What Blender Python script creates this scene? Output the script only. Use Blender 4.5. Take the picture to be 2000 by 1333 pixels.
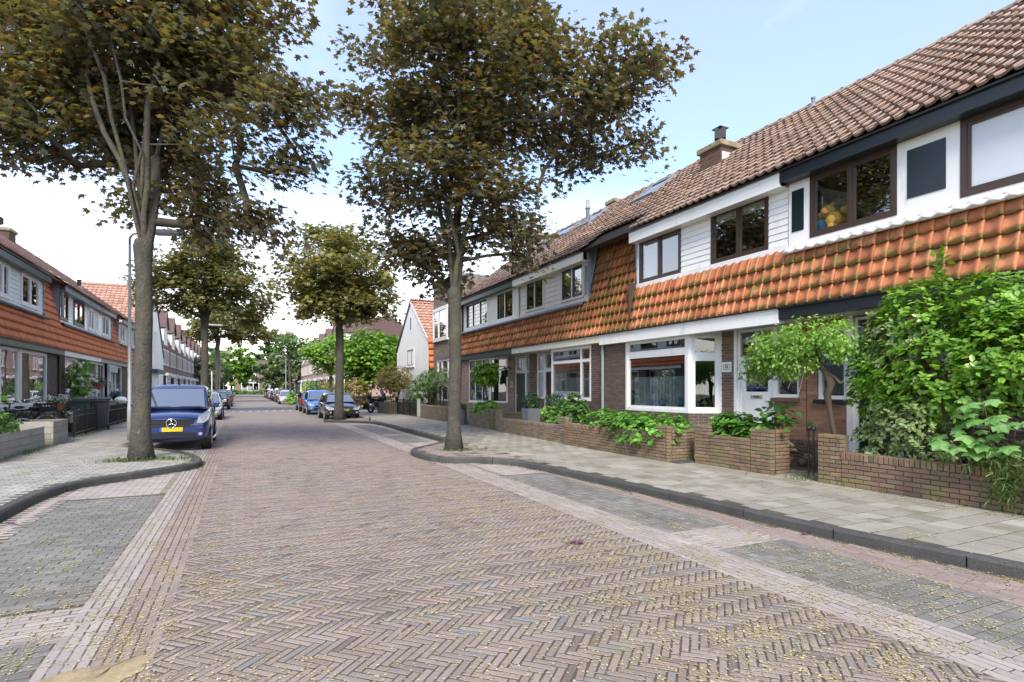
import bpy, bmesh, math, random
import numpy as np
from mathutils import Vector, Matrix
random.seed(7); rng = np.random.default_rng(11)
S = bpy.context.scene
for o in list(bpy.data.objects): bpy.data.objects.remove(o)
COL = S.collection
R = math.radians
# ---------------------------------------------------------------- camera
YAW = math.atan(525/1100)
cd = bpy.data.cameras.new('camera'); cam = bpy.data.objects.new('camera', cd); COL.objects.link(cam)
cam.location = (0, 0, 1.5); cam.rotation_euler = (R(90), 0, -YAW)
cd.sensor_width = 36; cd.lens = 1100/2000*36; cd.shift_y = 93.5/2000
cd.clip_start = .05; cd.clip_end = 900
S.camera = cam
# ---------------------------------------------------------------- sky and sun
SUN_EL, SUN_AZ = 42, 203          # azimuth clockwise from +Y : behind the camera and to the left
w = bpy.data.worlds.new('World'); S.world = w; w.use_nodes = True
nt = w.node_tree; N = nt.nodes; L = nt.links; N.clear()
out = N.new('ShaderNodeOutputWorld'); bg = N.new('ShaderNodeBackground'); bg.inputs[1].default_value = .15
sky = N.new('ShaderNodeTexSky'); sky.sky_type = 'NISHITA'; sky.sun_disc = False
sky.sun_elevation = R(SUN_EL); sky.sun_rotation = R(SUN_AZ); sky.air_density = 1.0; sky.dust_density = .6; sky.ozone_density = 1.6
tc = N.new('ShaderNodeTexCoord'); sep = N.new('ShaderNodeSeparateXYZ'); L.new(tc.outputs['Generated'], sep.inputs[0])
# cloud layer: direction projected on a plane high above the street
def wm(op, a, b=None, clamp=False):
    n = N.new('ShaderNodeMath'); n.operation = op; n.use_clamp = clamp
    for i, q in enumerate((a, b)):
        if q is None: continue
        if isinstance(q, (int, float)): n.inputs[i].default_value = q
        else: L.new(q, n.inputs[i])
    return n.outputs[0]
zc = wm('MAXIMUM', sep.outputs[2], 0.0)
den = wm('ADD', zc, .12)
px = wm('DIVIDE', sep.outputs[0], den); py = wm('DIVIDE', sep.outputs[1], den)
cmb = N.new('ShaderNodeCombineXYZ'); L.new(px, cmb.inputs[0]); L.new(py, cmb.inputs[1])
nz = N.new('ShaderNodeTexNoise'); nz.inputs['Scale'].default_value = 1.15; nz.inputs['Detail'].default_value = 9; nz.inputs['Roughness'].default_value = .58
nz.inputs['Distortion'].default_value = .5
L.new(cmb.outputs[0], nz.inputs['Vector'])
puff = wm('MULTIPLY', wm('SUBTRACT', nz.outputs[0], .50), 4.0, True)
veil = wm('MULTIPLY', wm('SUBTRACT', .34, zc), 2.9, True)     # thin veil thickening to the horizon
cf = wm('MAXIMUM', wm('MULTIPLY', puff, .22), wm('MULTIPLY', veil, 1.05), True)
cf = wm('MINIMUM', wm('ADD', cf, .17), .97)
mx = N.new('ShaderNodeMixRGB'); mx.inputs[2].default_value = (6.5, 6.2, 5.75, 1)
sc = N.new('ShaderNodeMixRGB'); sc.blend_type = 'MULTIPLY'; sc.inputs[0].default_value = 1; sc.inputs[2].default_value = (.48, .67, .86, 1)
L.new(sky.outputs[0], sc.inputs[1]); L.new(sc.outputs[0], mx.inputs[1])
L.new(cf, mx.inputs[0]); L.new(mx.outputs[0], bg.inputs[0]); L.new(bg.outputs[0], out.inputs[0])
sd = bpy.data.lights.new('sun', 'SUN'); sd.energy = 2.0; sd.angle = R(20); sd.color = (1, .89, .75)
sun = bpy.data.objects.new('sun', sd); COL.objects.link(sun); sun.location = (-20, -20, 40)
a = R(SUN_AZ); dvec = Vector((math.sin(a)*math.cos(R(SUN_EL)), math.cos(a)*math.cos(R(SUN_EL)), math.sin(R(SUN_EL))))
sun.rotation_euler = dvec.to_track_quat('Z', 'Y').to_euler()
S.view_settings.view_transform = 'Standard'; S.view_settings.look = 'None'; S.view_settings.gamma = 1
S.view_settings.use_curve_mapping = False
S.view_settings.exposure = 1.42
S.render.engine = 'CYCLES'
S.cycles.max_bounces = 6; S.cycles.transparent_max_bounces = 10; S.cycles.caustics_reflective = False; S.cycles.caustics_refractive = False
# ---------------------------------------------------------------- materials
def srgb(c):
    if isinstance(c, str): c = tuple(int(c[i:i+2], 16)/255 for i in (0, 2, 4))
    return tuple(((x/12.92) if x <= .04045 else ((x+.055)/1.055)**2.4) for x in c)
def M(name, col, rough=.7, rnd=None, pal=None, hv=0., noise=None, dirt=None, bump=None, spec=.4, metal=0., coat=0., trans=None, low=None):
    """col linear rgb. rnd 'o' per object / 'i' per mesh island picks from pal; noise=(scale,amount);
    dirt=list of (col, scale, threshold, width, stretch_z); bump=(scale,strength,dist)"""
    m = bpy.data.materials.new(name); m.use_nodes = True
    nt = m.node_tree; N = nt.nodes; L = nt.links
    b = N['Principled BSDF']; b.inputs['Roughness'].default_value = rough; b.inputs['Metallic'].default_value = metal
    b.inputs['Specular IOR Level'].default_value = spec
    if coat: b.inputs['Coat Weight'].default_value = coat; b.inputs['Coat Roughness'].default_value = .04
    geo = N.new('ShaderNodeNewGeometry'); pos = geo.outputs['Position']
    rv = None
    if rnd == 'o': rv = N.new('ShaderNodeObjectInfo').outputs['Random']
    elif rnd == 'i': rv = geo.outputs['Random Per Island']
    cur = None
    if pal and rv is not None:
        cr = N.new('ShaderNodeValToRGB'); cr.color_ramp.interpolation = 'LINEAR'
        els = cr.color_ramp.elements
        while len(els) < len(pal): els.new(.5)
        for i, p in enumerate(pal): els[i].position = i/max(1, len(pal)-1); els[i].color = (*p, 1)
        L.new(rv, cr.inputs[0]); cur = cr.outputs[0]
    else:
        rgb = N.new('ShaderNodeRGB'); rgb.outputs[0].default_value = (*col, 1); cur = rgb.outputs[0]
    if hv and rv is not None:
        wn = N.new('ShaderNodeTexWhiteNoise'); wn.noise_dimensions = '1D'; L.new(rv, wn.inputs['W'])
        mr = N.new('ShaderNodeMapRange'); mr.inputs[3].default_value = 1-hv; mr.inputs[4].default_value = 1+hv; L.new(wn.outputs[0], mr.inputs[0])
        h = N.new('ShaderNodeHueSaturation'); L.new(mr.outputs[0], h.inputs['Value']); L.new(cur, h.inputs['Color']); cur = h.outputs[0]
    def noi(scale, detail=5, stretch=None, rough=.6):
        n = N.new('ShaderNodeTexNoise'); n.inputs['Scale'].default_value = scale; n.inputs['Detail'].default_value = detail; n.inputs['Roughness'].default_value = rough
        if stretch:
            mp = N.new('ShaderNodeMapping'); mp.inputs['Scale'].default_value = stretch; L.new(pos, mp.inputs[0]); L.new(mp.outputs[0], n.inputs[0])
        else: L.new(pos, n.inputs[0])
        return n.outputs[0]
    if noise:
        for (s, am) in (noise if isinstance(noise, list) else [noise]):
            n = noi(s); mr = N.new('ShaderNodeMapRange'); mr.inputs[1].default_value = .25; mr.inputs[2].default_value = .75
            mr.inputs[3].default_value = 1-am; mr.inputs[4].default_value = 1+am; L.new(n, mr.inputs[0])
            mm = N.new('ShaderNodeVectorMath'); mm.operation = 'SCALE'; L.new(cur, mm.inputs[0]); L.new(mr.outputs[0], mm.inputs['Scale']); cur = mm.outputs[0]
    for dd in (dirt or []):
        dc, s, t, wd = dd[:4]; st = dd[4] if len(dd) > 4 else None; mxv = dd[5] if len(dd) > 5 else 1.
        n = noi(s, 6, st); mr = N.new('ShaderNodeMapRange'); mr.inputs[1].default_value = t; mr.inputs[2].default_value = t+wd; mr.inputs[4].default_value = mxv; L.new(n, mr.inputs[0])
        mi = N.new('ShaderNodeMixRGB'); L.new(mr.outputs[0], mi.inputs[0]); L.new(cur, mi.inputs[1]); mi.inputs[2].default_value = (*dc, 1); cur = mi.outputs[0]
    if low:      # growth along the lower edge of each hung tile
        at = N.new('ShaderNodeAttribute'); at.attribute_name = 'low'; n = noi(low[1], 6)
        ad = N.new('ShaderNodeMath'); ad.operation = 'MULTIPLY_ADD'; L.new(at.outputs['Fac'], ad.inputs[0]); ad.inputs[1].default_value = .30; L.new(n, ad.inputs[2])
        n2 = noi(low[1]*.22, 3); a2 = N.new('ShaderNodeMath'); a2.operation = 'MULTIPLY_ADD'; L.new(n2, a2.inputs[0]); a2.inputs[1].default_value = .85; L.new(ad.outputs[0], a2.inputs[2])
        mr = N.new('ShaderNodeMapRange'); mr.inputs[1].default_value = low[2]; mr.inputs[2].default_value = low[2]+.14; mr.inputs[4].default_value = low[3]; L.new(a2.outputs[0], mr.inputs[0])
        mi = N.new('ShaderNodeMixRGB'); L.new(mr.outputs[0], mi.inputs[0]); L.new(cur, mi.inputs[1]); mi.inputs[2].default_value = (*low[0], 1); cur = mi.outputs[0]
    L.new(cur, b.inputs['Base Color'])
    if bump:
        n = noi(bump[0], 4); bp = N.new('ShaderNodeBump'); bp.inputs['Strength'].default_value = bump[1]; bp.inputs['Distance'].default_value = bump[2] if len(bump) > 2 else .01
        L.new(n, bp.inputs['Height']); L.new(bp.outputs[0], b.inputs['Normal'])
    if trans:     # leaves: light passes through
        tb = N.new('ShaderNodeBsdfTranslucent'); mixc = N.new('ShaderNodeMixRGB'); mixc.blend_type = 'MULTIPLY'; mixc.inputs[0].default_value = 1
        L.new(cur, mixc.inputs[1]); mixc.inputs[2].default_value = (*trans[1], 1); L.new(mixc.outputs[0], tb.inputs[0])
        ms = N.new('ShaderNodeMixShader'); ms.inputs[0].default_value = trans[0]
        o = N['Material Output']; L.new(b.outputs[0], ms.inputs[1]); L.new(tb.outputs[0], ms.inputs[2]); L.new(ms.outputs[0], o.inputs[0])
    return m
def glass(name, tint=(.55, .6, .6), refl=.25, rough=.0):
    m = bpy.data.materials.new(name); m.use_nodes = True; nt = m.node_tree; N = nt.nodes; L = nt.links
    N.remove(N['Principled BSDF']); o = N['Material Output']
    t = N.new('ShaderNodeBsdfTransparent'); t.inputs[0].default_value = (*tint, 1)
    g = N.new('ShaderNodeBsdfGlossy'); g.inputs[1].default_value = rough; g.inputs[0].default_value = (.95, .97, 1, 1)
    lw = N.new('ShaderNodeLayerWeight'); lw.inputs[0].default_value = .35
    mr = N.new('ShaderNodeMapRange'); mr.inputs[3].default_value = refl; mr.inputs[4].default_value = min(1, refl+.55); L.new(lw.outputs[1], mr.inputs[0])
    geo = N.new('ShaderNodeNewGeometry'); nz = N.new('ShaderNodeTexNoise'); nz.inputs['Scale'].default_value = 1.2; L.new(geo.outputs['Position'], nz.inputs[0])
    bp = N.new('ShaderNodeBump'); bp.inputs['Strength'].default_value = .05; bp.inputs['Distance'].default_value = .02; L.new(nz.outputs[0], bp.inputs['Height']); L.new(bp.outputs[0], g.inputs['Normal'])
    ms = N.new('ShaderNodeMixShader'); L.new(mr.outputs[0], ms.inputs[0]); L.new(t.outputs[0], ms.inputs[1]); L.new(g.outputs[0], ms.inputs[2]); L.new(ms.outputs[0], o.inputs[0])
    return m
MT = {}
def both(key, **k):       # the same surface for single pieces ('o') and for joined pieces ('i')
    MT[key+'_o'] = M(key+'_single', rnd='o', **k); MT[key+'_i'] = M(key+'_joined', rnd='i', **k)
moss = (.10, .115, .03)
both('road', col=(.2,.17,.15), pal=[(0.153,0.119,0.113),(0.250,0.199,0.177),(0.275,0.220,0.195),(0.250,0.204,0.187),(0.281,0.211,0.179),(0.260,0.212,0.192),(0.235,0.187,0.167),(0.270,0.217,0.192),(0.286,0.231,0.206),(0.260,0.207,0.187),(0.194,0.199,0.206)], hv=.10, rough=.8, noise=[(.45,.10),(1.6,.12),(45,.15)], bump=(90,.25,.004), dirt=[((.20,.165,.06),1.7,.56,.22,None,.5),((.10,.085,.075),.7,.60,.12,(1.6,.35,1),.45)])
both('redband', col=(.25,.17,.15), pal=[(.25,.20,.175),(.28,.22,.195),(.285,.212,.185),(.24,.19,.17)], hv=.12, rough=.8, noise=[(1.3,.12),(45,.15)], bump=(90,.25,.004), dirt=[((.21,.18,.05),2.5,.58,.2,None,.5)])
both('paleband', col=(.36,.31,.28), pal=[(.33,.28,.255),(.36,.31,.285),(.31,.26,.235),(.38,.33,.30)], hv=.09, rough=.8, noise=[(1.3,.1),(45,.12)], bump=(90,.2,.004), dirt=[((.23,.19,.06),2.5,.64,.2,None,.5)])
both('bay', col=(.19,.18,.165), pal=[(.17,.163,.15),(.205,.197,.18),(.15,.143,.13),(.215,.203,.185)], hv=.12, rough=.85, noise=[(.9,.22),(60,.2)], bump=(80,.3,.004), dirt=[((.08,.075,.07),1.3,.56,.16,None,.6),((.20,.18,.09),2.1,.62,.2,None,.35)])
both('slab', col=(.33,.31,.28), pal=[(.285,.262,.22),(.34,.315,.265),(.25,.228,.19),(.31,.285,.24)], hv=.14, rough=.85, noise=[(1.2,.15),(70,.22)], bump=(80,.3,.004), dirt=[((.16,.15,.09),1.7,.54,.2,None,.8),((.10,.095,.075),4.3,.62,.1,None,.7)])
both('leftpav', col=(.3,.28,.25), pal=[(.28,.27,.245),(.33,.315,.28),(.25,.235,.21),(.35,.33,.295)], hv=.1, rough=.85, noise=[(1.3,.16),(60,.18)], bump=(80,.3,.004), dirt=[((.20,.175,.055),1.1,.58,.2,None,.6)])
MT['kerb'] = M('kerb_stone', (.068,.067,.064), .75, noise=[(2,.25),(60,.35)], bump=(70,.35,.006), dirt=[((.12,.115,.09),3,.62,.12,None,.6)], rnd='o', hv=.12)
MT['bed'] = M('joint_sand', (.078,.066,.046), .95, noise=[(3,.3),(30,.3)], dirt=[((.15,.145,.045),2,.50,.2,None,.7),((.20,.17,.06),14,.60,.12,None,.7)])
MT['far_road'] = M('far_paving', (.245,.208,.185), .85, noise=[(1.2,.12),(9,.12),(35,.2)])
MT['ground'] = M('garden_soil', (.07,.06,.04), .95, noise=[(2,.3)], dirt=[((.07,.09,.025),1,.5,.2)])
both('tile', col=(.5,.17,.065), pal=[(.38,.13,.06),(.50,.19,.085),(.56,.245,.12),(.46,.17,.075),(.34,.12,.06)], hv=.2, rough=.65, spec=.35, noise=[(2,.12),(30,.12)], low=((.19,.165,.05),8,1.06,.85), dirt=[((.14,.08,.04),3,.64,.12,(1,1,.4),.5)])
both('mosstile', col=(.3,.11,.05), pal=[(.26,.09,.04),(.36,.12,.05),(.42,.15,.06),(.22,.08,.04)], hv=.14, rough=.75, spec=.3, noise=[(2,.2),(30,.15)], low=((.15,.14,.035),7,1.0,.85), dirt=[((.06,.045,.025),2,.56,.12,(1,1,.4),.7)])
both('ltile', col=(.5,.16,.06), pal=[(.56,.165,.055),(.64,.20,.075),(.50,.145,.05)], hv=.08, rough=.6, spec=.4, noise=[(2,.1)], dirt=[((.13,.10,.06),1.6,.66,.1,(1,2,.3),.5)])
both('rtile', col=(.24,.16,.13), pal=[(.25,.17,.135),(.31,.215,.175),(.35,.255,.21),(.28,.19,.15),(.40,.305,.255),(.34,.20,.135)], hv=.14, rough=.7, spec=.4, noise=[(1.2,.12),(25,.15)], low=((.14,.11,.09),7,1.12,.7), dirt=[((.40,.20,.08),9,.70,.04,None,.5)])
both('lrtile', col=(.42,.24,.17), pal=[(.40,.22,.16),(.46,.27,.20),(.38,.20,.14)], hv=.12, rough=.7, noise=[(1.2,.12)], dirt=[((.25,.18,.14),4,.58,.12,None,.5)])
MT['tilebed'] = M('tile_battens', (.06,.03,.02), .9)
for k, p in {'brownbrick': [(.14,.085,.065),(.19,.115,.085),(.11,.075,.065),(.22,.125,.085)], 'redbrick': [(.27,.135,.085),(.32,.165,.10),(.22,.11,.075),(.35,.20,.125)],
             'darkbrick': [(.085,.062,.058),(.12,.082,.07),(.10,.065,.055),(.145,.095,.075)], 'pinkbrick': [(.33,.235,.20),(.38,.27,.225),(.30,.205,.175)],
             'greybrick': [(.26,.21,.175),(.21,.165,.14),(.30,.24,.20),(.18,.145,.125)], 'gardenbrick': [(.19,.12,.085),(.24,.145,.095),(.15,.105,.08),(.27,.175,.115),(.17,.135,.10)],
             'c_brick': [(.21,.165,.125),(.25,.19,.14),(.18,.14,.11),(.27,.20,.14)]}.items():
    garden = k in ('gardenbrick', 'c_brick')
    both(k, col=p[0], pal=p, hv=.14, rough=.85, noise=[(2,.12),(50,.2)], bump=(70,.4,.006),
         dirt=[((.19,.175,.07),2.2,.46,.2,(1,1,1.6),.8),((.07,.06,.05),3.5,.62,.1,None,.6),((.42,.39,.34),11,.70,.05,None,.5)] if garden else [((.06,.05,.045),1.5,.6,.2,None,.4)])
MT['mortar'] = M('mortar', (.25,.225,.19), .95, noise=[(3,.2),(40,.2)])
MT['darkmortar'] = M('old_mortar', (.12,.105,.08), .95, noise=[(3,.25),(40,.2)], dirt=[((.13,.135,.05),2.4,.52,.2)])
def paint(n, c, r=.35, d=.02): return M(n, c, r, noise=[(2,.04)], dirt=[((c[0]*.55, c[1]*.53, c[2]*.47), 4.5, .57, .2, (1,1,.30), .42)])
MT['white'] = paint('white_paint', (.80,.80,.79)); MT['cream'] = paint('cream_paint', (.74,.72,.62)); MT['beige'] = paint('beige_panel', (.60,.57,.49))
MT['whitepl'] = paint('white_boarding', (.78,.79,.79), .3); MT['black'] = paint('blue_black_paint', (.018,.024,.03), .3); MT['blackpan'] = M('dark_sheet', (.012,.02,.026), .18, noise=[(1.5,.3)])
MT['green'] = paint('dark_green_paint', (.02,.055,.042), .3); MT['dgreen'] = paint('blackish_green_door', (.008,.025,.022), .22); MT['slate'] = paint('grey_green_paint', (.05,.075,.075), .35)
MT['grey'] = paint('grey_paint', (.25,.28,.29), .4); MT['brownframe'] = M('brown_frame', (.055,.035,.026), .35); MT['navyframe'] = M('navy_frame', (.02,.024,.032), .35)
MT['maroon'] = M('maroon_door', (.06,.012,.012), .3); MT['lead'] = M('lead_flashing', (.16,.18,.21), .55, noise=[(5,.25)], spec=.5); MT['zinc'] = M('weathered_zinc', (.30,.36,.45), .45, metal=.3, noise=[(4,.3)], dirt=[((.10,.11,.13),3,.58,.1,(1,1,.3),.8)])
MT['gutter'] = M('dark_gutter', (.02,.02,.022), .4); MT['sill'] = M('stone_sill', (.20,.19,.17), .7, noise=[(8,.2)]); MT['sillbrick'] = M('brick_sill', (.13,.075,.055), .8, noise=[(15,.3)])
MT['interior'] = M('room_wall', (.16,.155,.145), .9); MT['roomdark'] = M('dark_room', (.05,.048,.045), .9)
MT['curtain'] = M('net_curtain', (.50,.56,.58), .9, noise=[(3,.15)], trans=(.5,(1,1,1))); MT['curtain_blue'] = M('pale_blue_curtain', (.62,.74,.80), .9, noise=[(4,.2)], trans=(.5,(1,1,1))); MT['blind'] = M('roller_blind', (.42,.43,.42), .8)
MT['glass'] = glass('window_glass', (.55,.6,.6), .16); MT['glass_up'] = glass('upper_window_glass', (.82,.85,.85), .15); MT['carglass'] = glass('car_glass', (.25,.28,.28), .26)
MT['iron'] = M('black_iron', (.012,.012,.013), .45); MT['galv'] = M('galvanised_steel', (.36,.36,.34), .5, metal=.15, noise=[(3,.15)], dirt=[((.20,.20,.06),1.2,.52,.2,(3,3,.5),.55)])
MT['bark'] = M('maple_bark', (.075,.070,.056), .95, noise=[(4,.3),(28,.4)], bump=(26,.9,.03), dirt=[((.15,.14,.055),1.6,.53,.2,None,.55),((.05,.045,.04),7,.60,.08,(1,1,.35),.7),((.20,.19,.165),9,.64,.08,None,.6)])
MT['barkdark'] = M('shrub_bark', (.07,.05,.035), .9, noise=[(10,.3)], bump=(40,.7,.01))
MT['wood'] = M('weathered_planks', (.34,.32,.28), .85, noise=[(2,.15)], rnd='o', hv=.12, dirt=[((.16,.15,.12),5,.55,.15,(1,.6,9),.75),((.44,.42,.38),7,.6,.1,(1,.5,12),.6)], bump=(30,.4,.006))
def leafm(n, pal, tr=.35, tcol=(1.6,1.5,.6), rough=.45, hv=.2, spec=.5, noise=(.8,.32)): MT[n] = M('leaf_'+n, pal[0], rough, rnd='i', pal=pal, hv=hv, trans=(tr, tcol), spec=spec, noise=[noise])
leafm('maple', [(0.106,0.126,0.107),(0.130,0.144,0.094),(0.187,0.168,0.070),(0.218,0.173,0.062),(0.119,0.150,0.136),(0.206,0.132,0.057),(0.150,0.173,0.157),(0.093,0.072,0.057),(0.163,0.168,0.089),(.115,.07,.05),(.10,.055,.04)], .40, (1.5,1.4,.55), .34, .25, .6)
leafm('maple_far', [(0.150,0.181,0.081),(0.213,0.213,0.075),(0.138,0.169,0.088),(0.263,0.225,0.069),(0.125,0.144,0.075),(0.237,0.163,0.056)], .4, (1.5,1.4,.55), .45, .25)
leafm('maple_yellow', [(0.207,0.230,0.081),(0.276,0.265,0.086),(0.184,0.218,0.098),(0.322,0.265,0.081),(0.161,0.184,0.081),(0.287,0.196,0.063)], .4, (1.4,1.35,.55), .45, .25)  # yellower, lighter leaf palette of the second right maple
leafm('pitto', [(0.163,0.324,0.044),(0.225,0.408,0.055),(0.112,0.252,0.033),(0.312,0.504,0.077),(0.175,0.360,0.050)], .3, (1.4,1.5,.5), .28, .22, .6)
leafm('varieg', [(0.175,0.263,0.088),(0.275,0.350,0.150),(0.125,0.213,0.062),(0.413,0.450,0.237)], .25, (1.2,1.2,.7), .4)
leafm('wist', [(0.210,0.388,0.059),(0.289,0.456,0.099),(0.158,0.342,0.050),(0.332,0.479,0.129)], .4, (1.4,1.4,.5), .45)
leafm('mint', [(0.120,0.300,0.048),(0.168,0.372,0.060),(0.084,0.228,0.036),(0.228,0.432,0.084)], .3, (1.4,1.5,.5), .45)
leafm('box', [(0.039,0.098,0.036),(0.058,0.130,0.046),(0.033,0.078,0.029)], .2, (1.3,1.5,.6), .35)
leafm('lime', [(.14,.28,.035),(.20,.36,.05),(.10,.22,.03),(.25,.40,.06)], .35, (1.4,1.4,.5), .42)
leafm('mid', [(0.088,0.200,0.044),(0.125,0.250,0.056),(0.062,0.150,0.037),(0.163,0.300,0.062)], .3, (1.4,1.5,.5), .45)
leafm('dark', [(0.042,0.098,0.028),(0.063,0.133,0.039),(0.028,0.070,0.022)], .25, (1.4,1.5,.5), .5)
leafm('photinia', [(.25,.22,.05),(.32,.20,.055),(.15,.20,.04),(.36,.27,.08),(.12,.17,.035)], .3, (1.4,1.2,.5), .4)
leafm('silver', [(.16,.22,.11),(.22,.28,.15),(.12,.18,.08)], .3, (1.3,1.4,.7), .5)
leafm('grass', [(.16,.26,.07),(.22,.30,.10),(.12,.20,.05)], .3, (1.3,1.3,.6), .5)
leafm('syca', [(.15,.32,.09),(.19,.37,.11),(.12,.27,.075)], .3, (1.4,1.5,.5), .45, .1)
leafm('blossom', [(.52,.44,.19),(.60,.53,.29),(.44,.35,.14),(.64,.59,.40),(.38,.26,.12),(.55,.50,.20)], .2, (1.,1.,.6), .8, .2, .2, (2,.2))
MT['rose'] = M('white_petals', (.85,.84,.80), .6, trans=(.3,(1,1,1))); MT['pink'] = M('magenta_petals', (.55,.12,.42), .6, rnd='i', hv=.3); MT['violet'] = M('violet_petals', (.13,.09,.35), .6, rnd='i', hv=.3)
MT['tyre'] = M('tyre_rubber', (.012,.012,.012), .8); MT['alloy'] = M('alloy_rim', (.55,.56,.58), .3, metal=.85); MT['chrome'] = M('chrome', (.8,.8,.8), .12, metal=1.)
MT['plastic'] = M('black_plastic', (.014,.014,.015), .4); MT['lampglass'] = M('headlamp_lens', (.36,.38,.40), .12, spec=.8); MT['tail'] = M('tail_lamp', (.35,.01,.01), .2)
MT['plate'] = M('yellow_plate', (.72,.47,.02), .4); MT['platew'] = M('white_plate', (.7,.7,.65), .4); MT['plateblue'] = M('plate_blue_strip', (.03,.10,.5), .4)
def carpaint(n, c): MT[n] = M(n, c, .30, spec=.6, coat=1., metal=.25, dirt=[((c[0]*.6+.05,c[1]*.6+.047,c[2]*.6+.04), 4, .58, .3, None, .35)])
for n, c in dict(car_blue=(.008,.028,.15), car_silver=(.40,.40,.40), car_black=(.008,.008,.009), car_skyblue=(.05,.22,.55), car_dark=(.025,.024,.026), car_white=(.75,.75,.75), car_grey=(.11,.115,.12), car_red=(.07,.02,.02)).items(): carpaint(n, c)
MT['bin_green'] = M('green_bin_plastic', (.035,.055,.045), .5); MT['bin_grey'] = M('grey_bin_plastic', (.05,.053,.062), .5)
MT['pot'] = M('slate_planter', (.16,.17,.19), .6, noise=[(3,.12)]); MT['terra'] = M('terracotta', (.30,.13,.06), .8); MT['whiteplaster'] = M('white_render', (.82,.80,.75), .9, noise=[(1,.05),(25,.05)], bump=(40,.3,.01))
MT['plum_tile'] = M('plum_roof', (.12,.075,.07), .8, noise=[(8,.2)]); MT['bear'] = M('bear_plush', (.40,.25,.05), .95, noise=[(25,.25)], bump=(80,.6,.01)); MT['purple'] = M('purple_cloth', (.22,.05,.38), .8, noise=[(14,.3)])
MT['crateblue'] = M('blue_crate', (.04,.30,.62), .4); MT['signcream'] = M('cream_sign', (.62,.52,.28), .5); MT['ink'] = M('black_lettering', (.01,.01,.01), .5)
MT['stonegrey'] = M('doorstep_stone', (.07,.075,.085), .6, noise=[(5,.2)]); MT['concrete'] = M('concrete_post', (.38,.37,.34), .85, noise=[(8,.15)])
MT['rubble'] = M('mossy_rubble', (.30,.25,.17), .9, noise=[(7,.3)], dirt=[((.20,.20,.07),5,.5,.15),((.38,.32,.26),9,.58,.1)], bump=(25,.8,.02))
MT['brass'] = M('old_brass', (.30,.21,.09), .35, metal=.8); MT['whitemark'] = M('road_marking', (.7,.7,.68), .7, noise=[(20,.15)])
MT['blueflower'] = M('blue_petals', (.25,.42,.62), .6, rnd='i', hv=.2)
MT['sawsand'] = M('spilled_sand', (.34,.26,.15), .95, noise=[(8,.25),(60,.2)], dirt=[((.20,.16,.12),9,.5,.2)])
MT['skypane'] = M('painted_sky_reflection_pane', (.62,.66,.70), .12, spec=.5, noise=[(1.2,.06)])  # pale colour stands in for bright sky reflected in the window glass
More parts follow.
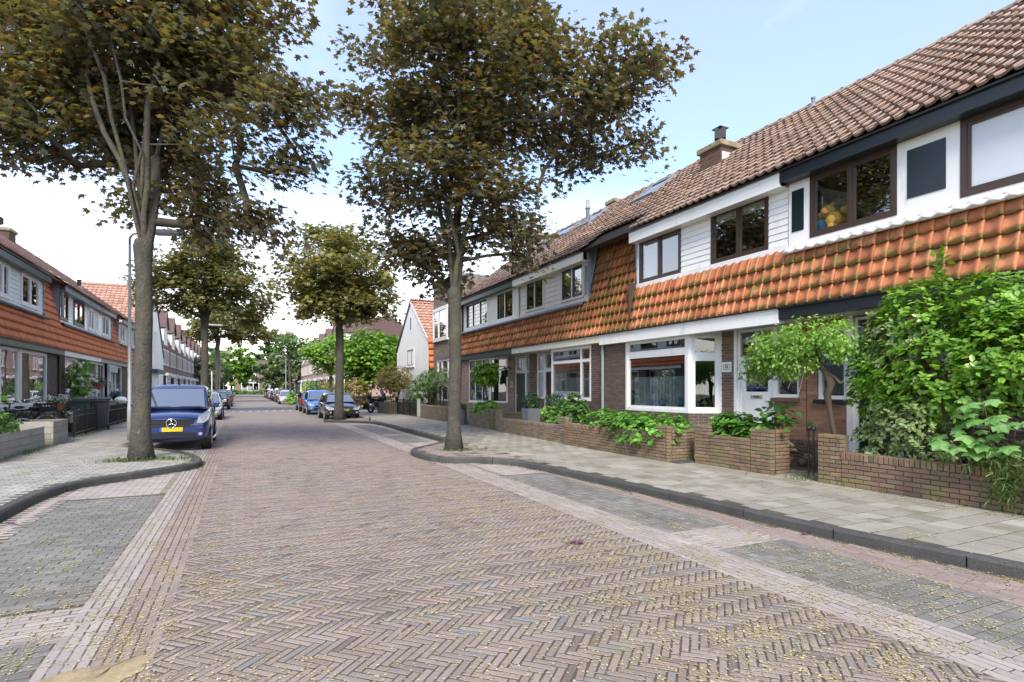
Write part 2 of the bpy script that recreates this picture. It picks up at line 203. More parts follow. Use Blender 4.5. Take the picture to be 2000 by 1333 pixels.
# ---------------------------------------------------------------- helpers
ORI = {}
def root_of(o):
    while o.parent: o = o.parent
    return o
def tag(o, label=None, cat=None, group=None, kind=None):
    if label: o['label'] = label
    if cat: o['category'] = cat
    if group: o['group'] = group
    if kind: o['kind'] = kind
    return o
def thing(name, label, cat, loc=(0,0,0), group=None, rz=0.):
    o = bpy.data.objects.new(name, None); COL.objects.link(o); o.location = loc; o.rotation_euler = (0,0,rz); o.empty_display_size = .2
    ORI[o] = Vector(loc); return tag(o, label, cat, group)
def link(name, me, parent=None, loc=None, rot=None, scale=None):
    o = bpy.data.objects.new(name, me); COL.objects.link(o)
    if parent: o.parent = parent
    if loc is not None: o.location = loc
    if rot is not None: o.rotation_euler = rot
    if scale is not None: o.scale = scale
    return o
class MB:
    def __init__(s): s.v = []; s.f = []; s.mi = []
    def add(s, vs, fs, m=0):
        b = len(s.v); s.v += [tuple(p) for p in vs]
        for f in fs: s.f.append(tuple(i+b for i in f)); s.mi.append(m)
        return s
    def box(s, x0, y0, z0, x1, y1, z1, m=0, bev=0.):
        if x0 > x1: x0, x1 = x1, x0
        if y0 > y1: y0, y1 = y1, y0
        if z0 > z1: z0, z1 = z1, z0
        return s.add([(x0,y0,z0),(x1,y0,z0),(x1,y1,z0),(x0,y1,z0),(x0,y0,z1),(x1,y0,z1),(x1,y1,z1),(x0,y1,z1)],
                     [(0,3,2,1),(4,5,6,7),(0,1,5,4),(1,2,6,5),(2,3,7,6),(3,0,4,7)], m)
    def obox(s, c, ax, ay, az, m=0):
        c, ax, ay, az = map(Vector, (c, ax, ay, az)); P = []
        for k in (-1, 1):
            for (i, j) in ((-1,-1),(1,-1),(1,1),(-1,1)): P.append(c+ax*i+ay*j+az*k)
        return s.add(P, [(0,3,2,1),(4,5,6,7),(0,1,5,4),(1,2,6,5),(2,3,7,6),(3,0,4,7)], m)
    def bar(s, p0, p1, w, h, up=(0,0,1), m=0):
        p0, p1, up = Vector(p0), Vector(p1), Vector(up); d = p1-p0; x = d.cross(up)
        if x.length < 1e-6: x = d.cross(Vector((1,0,0)))
        x.normalize(); z = x.cross(d).normalized()
        return s.obox((p0+p1)/2, d/2, x*w/2, z*h/2, m)
    def prism(s, poly, vec, m=0):
        n = len(poly); v = Vector(vec); P = [Vector(p) for p in poly]; Q = [p+v for p in P]
        return s.add(P+Q, [tuple(range(n-1,-1,-1)), tuple(range(n,2*n))]+[(i,(i+1) % n,n+(i+1) % n,n+i) for i in range(n)], m)
    def tube(s, pts, rad, n=8, m=0, caps=True):
        P = [Vector(p) for p in pts]; k = len(P)
        if isinstance(rad, (int, float)): rad = [rad]*k
        b = len(s.v); prev = None
        for i in range(k):
            d = (P[min(i+1,k-1)]-P[max(i-1,0)]).normalized()
            if prev is None:
                a = Vector((0,0,1)) if abs(d.z) < .9 else Vector((1,0,0)); x = d.cross(a).normalized()
            else: x = (prev-d*prev.dot(d)).normalized()
            prev = x; y = d.cross(x)
            for j in range(n):
                t = 2*math.pi*j/n; s.v.append(tuple(P[i]+(x*math.cos(t)+y*math.sin(t))*rad[i]))
        for i in range(k-1):
            for j in range(n):
                a = b+i*n+j; c = b+i*n+(j+1) % n; s.f.append((a,c,c+n,a+n)); s.mi.append(m)
        if caps:
            s.f.append(tuple(b+j for j in range(n-1,-1,-1))); s.mi.append(m); s.f.append(tuple(b+(k-1)*n+j for j in range(n))); s.mi.append(m)
        return s
    def lathe(s, c, prof, n=16, m=0, axis='z', sx=1., sy=1.):
        b = len(s.v); c = Vector(c)
        for (r, h) in prof:
            for j in range(n):
                t = 2*math.pi*j/n; x, y = r*math.cos(t)*sx, r*math.sin(t)*sy
                p = (x,y,h) if axis == 'z' else ((h,x,y) if axis == 'x' else (x,h,y))
                s.v.append(tuple(c+Vector(p)))
        for i in range(len(prof)-1):
            for j in range(n):
                a = b+i*n+j; d = b+i*n+(j+1) % n; s.f.append((a,d,d+n,a+n)); s.mi.append(m)
        s.f.append(tuple(b+j for j in range(n-1,-1,-1))); s.mi.append(m); e = b+(len(prof)-1)*n
        s.f.append(tuple(e+j for j in range(n))); s.mi.append(m)
        return s
    def ball(s, c, rx, ry=None, rz=None, n=12, k=8, m=0):
        ry = ry or rx; rz = rz or rx
        b = len(s.v)
        for i in range(k+1):
            ph = math.pi*i/k
            for j in range(n):
                t = 2*math.pi*j/n; s.v.append((c[0]+rx*math.sin(ph)*math.cos(t)+1e-5*(i == 0), c[1]+ry*math.sin(ph)*math.sin(t), c[2]-rz*math.cos(ph)))
        for i in range(k):
            for j in range(n):
                a = b+i*n+j; d = b+i*n+(j+1) % n; s.f.append((a,d,d+n,a+n)); s.mi.append(m)
        return s
    def build(s, name, mats, parent=None, smooth=False, bevel=0., stuff=False, local=False, segs=2):
        if not isinstance(mats, (list, tuple)): mats = [mats]
        o0 = Vector((0,0,0))
        if parent is not None and not local: o0 = ORI.get(root_of(parent), o0)
        me = bpy.data.meshes.new(name); me.from_pydata([(p[0]-o0.x, p[1]-o0.y, p[2]-o0.z) for p in s.v], [], s.f)
        for m in mats: me.materials.append(MT[m] if isinstance(m, str) else m)
        if len(mats) > 1: me.polygons.foreach_set('material_index', s.mi)
        if smooth: me.polygons.foreach_set('use_smooth', [True]*len(me.polygons))
        o = link(name, me, parent)
        if bevel:
            bv = o.modifiers.new('b', 'BEVEL'); bv.width = bevel; bv.segments = segs; bv.limit_method = 'ANGLE'
        if stuff: o['kind'] = 'stuff'
        return o
def smooth_by_angle(o, ang=40):
    me = o.data; me.polygons.foreach_set('use_smooth', [True]*len(me.polygons))
    try: me.set_sharp_from_angle(angle=R(ang))
    except Exception: pass
def np_mesh(name, V, polys, mat, parent=None, stuff=False, smooth=False, low=None):
    """V (n,k,3) copies of a k-vertex piece, polys: faces of one piece"""
    n, k, _ = V.shape
    o0 = ORI.get(root_of(parent), Vector((0,0,0))) if parent is not None else Vector((0,0,0))
    V = V.reshape(-1,3)-np.array(o0)[None]
    me = bpy.data.meshes.new(name); lt = np.array([len(p) for p in polys]); flat = np.concatenate([np.array(p) for p in polys])
    loops = (flat[None,:]+(np.arange(n)*k)[:,None]).ravel(); tot = np.tile(lt, n); st = np.concatenate([[0], np.cumsum(tot)[:-1]])
    me.vertices.add(n*k); me.vertices.foreach_set('co', V.ravel().astype(np.float32))
    me.loops.add(len(loops)); me.loops.foreach_set('vertex_index', loops.astype(np.int32))
    me.polygons.add(len(tot)); me.polygons.foreach_set('loop_start', st.astype(np.int32)); me.polygons.foreach_set('loop_total', tot.astype(np.int32))
    if smooth: me.polygons.foreach_set('use_smooth', np.ones(len(tot), bool))
    me.update(calc_edges=True); me.materials.append(MT[mat])
    if low is not None: me.attributes.new('low', 'FLOAT', 'POINT').data.foreach_set('value', np.tile(low, n).astype(np.float32))
    o = link(name, me, parent)
    if stuff: o['kind'] = 'stuff'
    return o
CAM = np.array([0,0,1.5]); FWD = np.array([math.sin(YAW), math.cos(YAW)]); RGT = np.array([math.cos(YAW), -math.sin(YAW)])
def in_view(x, y, m=.08):
    d = x*FWD[0]+y*FWD[1]; l = x*RGT[0]+y*RGT[1]
    return d > .3 and abs(l) < (1000/1100+m)*d
# chamfered block (unit: half sizes 1) with 4 chamfer faces and a top
def slab_mesh(name, L_, W_, H_, mat, ch=.006):
    a, b = L_/2, W_/2; c = ch
    v = [(-a,-b,-H_),(a,-b,-H_),(a,b,-H_),(-a,b,-H_),(-a,-b,-c),(a,-b,-c),(a,b,-c),(-a,b,-c),(-a+c,-b+c,0),(a-c,-b+c,0),(a-c,b-c,0),(-a+c,b-c,0)]
    f = [(8,9,10,11)]+[(i,(i+1) % 4,(i+1) % 4+4,i+4) for i in range(4)]+[(4+i,4+(i+1) % 4,8+(i+1) % 4,8+i) for i in range(4)]
    me = bpy.data.meshes.new(name); me.from_pydata(v, [], f); me.materials.append(MT[mat]); return me, np.array(v), f
def pave(parent, name, items, L_, W_, key, n_ind=300, z=0., gap=.006, jz=.003, ch=.006, rot_j=.012, tilt=.012, H_=.03):
    """items (x,y,rot). The nearest n_ind in view are single pieces, the rest one joined mesh"""
    me, V, F = slab_mesh(name, L_-gap, W_-gap, H_, key+'_o', ch)
    it = sorted(items, key=lambda p: p[0]**2+p[1]**2)
    vis = [p for p in it if in_view(p[0], p[1]) and (p[0]*FWD[0]+p[1]*FWD[1]) > 2.75]
    ind = vis[:n_ind]; ids = set(id(p) for p in ind); rest = [p for p in it if id(p) not in ids]
    for (x, y, r) in ind:
        link(name, me, parent, (x, y, z+random.uniform(-jz, jz)), (random.gauss(0,tilt), random.gauss(0,tilt), r+random.gauss(0,rot_j)))
    if rest:
        P = np.array(rest); n = len(P); r = P[:,2]+rng.normal(0, rot_j, n); c, s = np.cos(r), np.sin(r)
        VV = np.zeros((n, len(V), 3)); VV[:,:,0] = P[:,0:1]+V[None,:,0]*c[:,None]-V[None,:,1]*s[:,None]
        VV[:,:,1] = P[:,1:2]+V[None,:,0]*s[:,None]+V[None,:,1]*c[:,None]
        tx, ty = rng.normal(0, tilt, (2, n))
        VV[:,:,2] = z+V[None,:,2]+rng.uniform(-jz, jz, n)[:,None]+V[None,:,0]*tx[:,None]+V[None,:,1]*ty[:,None]
        np_mesh(name+'_field', VV, F, key+'_i', parent, stuff=True)
class Side:
    """ground on the house side of a kerb line (the lines never turn back in y)"""
    def __init__(s, path, sg, y0, y1):
        P = np.array(path); o = np.argsort(P[:,1], kind='stable'); s.st = .02; s.y0 = y0; s.y1 = y1; s.sg = sg
        s.tab = np.interp(np.arange(y0, y1, s.st), P[o,1], P[o,0]).tolist(); s.n = len(s.tab)-1
    def __call__(s, x, y):
        if y <= s.y0 or y >= s.y1: return False
        return (x-s.tab[min(s.n, int((y-s.y0)/s.st))])*s.sg > 0
def spline(pts, step=.1):
    """Catmull-Rom through 2D points, resampled"""
    P = [np.array(p, float) for p in pts]; P = [2*P[0]-P[1]]+P+[2*P[-1]-P[-2]]; out = []
    for i in range(1, len(P)-2):
        n = max(2, int(np.linalg.norm(P[i+1]-P[i])/step))
        for t in np.linspace(0, 1, n, endpoint=False):
            out.append(.5*((2*P[i])+(-P[i-1]+P[i+1])*t+(2*P[i-1]-5*P[i]+4*P[i+1]-P[i+2])*t*t+(-P[i-1]+3*P[i]-3*P[i+1]+P[i+2])*t**3))
    out.append(P[-2]); return out
# ---------------------------------------------------------------- leaves
def leaf_shape(kind):
    if kind == 'maple':      # five pointed lobes
        v = [(0,0,0),(0,.42,.03),(.22,.06,0),(.46,.10,-.07),(.27,.33,0),(.52,.62,-.09),(.17,.58,.02),(0,1.0,-.10),(-.17,.58,.02),(-.52,.62,-.09),(-.27,.33,0),(-.46,.10,-.07),(-.22,.06,0)]
        f = [(1,0,2),(1,2,3,4),(1,4,5,6),(1,6,7,8),(1,8,9,10),(1,10,11,12),(1,12,0)]
    elif kind == 'oval':     # folded along the midrib
        v = [(0,0,0),(.26,.30,.05),(.24,.68,.03),(0,1,-.06),(-.24,.68,.03),(-.26,.30,.05)]; f = [(0,1,2,3),(0,3,4,5)]
    elif kind == 'broad':
        v = [(0,0,0),(.36,.22,.04),(.34,.6,.02),(0,1,-.10),(-.34,.6,.02),(-.36,.22,.04)]; f = [(0,1,2,3),(0,3,4,5)]
    elif kind == 'blade':
        v = [(0,0,0),(.05,0,0),(.03,.6,.1),(0,1,-.05),(-.02,.6,.1)]; f = [(0,1,2,3,4)]
    else:                    # far clump: one bent diamond
        v = [(0,0,0),(.4,.45,.08),(0,1,-.1),(-.4,.45,.08)]; f = [(0,1,2,3)]
    return np.array(v, float), f
def leaves(name, P, Nrm, size, kind, mat, parent=None, stuff=False, sj=.3, dirv=None):
    """one mesh of leaves at P; Nrm = upper-side direction; size metres"""
    v, f = leaf_shape(kind); n = len(P)
    Nn = Nrm/np.maximum(np.linalg.norm(Nrm, axis=1, keepdims=True), 1e-6)
    d = rng.normal(0, 1, (n,3)) if dirv is None else dirv+rng.normal(0, .35, (n,3))
    X = np.cross(d, Nn); X /= np.maximum(np.linalg.norm(X, axis=1, keepdims=True), 1e-6); Y = np.cross(Nn, X)
    s = size*(1+rng.uniform(-sj, sj, n))
    V = P[:,None,:]+s[:,None,None]*(v[None,:,0:1]*X[:,None,:]+v[None,:,1:2]*Y[:,None,:]+v[None,:,2:3]*Nn[:,None,:])
    return np_mesh(name, V, f, mat, parent, stuff)
def sample_lobes(lobes, n, shell=.35):
    """points in a union of ellipsoids (cx,cy,cz,rx,ry,rz); shell>0 pushes points outwards"""
    L_ = np.array(lobes, float); vol = L_[:,3]*L_[:,4]*L_[:,5]; idx = rng.choice(len(L_), n, p=vol**.68/np.sum(vol**.68))
    d = rng.normal(0, 1, (n,3)); d /= np.linalg.norm(d, axis=1, keepdims=True); r = rng.uniform(0, 1, (n,1))**shell
    return L_[idx,:3]+d*r*L_[idx,3:], d, idx
def bush(name, label, cat, loc, lobes, n, size, kind, mat, stems=5, group=None, shell=.25, up=.5, stem_r=.015, stem_mat='barkdark', tuft=0, part='foliage', stem_z=0., clump=.12, nclump=None):
    """lobes relative to loc"""
    t = thing(name, label, cat, loc, group); o0 = np.array(loc)
    if nclump is None: nclump = max(8, n//(tuft or 14))
    C, D, _ = sample_lobes(lobes, nclump, shell); k = max(1, n//nclump)
    P = np.repeat(C, k, 0)+rng.normal(0, clump, (nclump*k,3)); 
    if tuft:       # whorls of leaves round each shoot tip
        ax = np.repeat(D*.7+np.array([0,0,up])+rng.normal(0,.25,(nclump,3)), k, 0); a = rng.normal(0,1,(nclump*k,3)); ax /= np.linalg.norm(ax,axis=1,keepdims=True)
        rad = a-ax*np.sum(a*ax,1,keepdims=True); rad /= np.maximum(np.linalg.norm(rad,axis=1,keepdims=True),1e-6)
        P = np.repeat(C,k,0)+rad*size*.12+rng.normal(0,clump*.25,(nclump*k,3)); leaves(part, P+o0, ax+rad*-.25, size, kind, mat, t, dirv=rad*2)
    else:
        Nn = np.repeat(D, k, 0)*.5+np.array([0,0,up])+rng.normal(0,.45,(nclump*k,3)); leaves(part, P+o0, Nn, size, kind, mat, t)
    mb = MB(); base = np.array([0,0,stem_z])
    order = rng.choice(nclump, min(nclump, stems*5), replace=False)
    cz = np.mean([l[:3] for l in lobes], 0)
    for q in range(stems):
        b = base+np.array([random.uniform(-.5,.5)*lobes[0][3]*.4, random.uniform(-.5,.5)*lobes[0][4]*.5, 0]); e = C[order[q]]
        mid = (b+e)/2+np.array([random.uniform(-.06,.06), random.uniform(-.06,.06), .05])
        mb.tube([b+o0, mid+o0, e+o0], [stem_r, stem_r*.75, stem_r*.3], 6)
        for w_ in order[stems+q*4:stems+q*4+4]: mb.tube([mid+o0, (mid+C[w_])/2+o0+np.array([0,0,.04]), C[w_]+o0], [stem_r*.5, stem_r*.4, stem_r*.2], 5)
    if stems: mb.build('stems', stem_mat, t, smooth=True)
    return t
def tree(name, label, loc, fork, rad, lobes, n_attr, leaf_n, size, kind, mat, group=None, limbs=6, spread=.42, lean=(0,0), flat=.6, bark='bark', cat='tree', trunk_n=14, shell=.45, droop=.25, burl=True, limb_top=None):
    """trunk to `fork` height, limbs, then branches grown to attraction points in the lobes (world coords)"""
    t = thing(name, label, cat, loc, group); L0 = np.array(loc, float)
    A, D, _ = sample_lobes(lobes, n_attr, shell)
    F = L0+np.array([lean[0], lean[1], fork]); mb = MB()
    k = 9; pts = []; rs = []
    for i in range(k+1):
        h = i/k; p = L0+(F-L0)*h+np.array([math.sin(h*5+loc[0])*.02, math.cos(h*4+loc[1])*.02, 0]); flare = 1+.55*math.exp(-h*fork/.22)
        pts.append(p); rs.append(rad*flare*(1-.14*h)*(1+.03*math.sin(i*2.3)))
    pts[0] = pts[0]-np.array([0,0,.06]); rs[-1] *= 1.16 if burl else 1
    top_ = pts[-1]
    for (dz, k_) in ((.10,1.06),(.19,.86),(.26,.5),(.29,.12)): pts.append(top_+np.array([rng.normal(0,.012),rng.normal(0,.012),dz])); rs.append(rad*(.86+.1*burl)*k_)
    mb.tube(pts, rs, trunk_n)
    nodes = [F]; par = [-1]; top = np.max(A[:,2]) if limb_top is None else limb_top; cen = np.mean(A, 0)
    for q in range(limbs):
        a = 2*math.pi*(q+.3*random.random())/limbs; hgt = (top-F[2])*random.uniform(.55,.85) if q else (top-F[2])*.9
        r = hgt*spread*random.uniform(.5,1.)*(0.15 if q == 0 else 1); last = 0
        for i in range(1, 7):
            u = i/6; p = F+np.array([math.cos(a)*r*u**1.15, math.sin(a)*r*u**1.15, hgt*u])+rng.normal(0,.06,3)+(cen-F)*np.array([.35,.35,0])*u*u
            nodes.append(p); par.append(last); last = len(nodes)-1
    dist = np.linalg.norm(A-F, axis=1)
    for i in np.argsort(dist):
        q = A[i]; arr = np.array(nodes); dd = np.linalg.norm(arr-q, axis=1)+.35*np.maximum(0, arr[:,2]-q[2]+.2); j = int(np.argmin(dd))
        seg = q-arr[j]; ln = np.linalg.norm(seg); last = j; ns = max(1, int(ln/.5))
        for s_ in range(1, ns+1):
            u = s_/ns; p = arr[j]+seg*u+(rng.normal(0,.05,3) if s_ < ns else 0)+np.array([0,0,.18*ln*u*(1-u)]); nodes.append(p); par.append(last); last = len(nodes)-1
    n = len(nodes); cnt = np.zeros(n); kids = [[] for _ in range(n)]
    for i in range(1, n): kids[par[i]].append(i)
    for i in range(n-1, -1, -1):
        if not kids[i]: cnt[i] = 1
        if par[i] >= 0: cnt[par[i]] += cnt[i]
    rr = rad*.98*(cnt/cnt[0])**.47; rr = np.maximum(rr, .007)
    mb2 = MB(); seen = set()
    starts = [(0,c) for c in kids[0]]
    while starts:
        p0, c = starts.pop(); chain = [p0, c]
        while kids[chain[-1]]:
            ks = sorted(kids[chain[-1]], key=lambda z: -cnt[z]); chain.append(ks[0]); starts += [(chain[-2], z) for z in ks[1:]]
        r0 = [rr[x] for x in chain]; r0[0] = min(r0[0], r0[1]*1.25)
        mb2.tube([nodes[x] for x in chain], r0, 8 if r0[1] > .03 else 5, caps=False)
    mb.build('trunk', bark, t, smooth=True); mb2.build('branches', bark, t, smooth=True)
    per = max(1, leaf_n//n_attr); C = np.repeat(A, per, 0); m = len(C)
    off = np.clip(rng.normal(0, 1, (m,3)), -1.55, 1.55)*np.array([1,1,flat])*.30
    P = C+off; P[:,2] -= droop*np.sum(off[:,:2]**2, 1)
    out = np.repeat(A-F, per, 0); out /= np.linalg.norm(out, axis=1, keepdims=True)
    Nn = np.array([0,0,1.])+out*.55+rng.normal(0,.58,(m,3)); dv = out+np.array([0,0,-.65])
    leaves('crown', P, Nn, size, kind, mat, t, dirv=dv, sj=.42)
    return t
# ---------------------------------------------------------------- ground, road, pavements
def sheet(name, polys, mats, kind='structure'):
    mb = MB()
    for poly, m in polys: mb.add(poly, [tuple(range(len(poly)))], m)
    o = mb.build(name, mats); o['kind'] = kind; return o
sheet('ground', [([(-420,-120,-.06),(420,-120,-.06),(420,700,-.06),(-420,700,-.06)],0)], ['ground'])
road = sheet('road', [([(-2.75,-4,-.0022),(5.9,-4,-.0022),(5.9,27,-.0022),(-2.75,27,-.0022)],0), ([(-2.75,27,-.004),(5.9,27,-.004),(5.9,158,-.004),(-2.75,158,-.004)],1),
                      ([(5.9,43.6,-.006),(60,43.6,-.006),(60,54,-.006),(5.9,54,-.006)],1), ([(-60,158,-.006),(60,158,-.006),(60,164,-.006),(-60,164,-.006)],1)], ['bed','far_road'])
KR = [(5.85,-3),(5.75,-1),(5.66,1),(5.5,2.5),(5.32,3.7),(5.18,6.2),(5.03,8.2),(4.9,9.3),(4.72,10.0),(4.3,10.5),(3.75,10.85),(3.46,11.4),(3.42,12.4),(3.62,13.05),(4.2,13.7),(4.85,14.5),(5.08,15.6),(5.1,19),(5.12,23.2),(4.85,24.6),(4.2,25.5),(3.5,26.1),(3.28,26.7),(3.5,27.1),(4.3,27.25),(5.0,27.6),(5.2,28.4),(5.2,34),(5.2,41),(5.6,42.6),(7,43.5),(9.5,43.6)]
KL = [(-2.62,-3),(-2.56,1),(-2.5,5),(-2.48,8.2),(-2.43,9.5),(-2.22,10.45),(-1.4,11.4),(-.86,12.05),(-.74,12.6),(-.8,13.2),(-1.15,14.4),(-1.9,15.7),(-2.45,16.6),(-2.52,19),(-2.5,28),(-2.5,36.2),(-1.5,37.2),(-1.1,38.4),(-1.5,39.4),(-2.5,40.6),(-2.5,60),(-2.5,90),(-2.5,156)]
KR2 = [(9.5,54),(6.2,54.4),(5.3,55.8),(5.2,58),(5.2,80),(5.2,156)]
def offset(path, d):
    out = []
    for i, p in enumerate(path):
        t = path[min(i+1,len(path)-1)]-path[max(i-1,0)]; t = t/np.linalg.norm(t); out.append(p+np.array([t[1],-t[0]])*d)
    return out
def kerb(path, side, far=60):
    sp = spline(path, .12); root = thing('kerb', None, None); root['kind'] = 'structure'; ins = offset(sp, .125*side); outs = sp
    sect = lambda i: [(outs[i][0],outs[i][1],-.05),(outs[i][0]*.97+ins[i][0]*.03,outs[i][1]*.97+ins[i][1]*.03,.085),(outs[i][0]*.82+ins[i][0]*.18,outs[i][1]*.82+ins[i][1]*.18,.110),(ins[i][0],ins[i][1],.108),(ins[i][0],ins[i][1],-.05)]
    i = 0; n = len(sp)
    while i < n-1:
        far_ = sp[i][1] > far; step = (60 if far_ else 9); j = min(n-1, i+step); mb = MB(); ks = list(range(i, j+1, 2 if not far_ else 10)); ks = ks if ks[-1] == j else ks+[j]
        S_ = [[Vector(q) for q in sect(k)] for k in ks]
        d0 = (S_[1][0]-S_[0][0]).normalized()*.007; d1 = (S_[-1][0]-S_[-2][0]).normalized()*.007
        S_[0] = [q+d0 for q in S_[0]]; S_[-1] = [q-d1 for q in S_[-1]]
        vs = [q for s_ in S_ for q in s_]; fs = []; jz = random.uniform(-.007,.007)
        for a in range(len(ks)-1):
            for b in range(4): fs.append((a*5+b, a*5+b+1, a*5+b+6, a*5+b+5))
        fs += [(0,1,2,3,4), tuple(len(vs)-5+q for q in (4,3,2,1,0))]
        mb.add([(q.x,q.y,q.z+jz) for q in vs], fs); mb.build('kerb_stone', 'kerb', root); i = j
    return sp, ins
spR, inR = kerb(KR, 1); spL, inL = kerb(KL, -1); spR2, inR2 = kerb(KR2, 1)
# pavement beds with their raised surface
padR = [tuple(p) for p in inR]+[(30,43.6),(30,-3)]
padL = [tuple(p) for p in inL]+[(-30,156),(-30,-3)]
padR2 = [tuple(p) for p in inR2]+[(30,156),(30,54)]
inPR = Side(inR, 1, -3, 43.55); inPL = Side(inL, -1, -3, 156); inKR = Side(spR, 1, -3, 43.55); inKL = Side(spL, -1, -3, 156)
def pad(name, poly, z, near, mats):
    mb = MB(); mb.add([(x,y,z) for x,y in poly], [tuple(range(len(poly)))]); o = mb.build(name, mats); o['kind'] = 'structure'; return o
MT['far_pav'] = M('far_pavement', (.31,.29,.26), .9, noise=[(1.2,.15),(20,.18)], dirt=[((.22,.19,.07),1.3,.6,.2,None,.6)])
paveR = pad('pavement', padR, .0975, 0, 'bed'); paveL = pad('pavement', padL, .0965, 0, 'bed'); pad('pavement', padR2, .10, 0, 'far_pav')
# right slabs: 30 cm, half bond
it = []
for r in range(0, 150):
    y = -1.5+r*.30
    for c in range(0, 13):
        x = 4.75+c*.30+(.15 if r % 2 else 0)
        if x > 9.6 or (x > 7.75 and y > 9 and y < 42): continue
        if x > 9.6 or y > 42: continue
        if not (inPR(x-.03, y-.1) and inPR(x-.03, y+.1)): continue
        if 9.6 < y < 15.2 and x < 5.2: continue
        if 23.5 < y < 28 and x < 5.3: continue
        it.append((x, y, 0 if random.random() < .5 else math.pi))
pave(paveR, 'paving_slab', it, .30, .30, 'slab', 300, z=.10, gap=.016, jz=.001, ch=.003, tilt=.003)
def courses(poly_test, x0, x1, y0, y1, L_, W_, along='x', stag=True):
    out = []
    if along == 'x':
        nr = int((y1-y0)/W_)
        for r in range(nr):
            y = y0+(r+.5)*W_; x = x0+L_*(.5 if (r % 2 and stag) else 0)+L_*.5
            while x < x1-L_*.3:
                if poly_test(x, y): out.append((x, y, 0))
                x += L_
    else:
        nr = int(round((x1-x0)/W_))
        for r in range(nr):
            x = x0+(r+.5)*(x1-x0)/nr; y = y0+L_*random.random()
            while y < y1:
                if poly_test(x, y): out.append((x, y, math.pi/2))
                y += L_
    return out
inpR = lambda x, y: inPR(x, y) and inPR(x-.1, y)
pave(paveR, 'paving_brick', courses(lambda x, y: inpR(x, y) and ((9.6 < y < 15.2) or (23.5 < y < 28)) and (x-4.43)**2+(y-12.35)**2 > .16, 3.4, 5.15, 9.6, 28, .21, .075), .21, .075, 'road', 150, z=.10)
inpL = lambda x, y: inPL(x, y) and inPL(x+.1, y)
pave(paveL, 'paving_brick', courses(lambda x, y: inpL(x, y) and x > -4.45 and (x+1.82)**2+(y-13.32)**2 > .2, -4.5, -.7, 5, 32, .21, .105), .21, .105, 'leftpav', 300, z=.10, jz=.0015, tilt=.008, gap=.010, ch=.003)
mb = MB(); mb.box(-6.3,32,.09,-2.66,156,.10); o = mb.build('far_pavement', 'far_pav', paveL); o['kind'] = 'stuff'
mb = MB(); mb.box(5.36,33,.09,7.8,42,.101); o = mb.build('far_pavement', 'far_pav', paveR); o['kind'] = 'stuff'
# herringbone carriageway at 45 degrees
W_ = .0510; it = []; cut = []; c45 = math.cos(math.pi/4); n = 900
for k in range(-270, 270):
    for m in range(-62, 62):
        for (u, v, r) in ((k+8*m+2, k+.5, 0.), (k+8*m+.5, k+1+2, math.pi/2)):
            x = (u+v)*c45*W_+1.5; y = (v-u)*c45*W_+14
            if -.42 < x < 3.50 and .6 < y < 27: it.append((x, y, r-math.pi/4))
            elif -.53 < x < 3.62 and .6 < y < 27: cut.append((x, y, r-math.pi/4))
pave(road, 'paving_brick', it, W_*4, W_, 'road', 300, z=0, gap=.0115, jz=.0008, ch=.0022, tilt=.004, rot_j=.022)
pave(road, 'cut_brick', cut, W_*4, W_, 'road', 0, z=-.0012, gap=.0115, jz=.0002, ch=.003, tilt=0)
T_ = lambda x, y: True
okR = lambda x, y: not inKR(x+.07, y); okL = lambda x, y: not inKL(x-.07, y)
band = thing('parking_strip', None, None); band['kind'] = 'structure'
pave(band, 'band_brick', courses(lambda x, y: okR(x, y), 3.53, 4.0, .6, 27, .21, .067, 'y'), .21, .067, 'paleband', 300, z=0, gap=.009, jz=.0008, ch=.0022, tilt=.004)
inbayR = lambda x, y: 4.0 <= x <= 4.84 and (y < 3.95 or 4.56 < y < 8.85 or 15.3 < y < 18.0 or 18.5 < y < 23.8)
pave(band, 'bay_paver', courses(lambda x, y: inbayR(x, y) and okR(x, y), 4.0, 4.86, .5, 27, .107, .107, 'x', False), .107, .107, 'bay', 300, z=.0, gap=.010, jz=.001, ch=.0022, tilt=.006)
pave(band, 'edge_brick', courses(lambda x, y: not inbayR(x, y) and okR(x, y) and (x < 4.84 or y > 8.8) and 3.9 < y, 4.0, 5.7, .5, 27, .21, .067), .21, .067, 'paleband', 200, z=0, gap=.009, jz=.0008, ch=.0022, tilt=.004)
pave(band, 'gutter_brick', courses(lambda x, y: okR(x, y) and y < 8.8, 4.86, 5.7, .5, 8.8, .21, .067, 'y'), .21, .067, 'redband', 200, z=0, gap=.009, jz=.0008, ch=.0022, tilt=.004)
pave(band, 'cut_paver', courses(lambda x, y: (inbayR(x-.08, y) or inbayR(x+.08, y)) and not inbayR(x, y) and okR(x, y), 3.9, 4.97, .5, 27, .107, .107, 'x', False), .107, .107, 'bay', 0, z=-.0014, gap=.009, jz=.0002, ch=.003, tilt=0)
pave(band, 'cut_brick', courses(lambda x, y: 3.93 < y < 4.57 and okR(x, y), 3.8, 5.1, .5, 27, .21, .067), .21, .067, 'paleband', 0, z=-.0014, gap=.009, jz=.0002, ch=.0022, tilt=0)
bandL = thing('parking_strip', None, None); bandL['kind'] = 'structure'
inbayL = lambda x, y: -2.2 < x < -1.01 and (4.85 < y < 9.4 or y < 4.2)
pave(bandL, 'bay_paver', courses(lambda x, y: inbayL(x, y), -2.2, -1.0, .5, 9.4, .171, .085), .171, .085, 'bay', 300, z=.0, gap=.009, jz=.001, ch=.0022, tilt=.006)
pave(bandL, 'cut_paver', courses(lambda x, y: not (-2.2 < x < -1.01) and (4.85 < y < 9.4 or y < 4.2), -2.371, -.78, .5, 9.4, .171, .085), .171, .085, 'bay', 0, z=-.0014, gap=.008, jz=.0002, ch=.003, tilt=0)
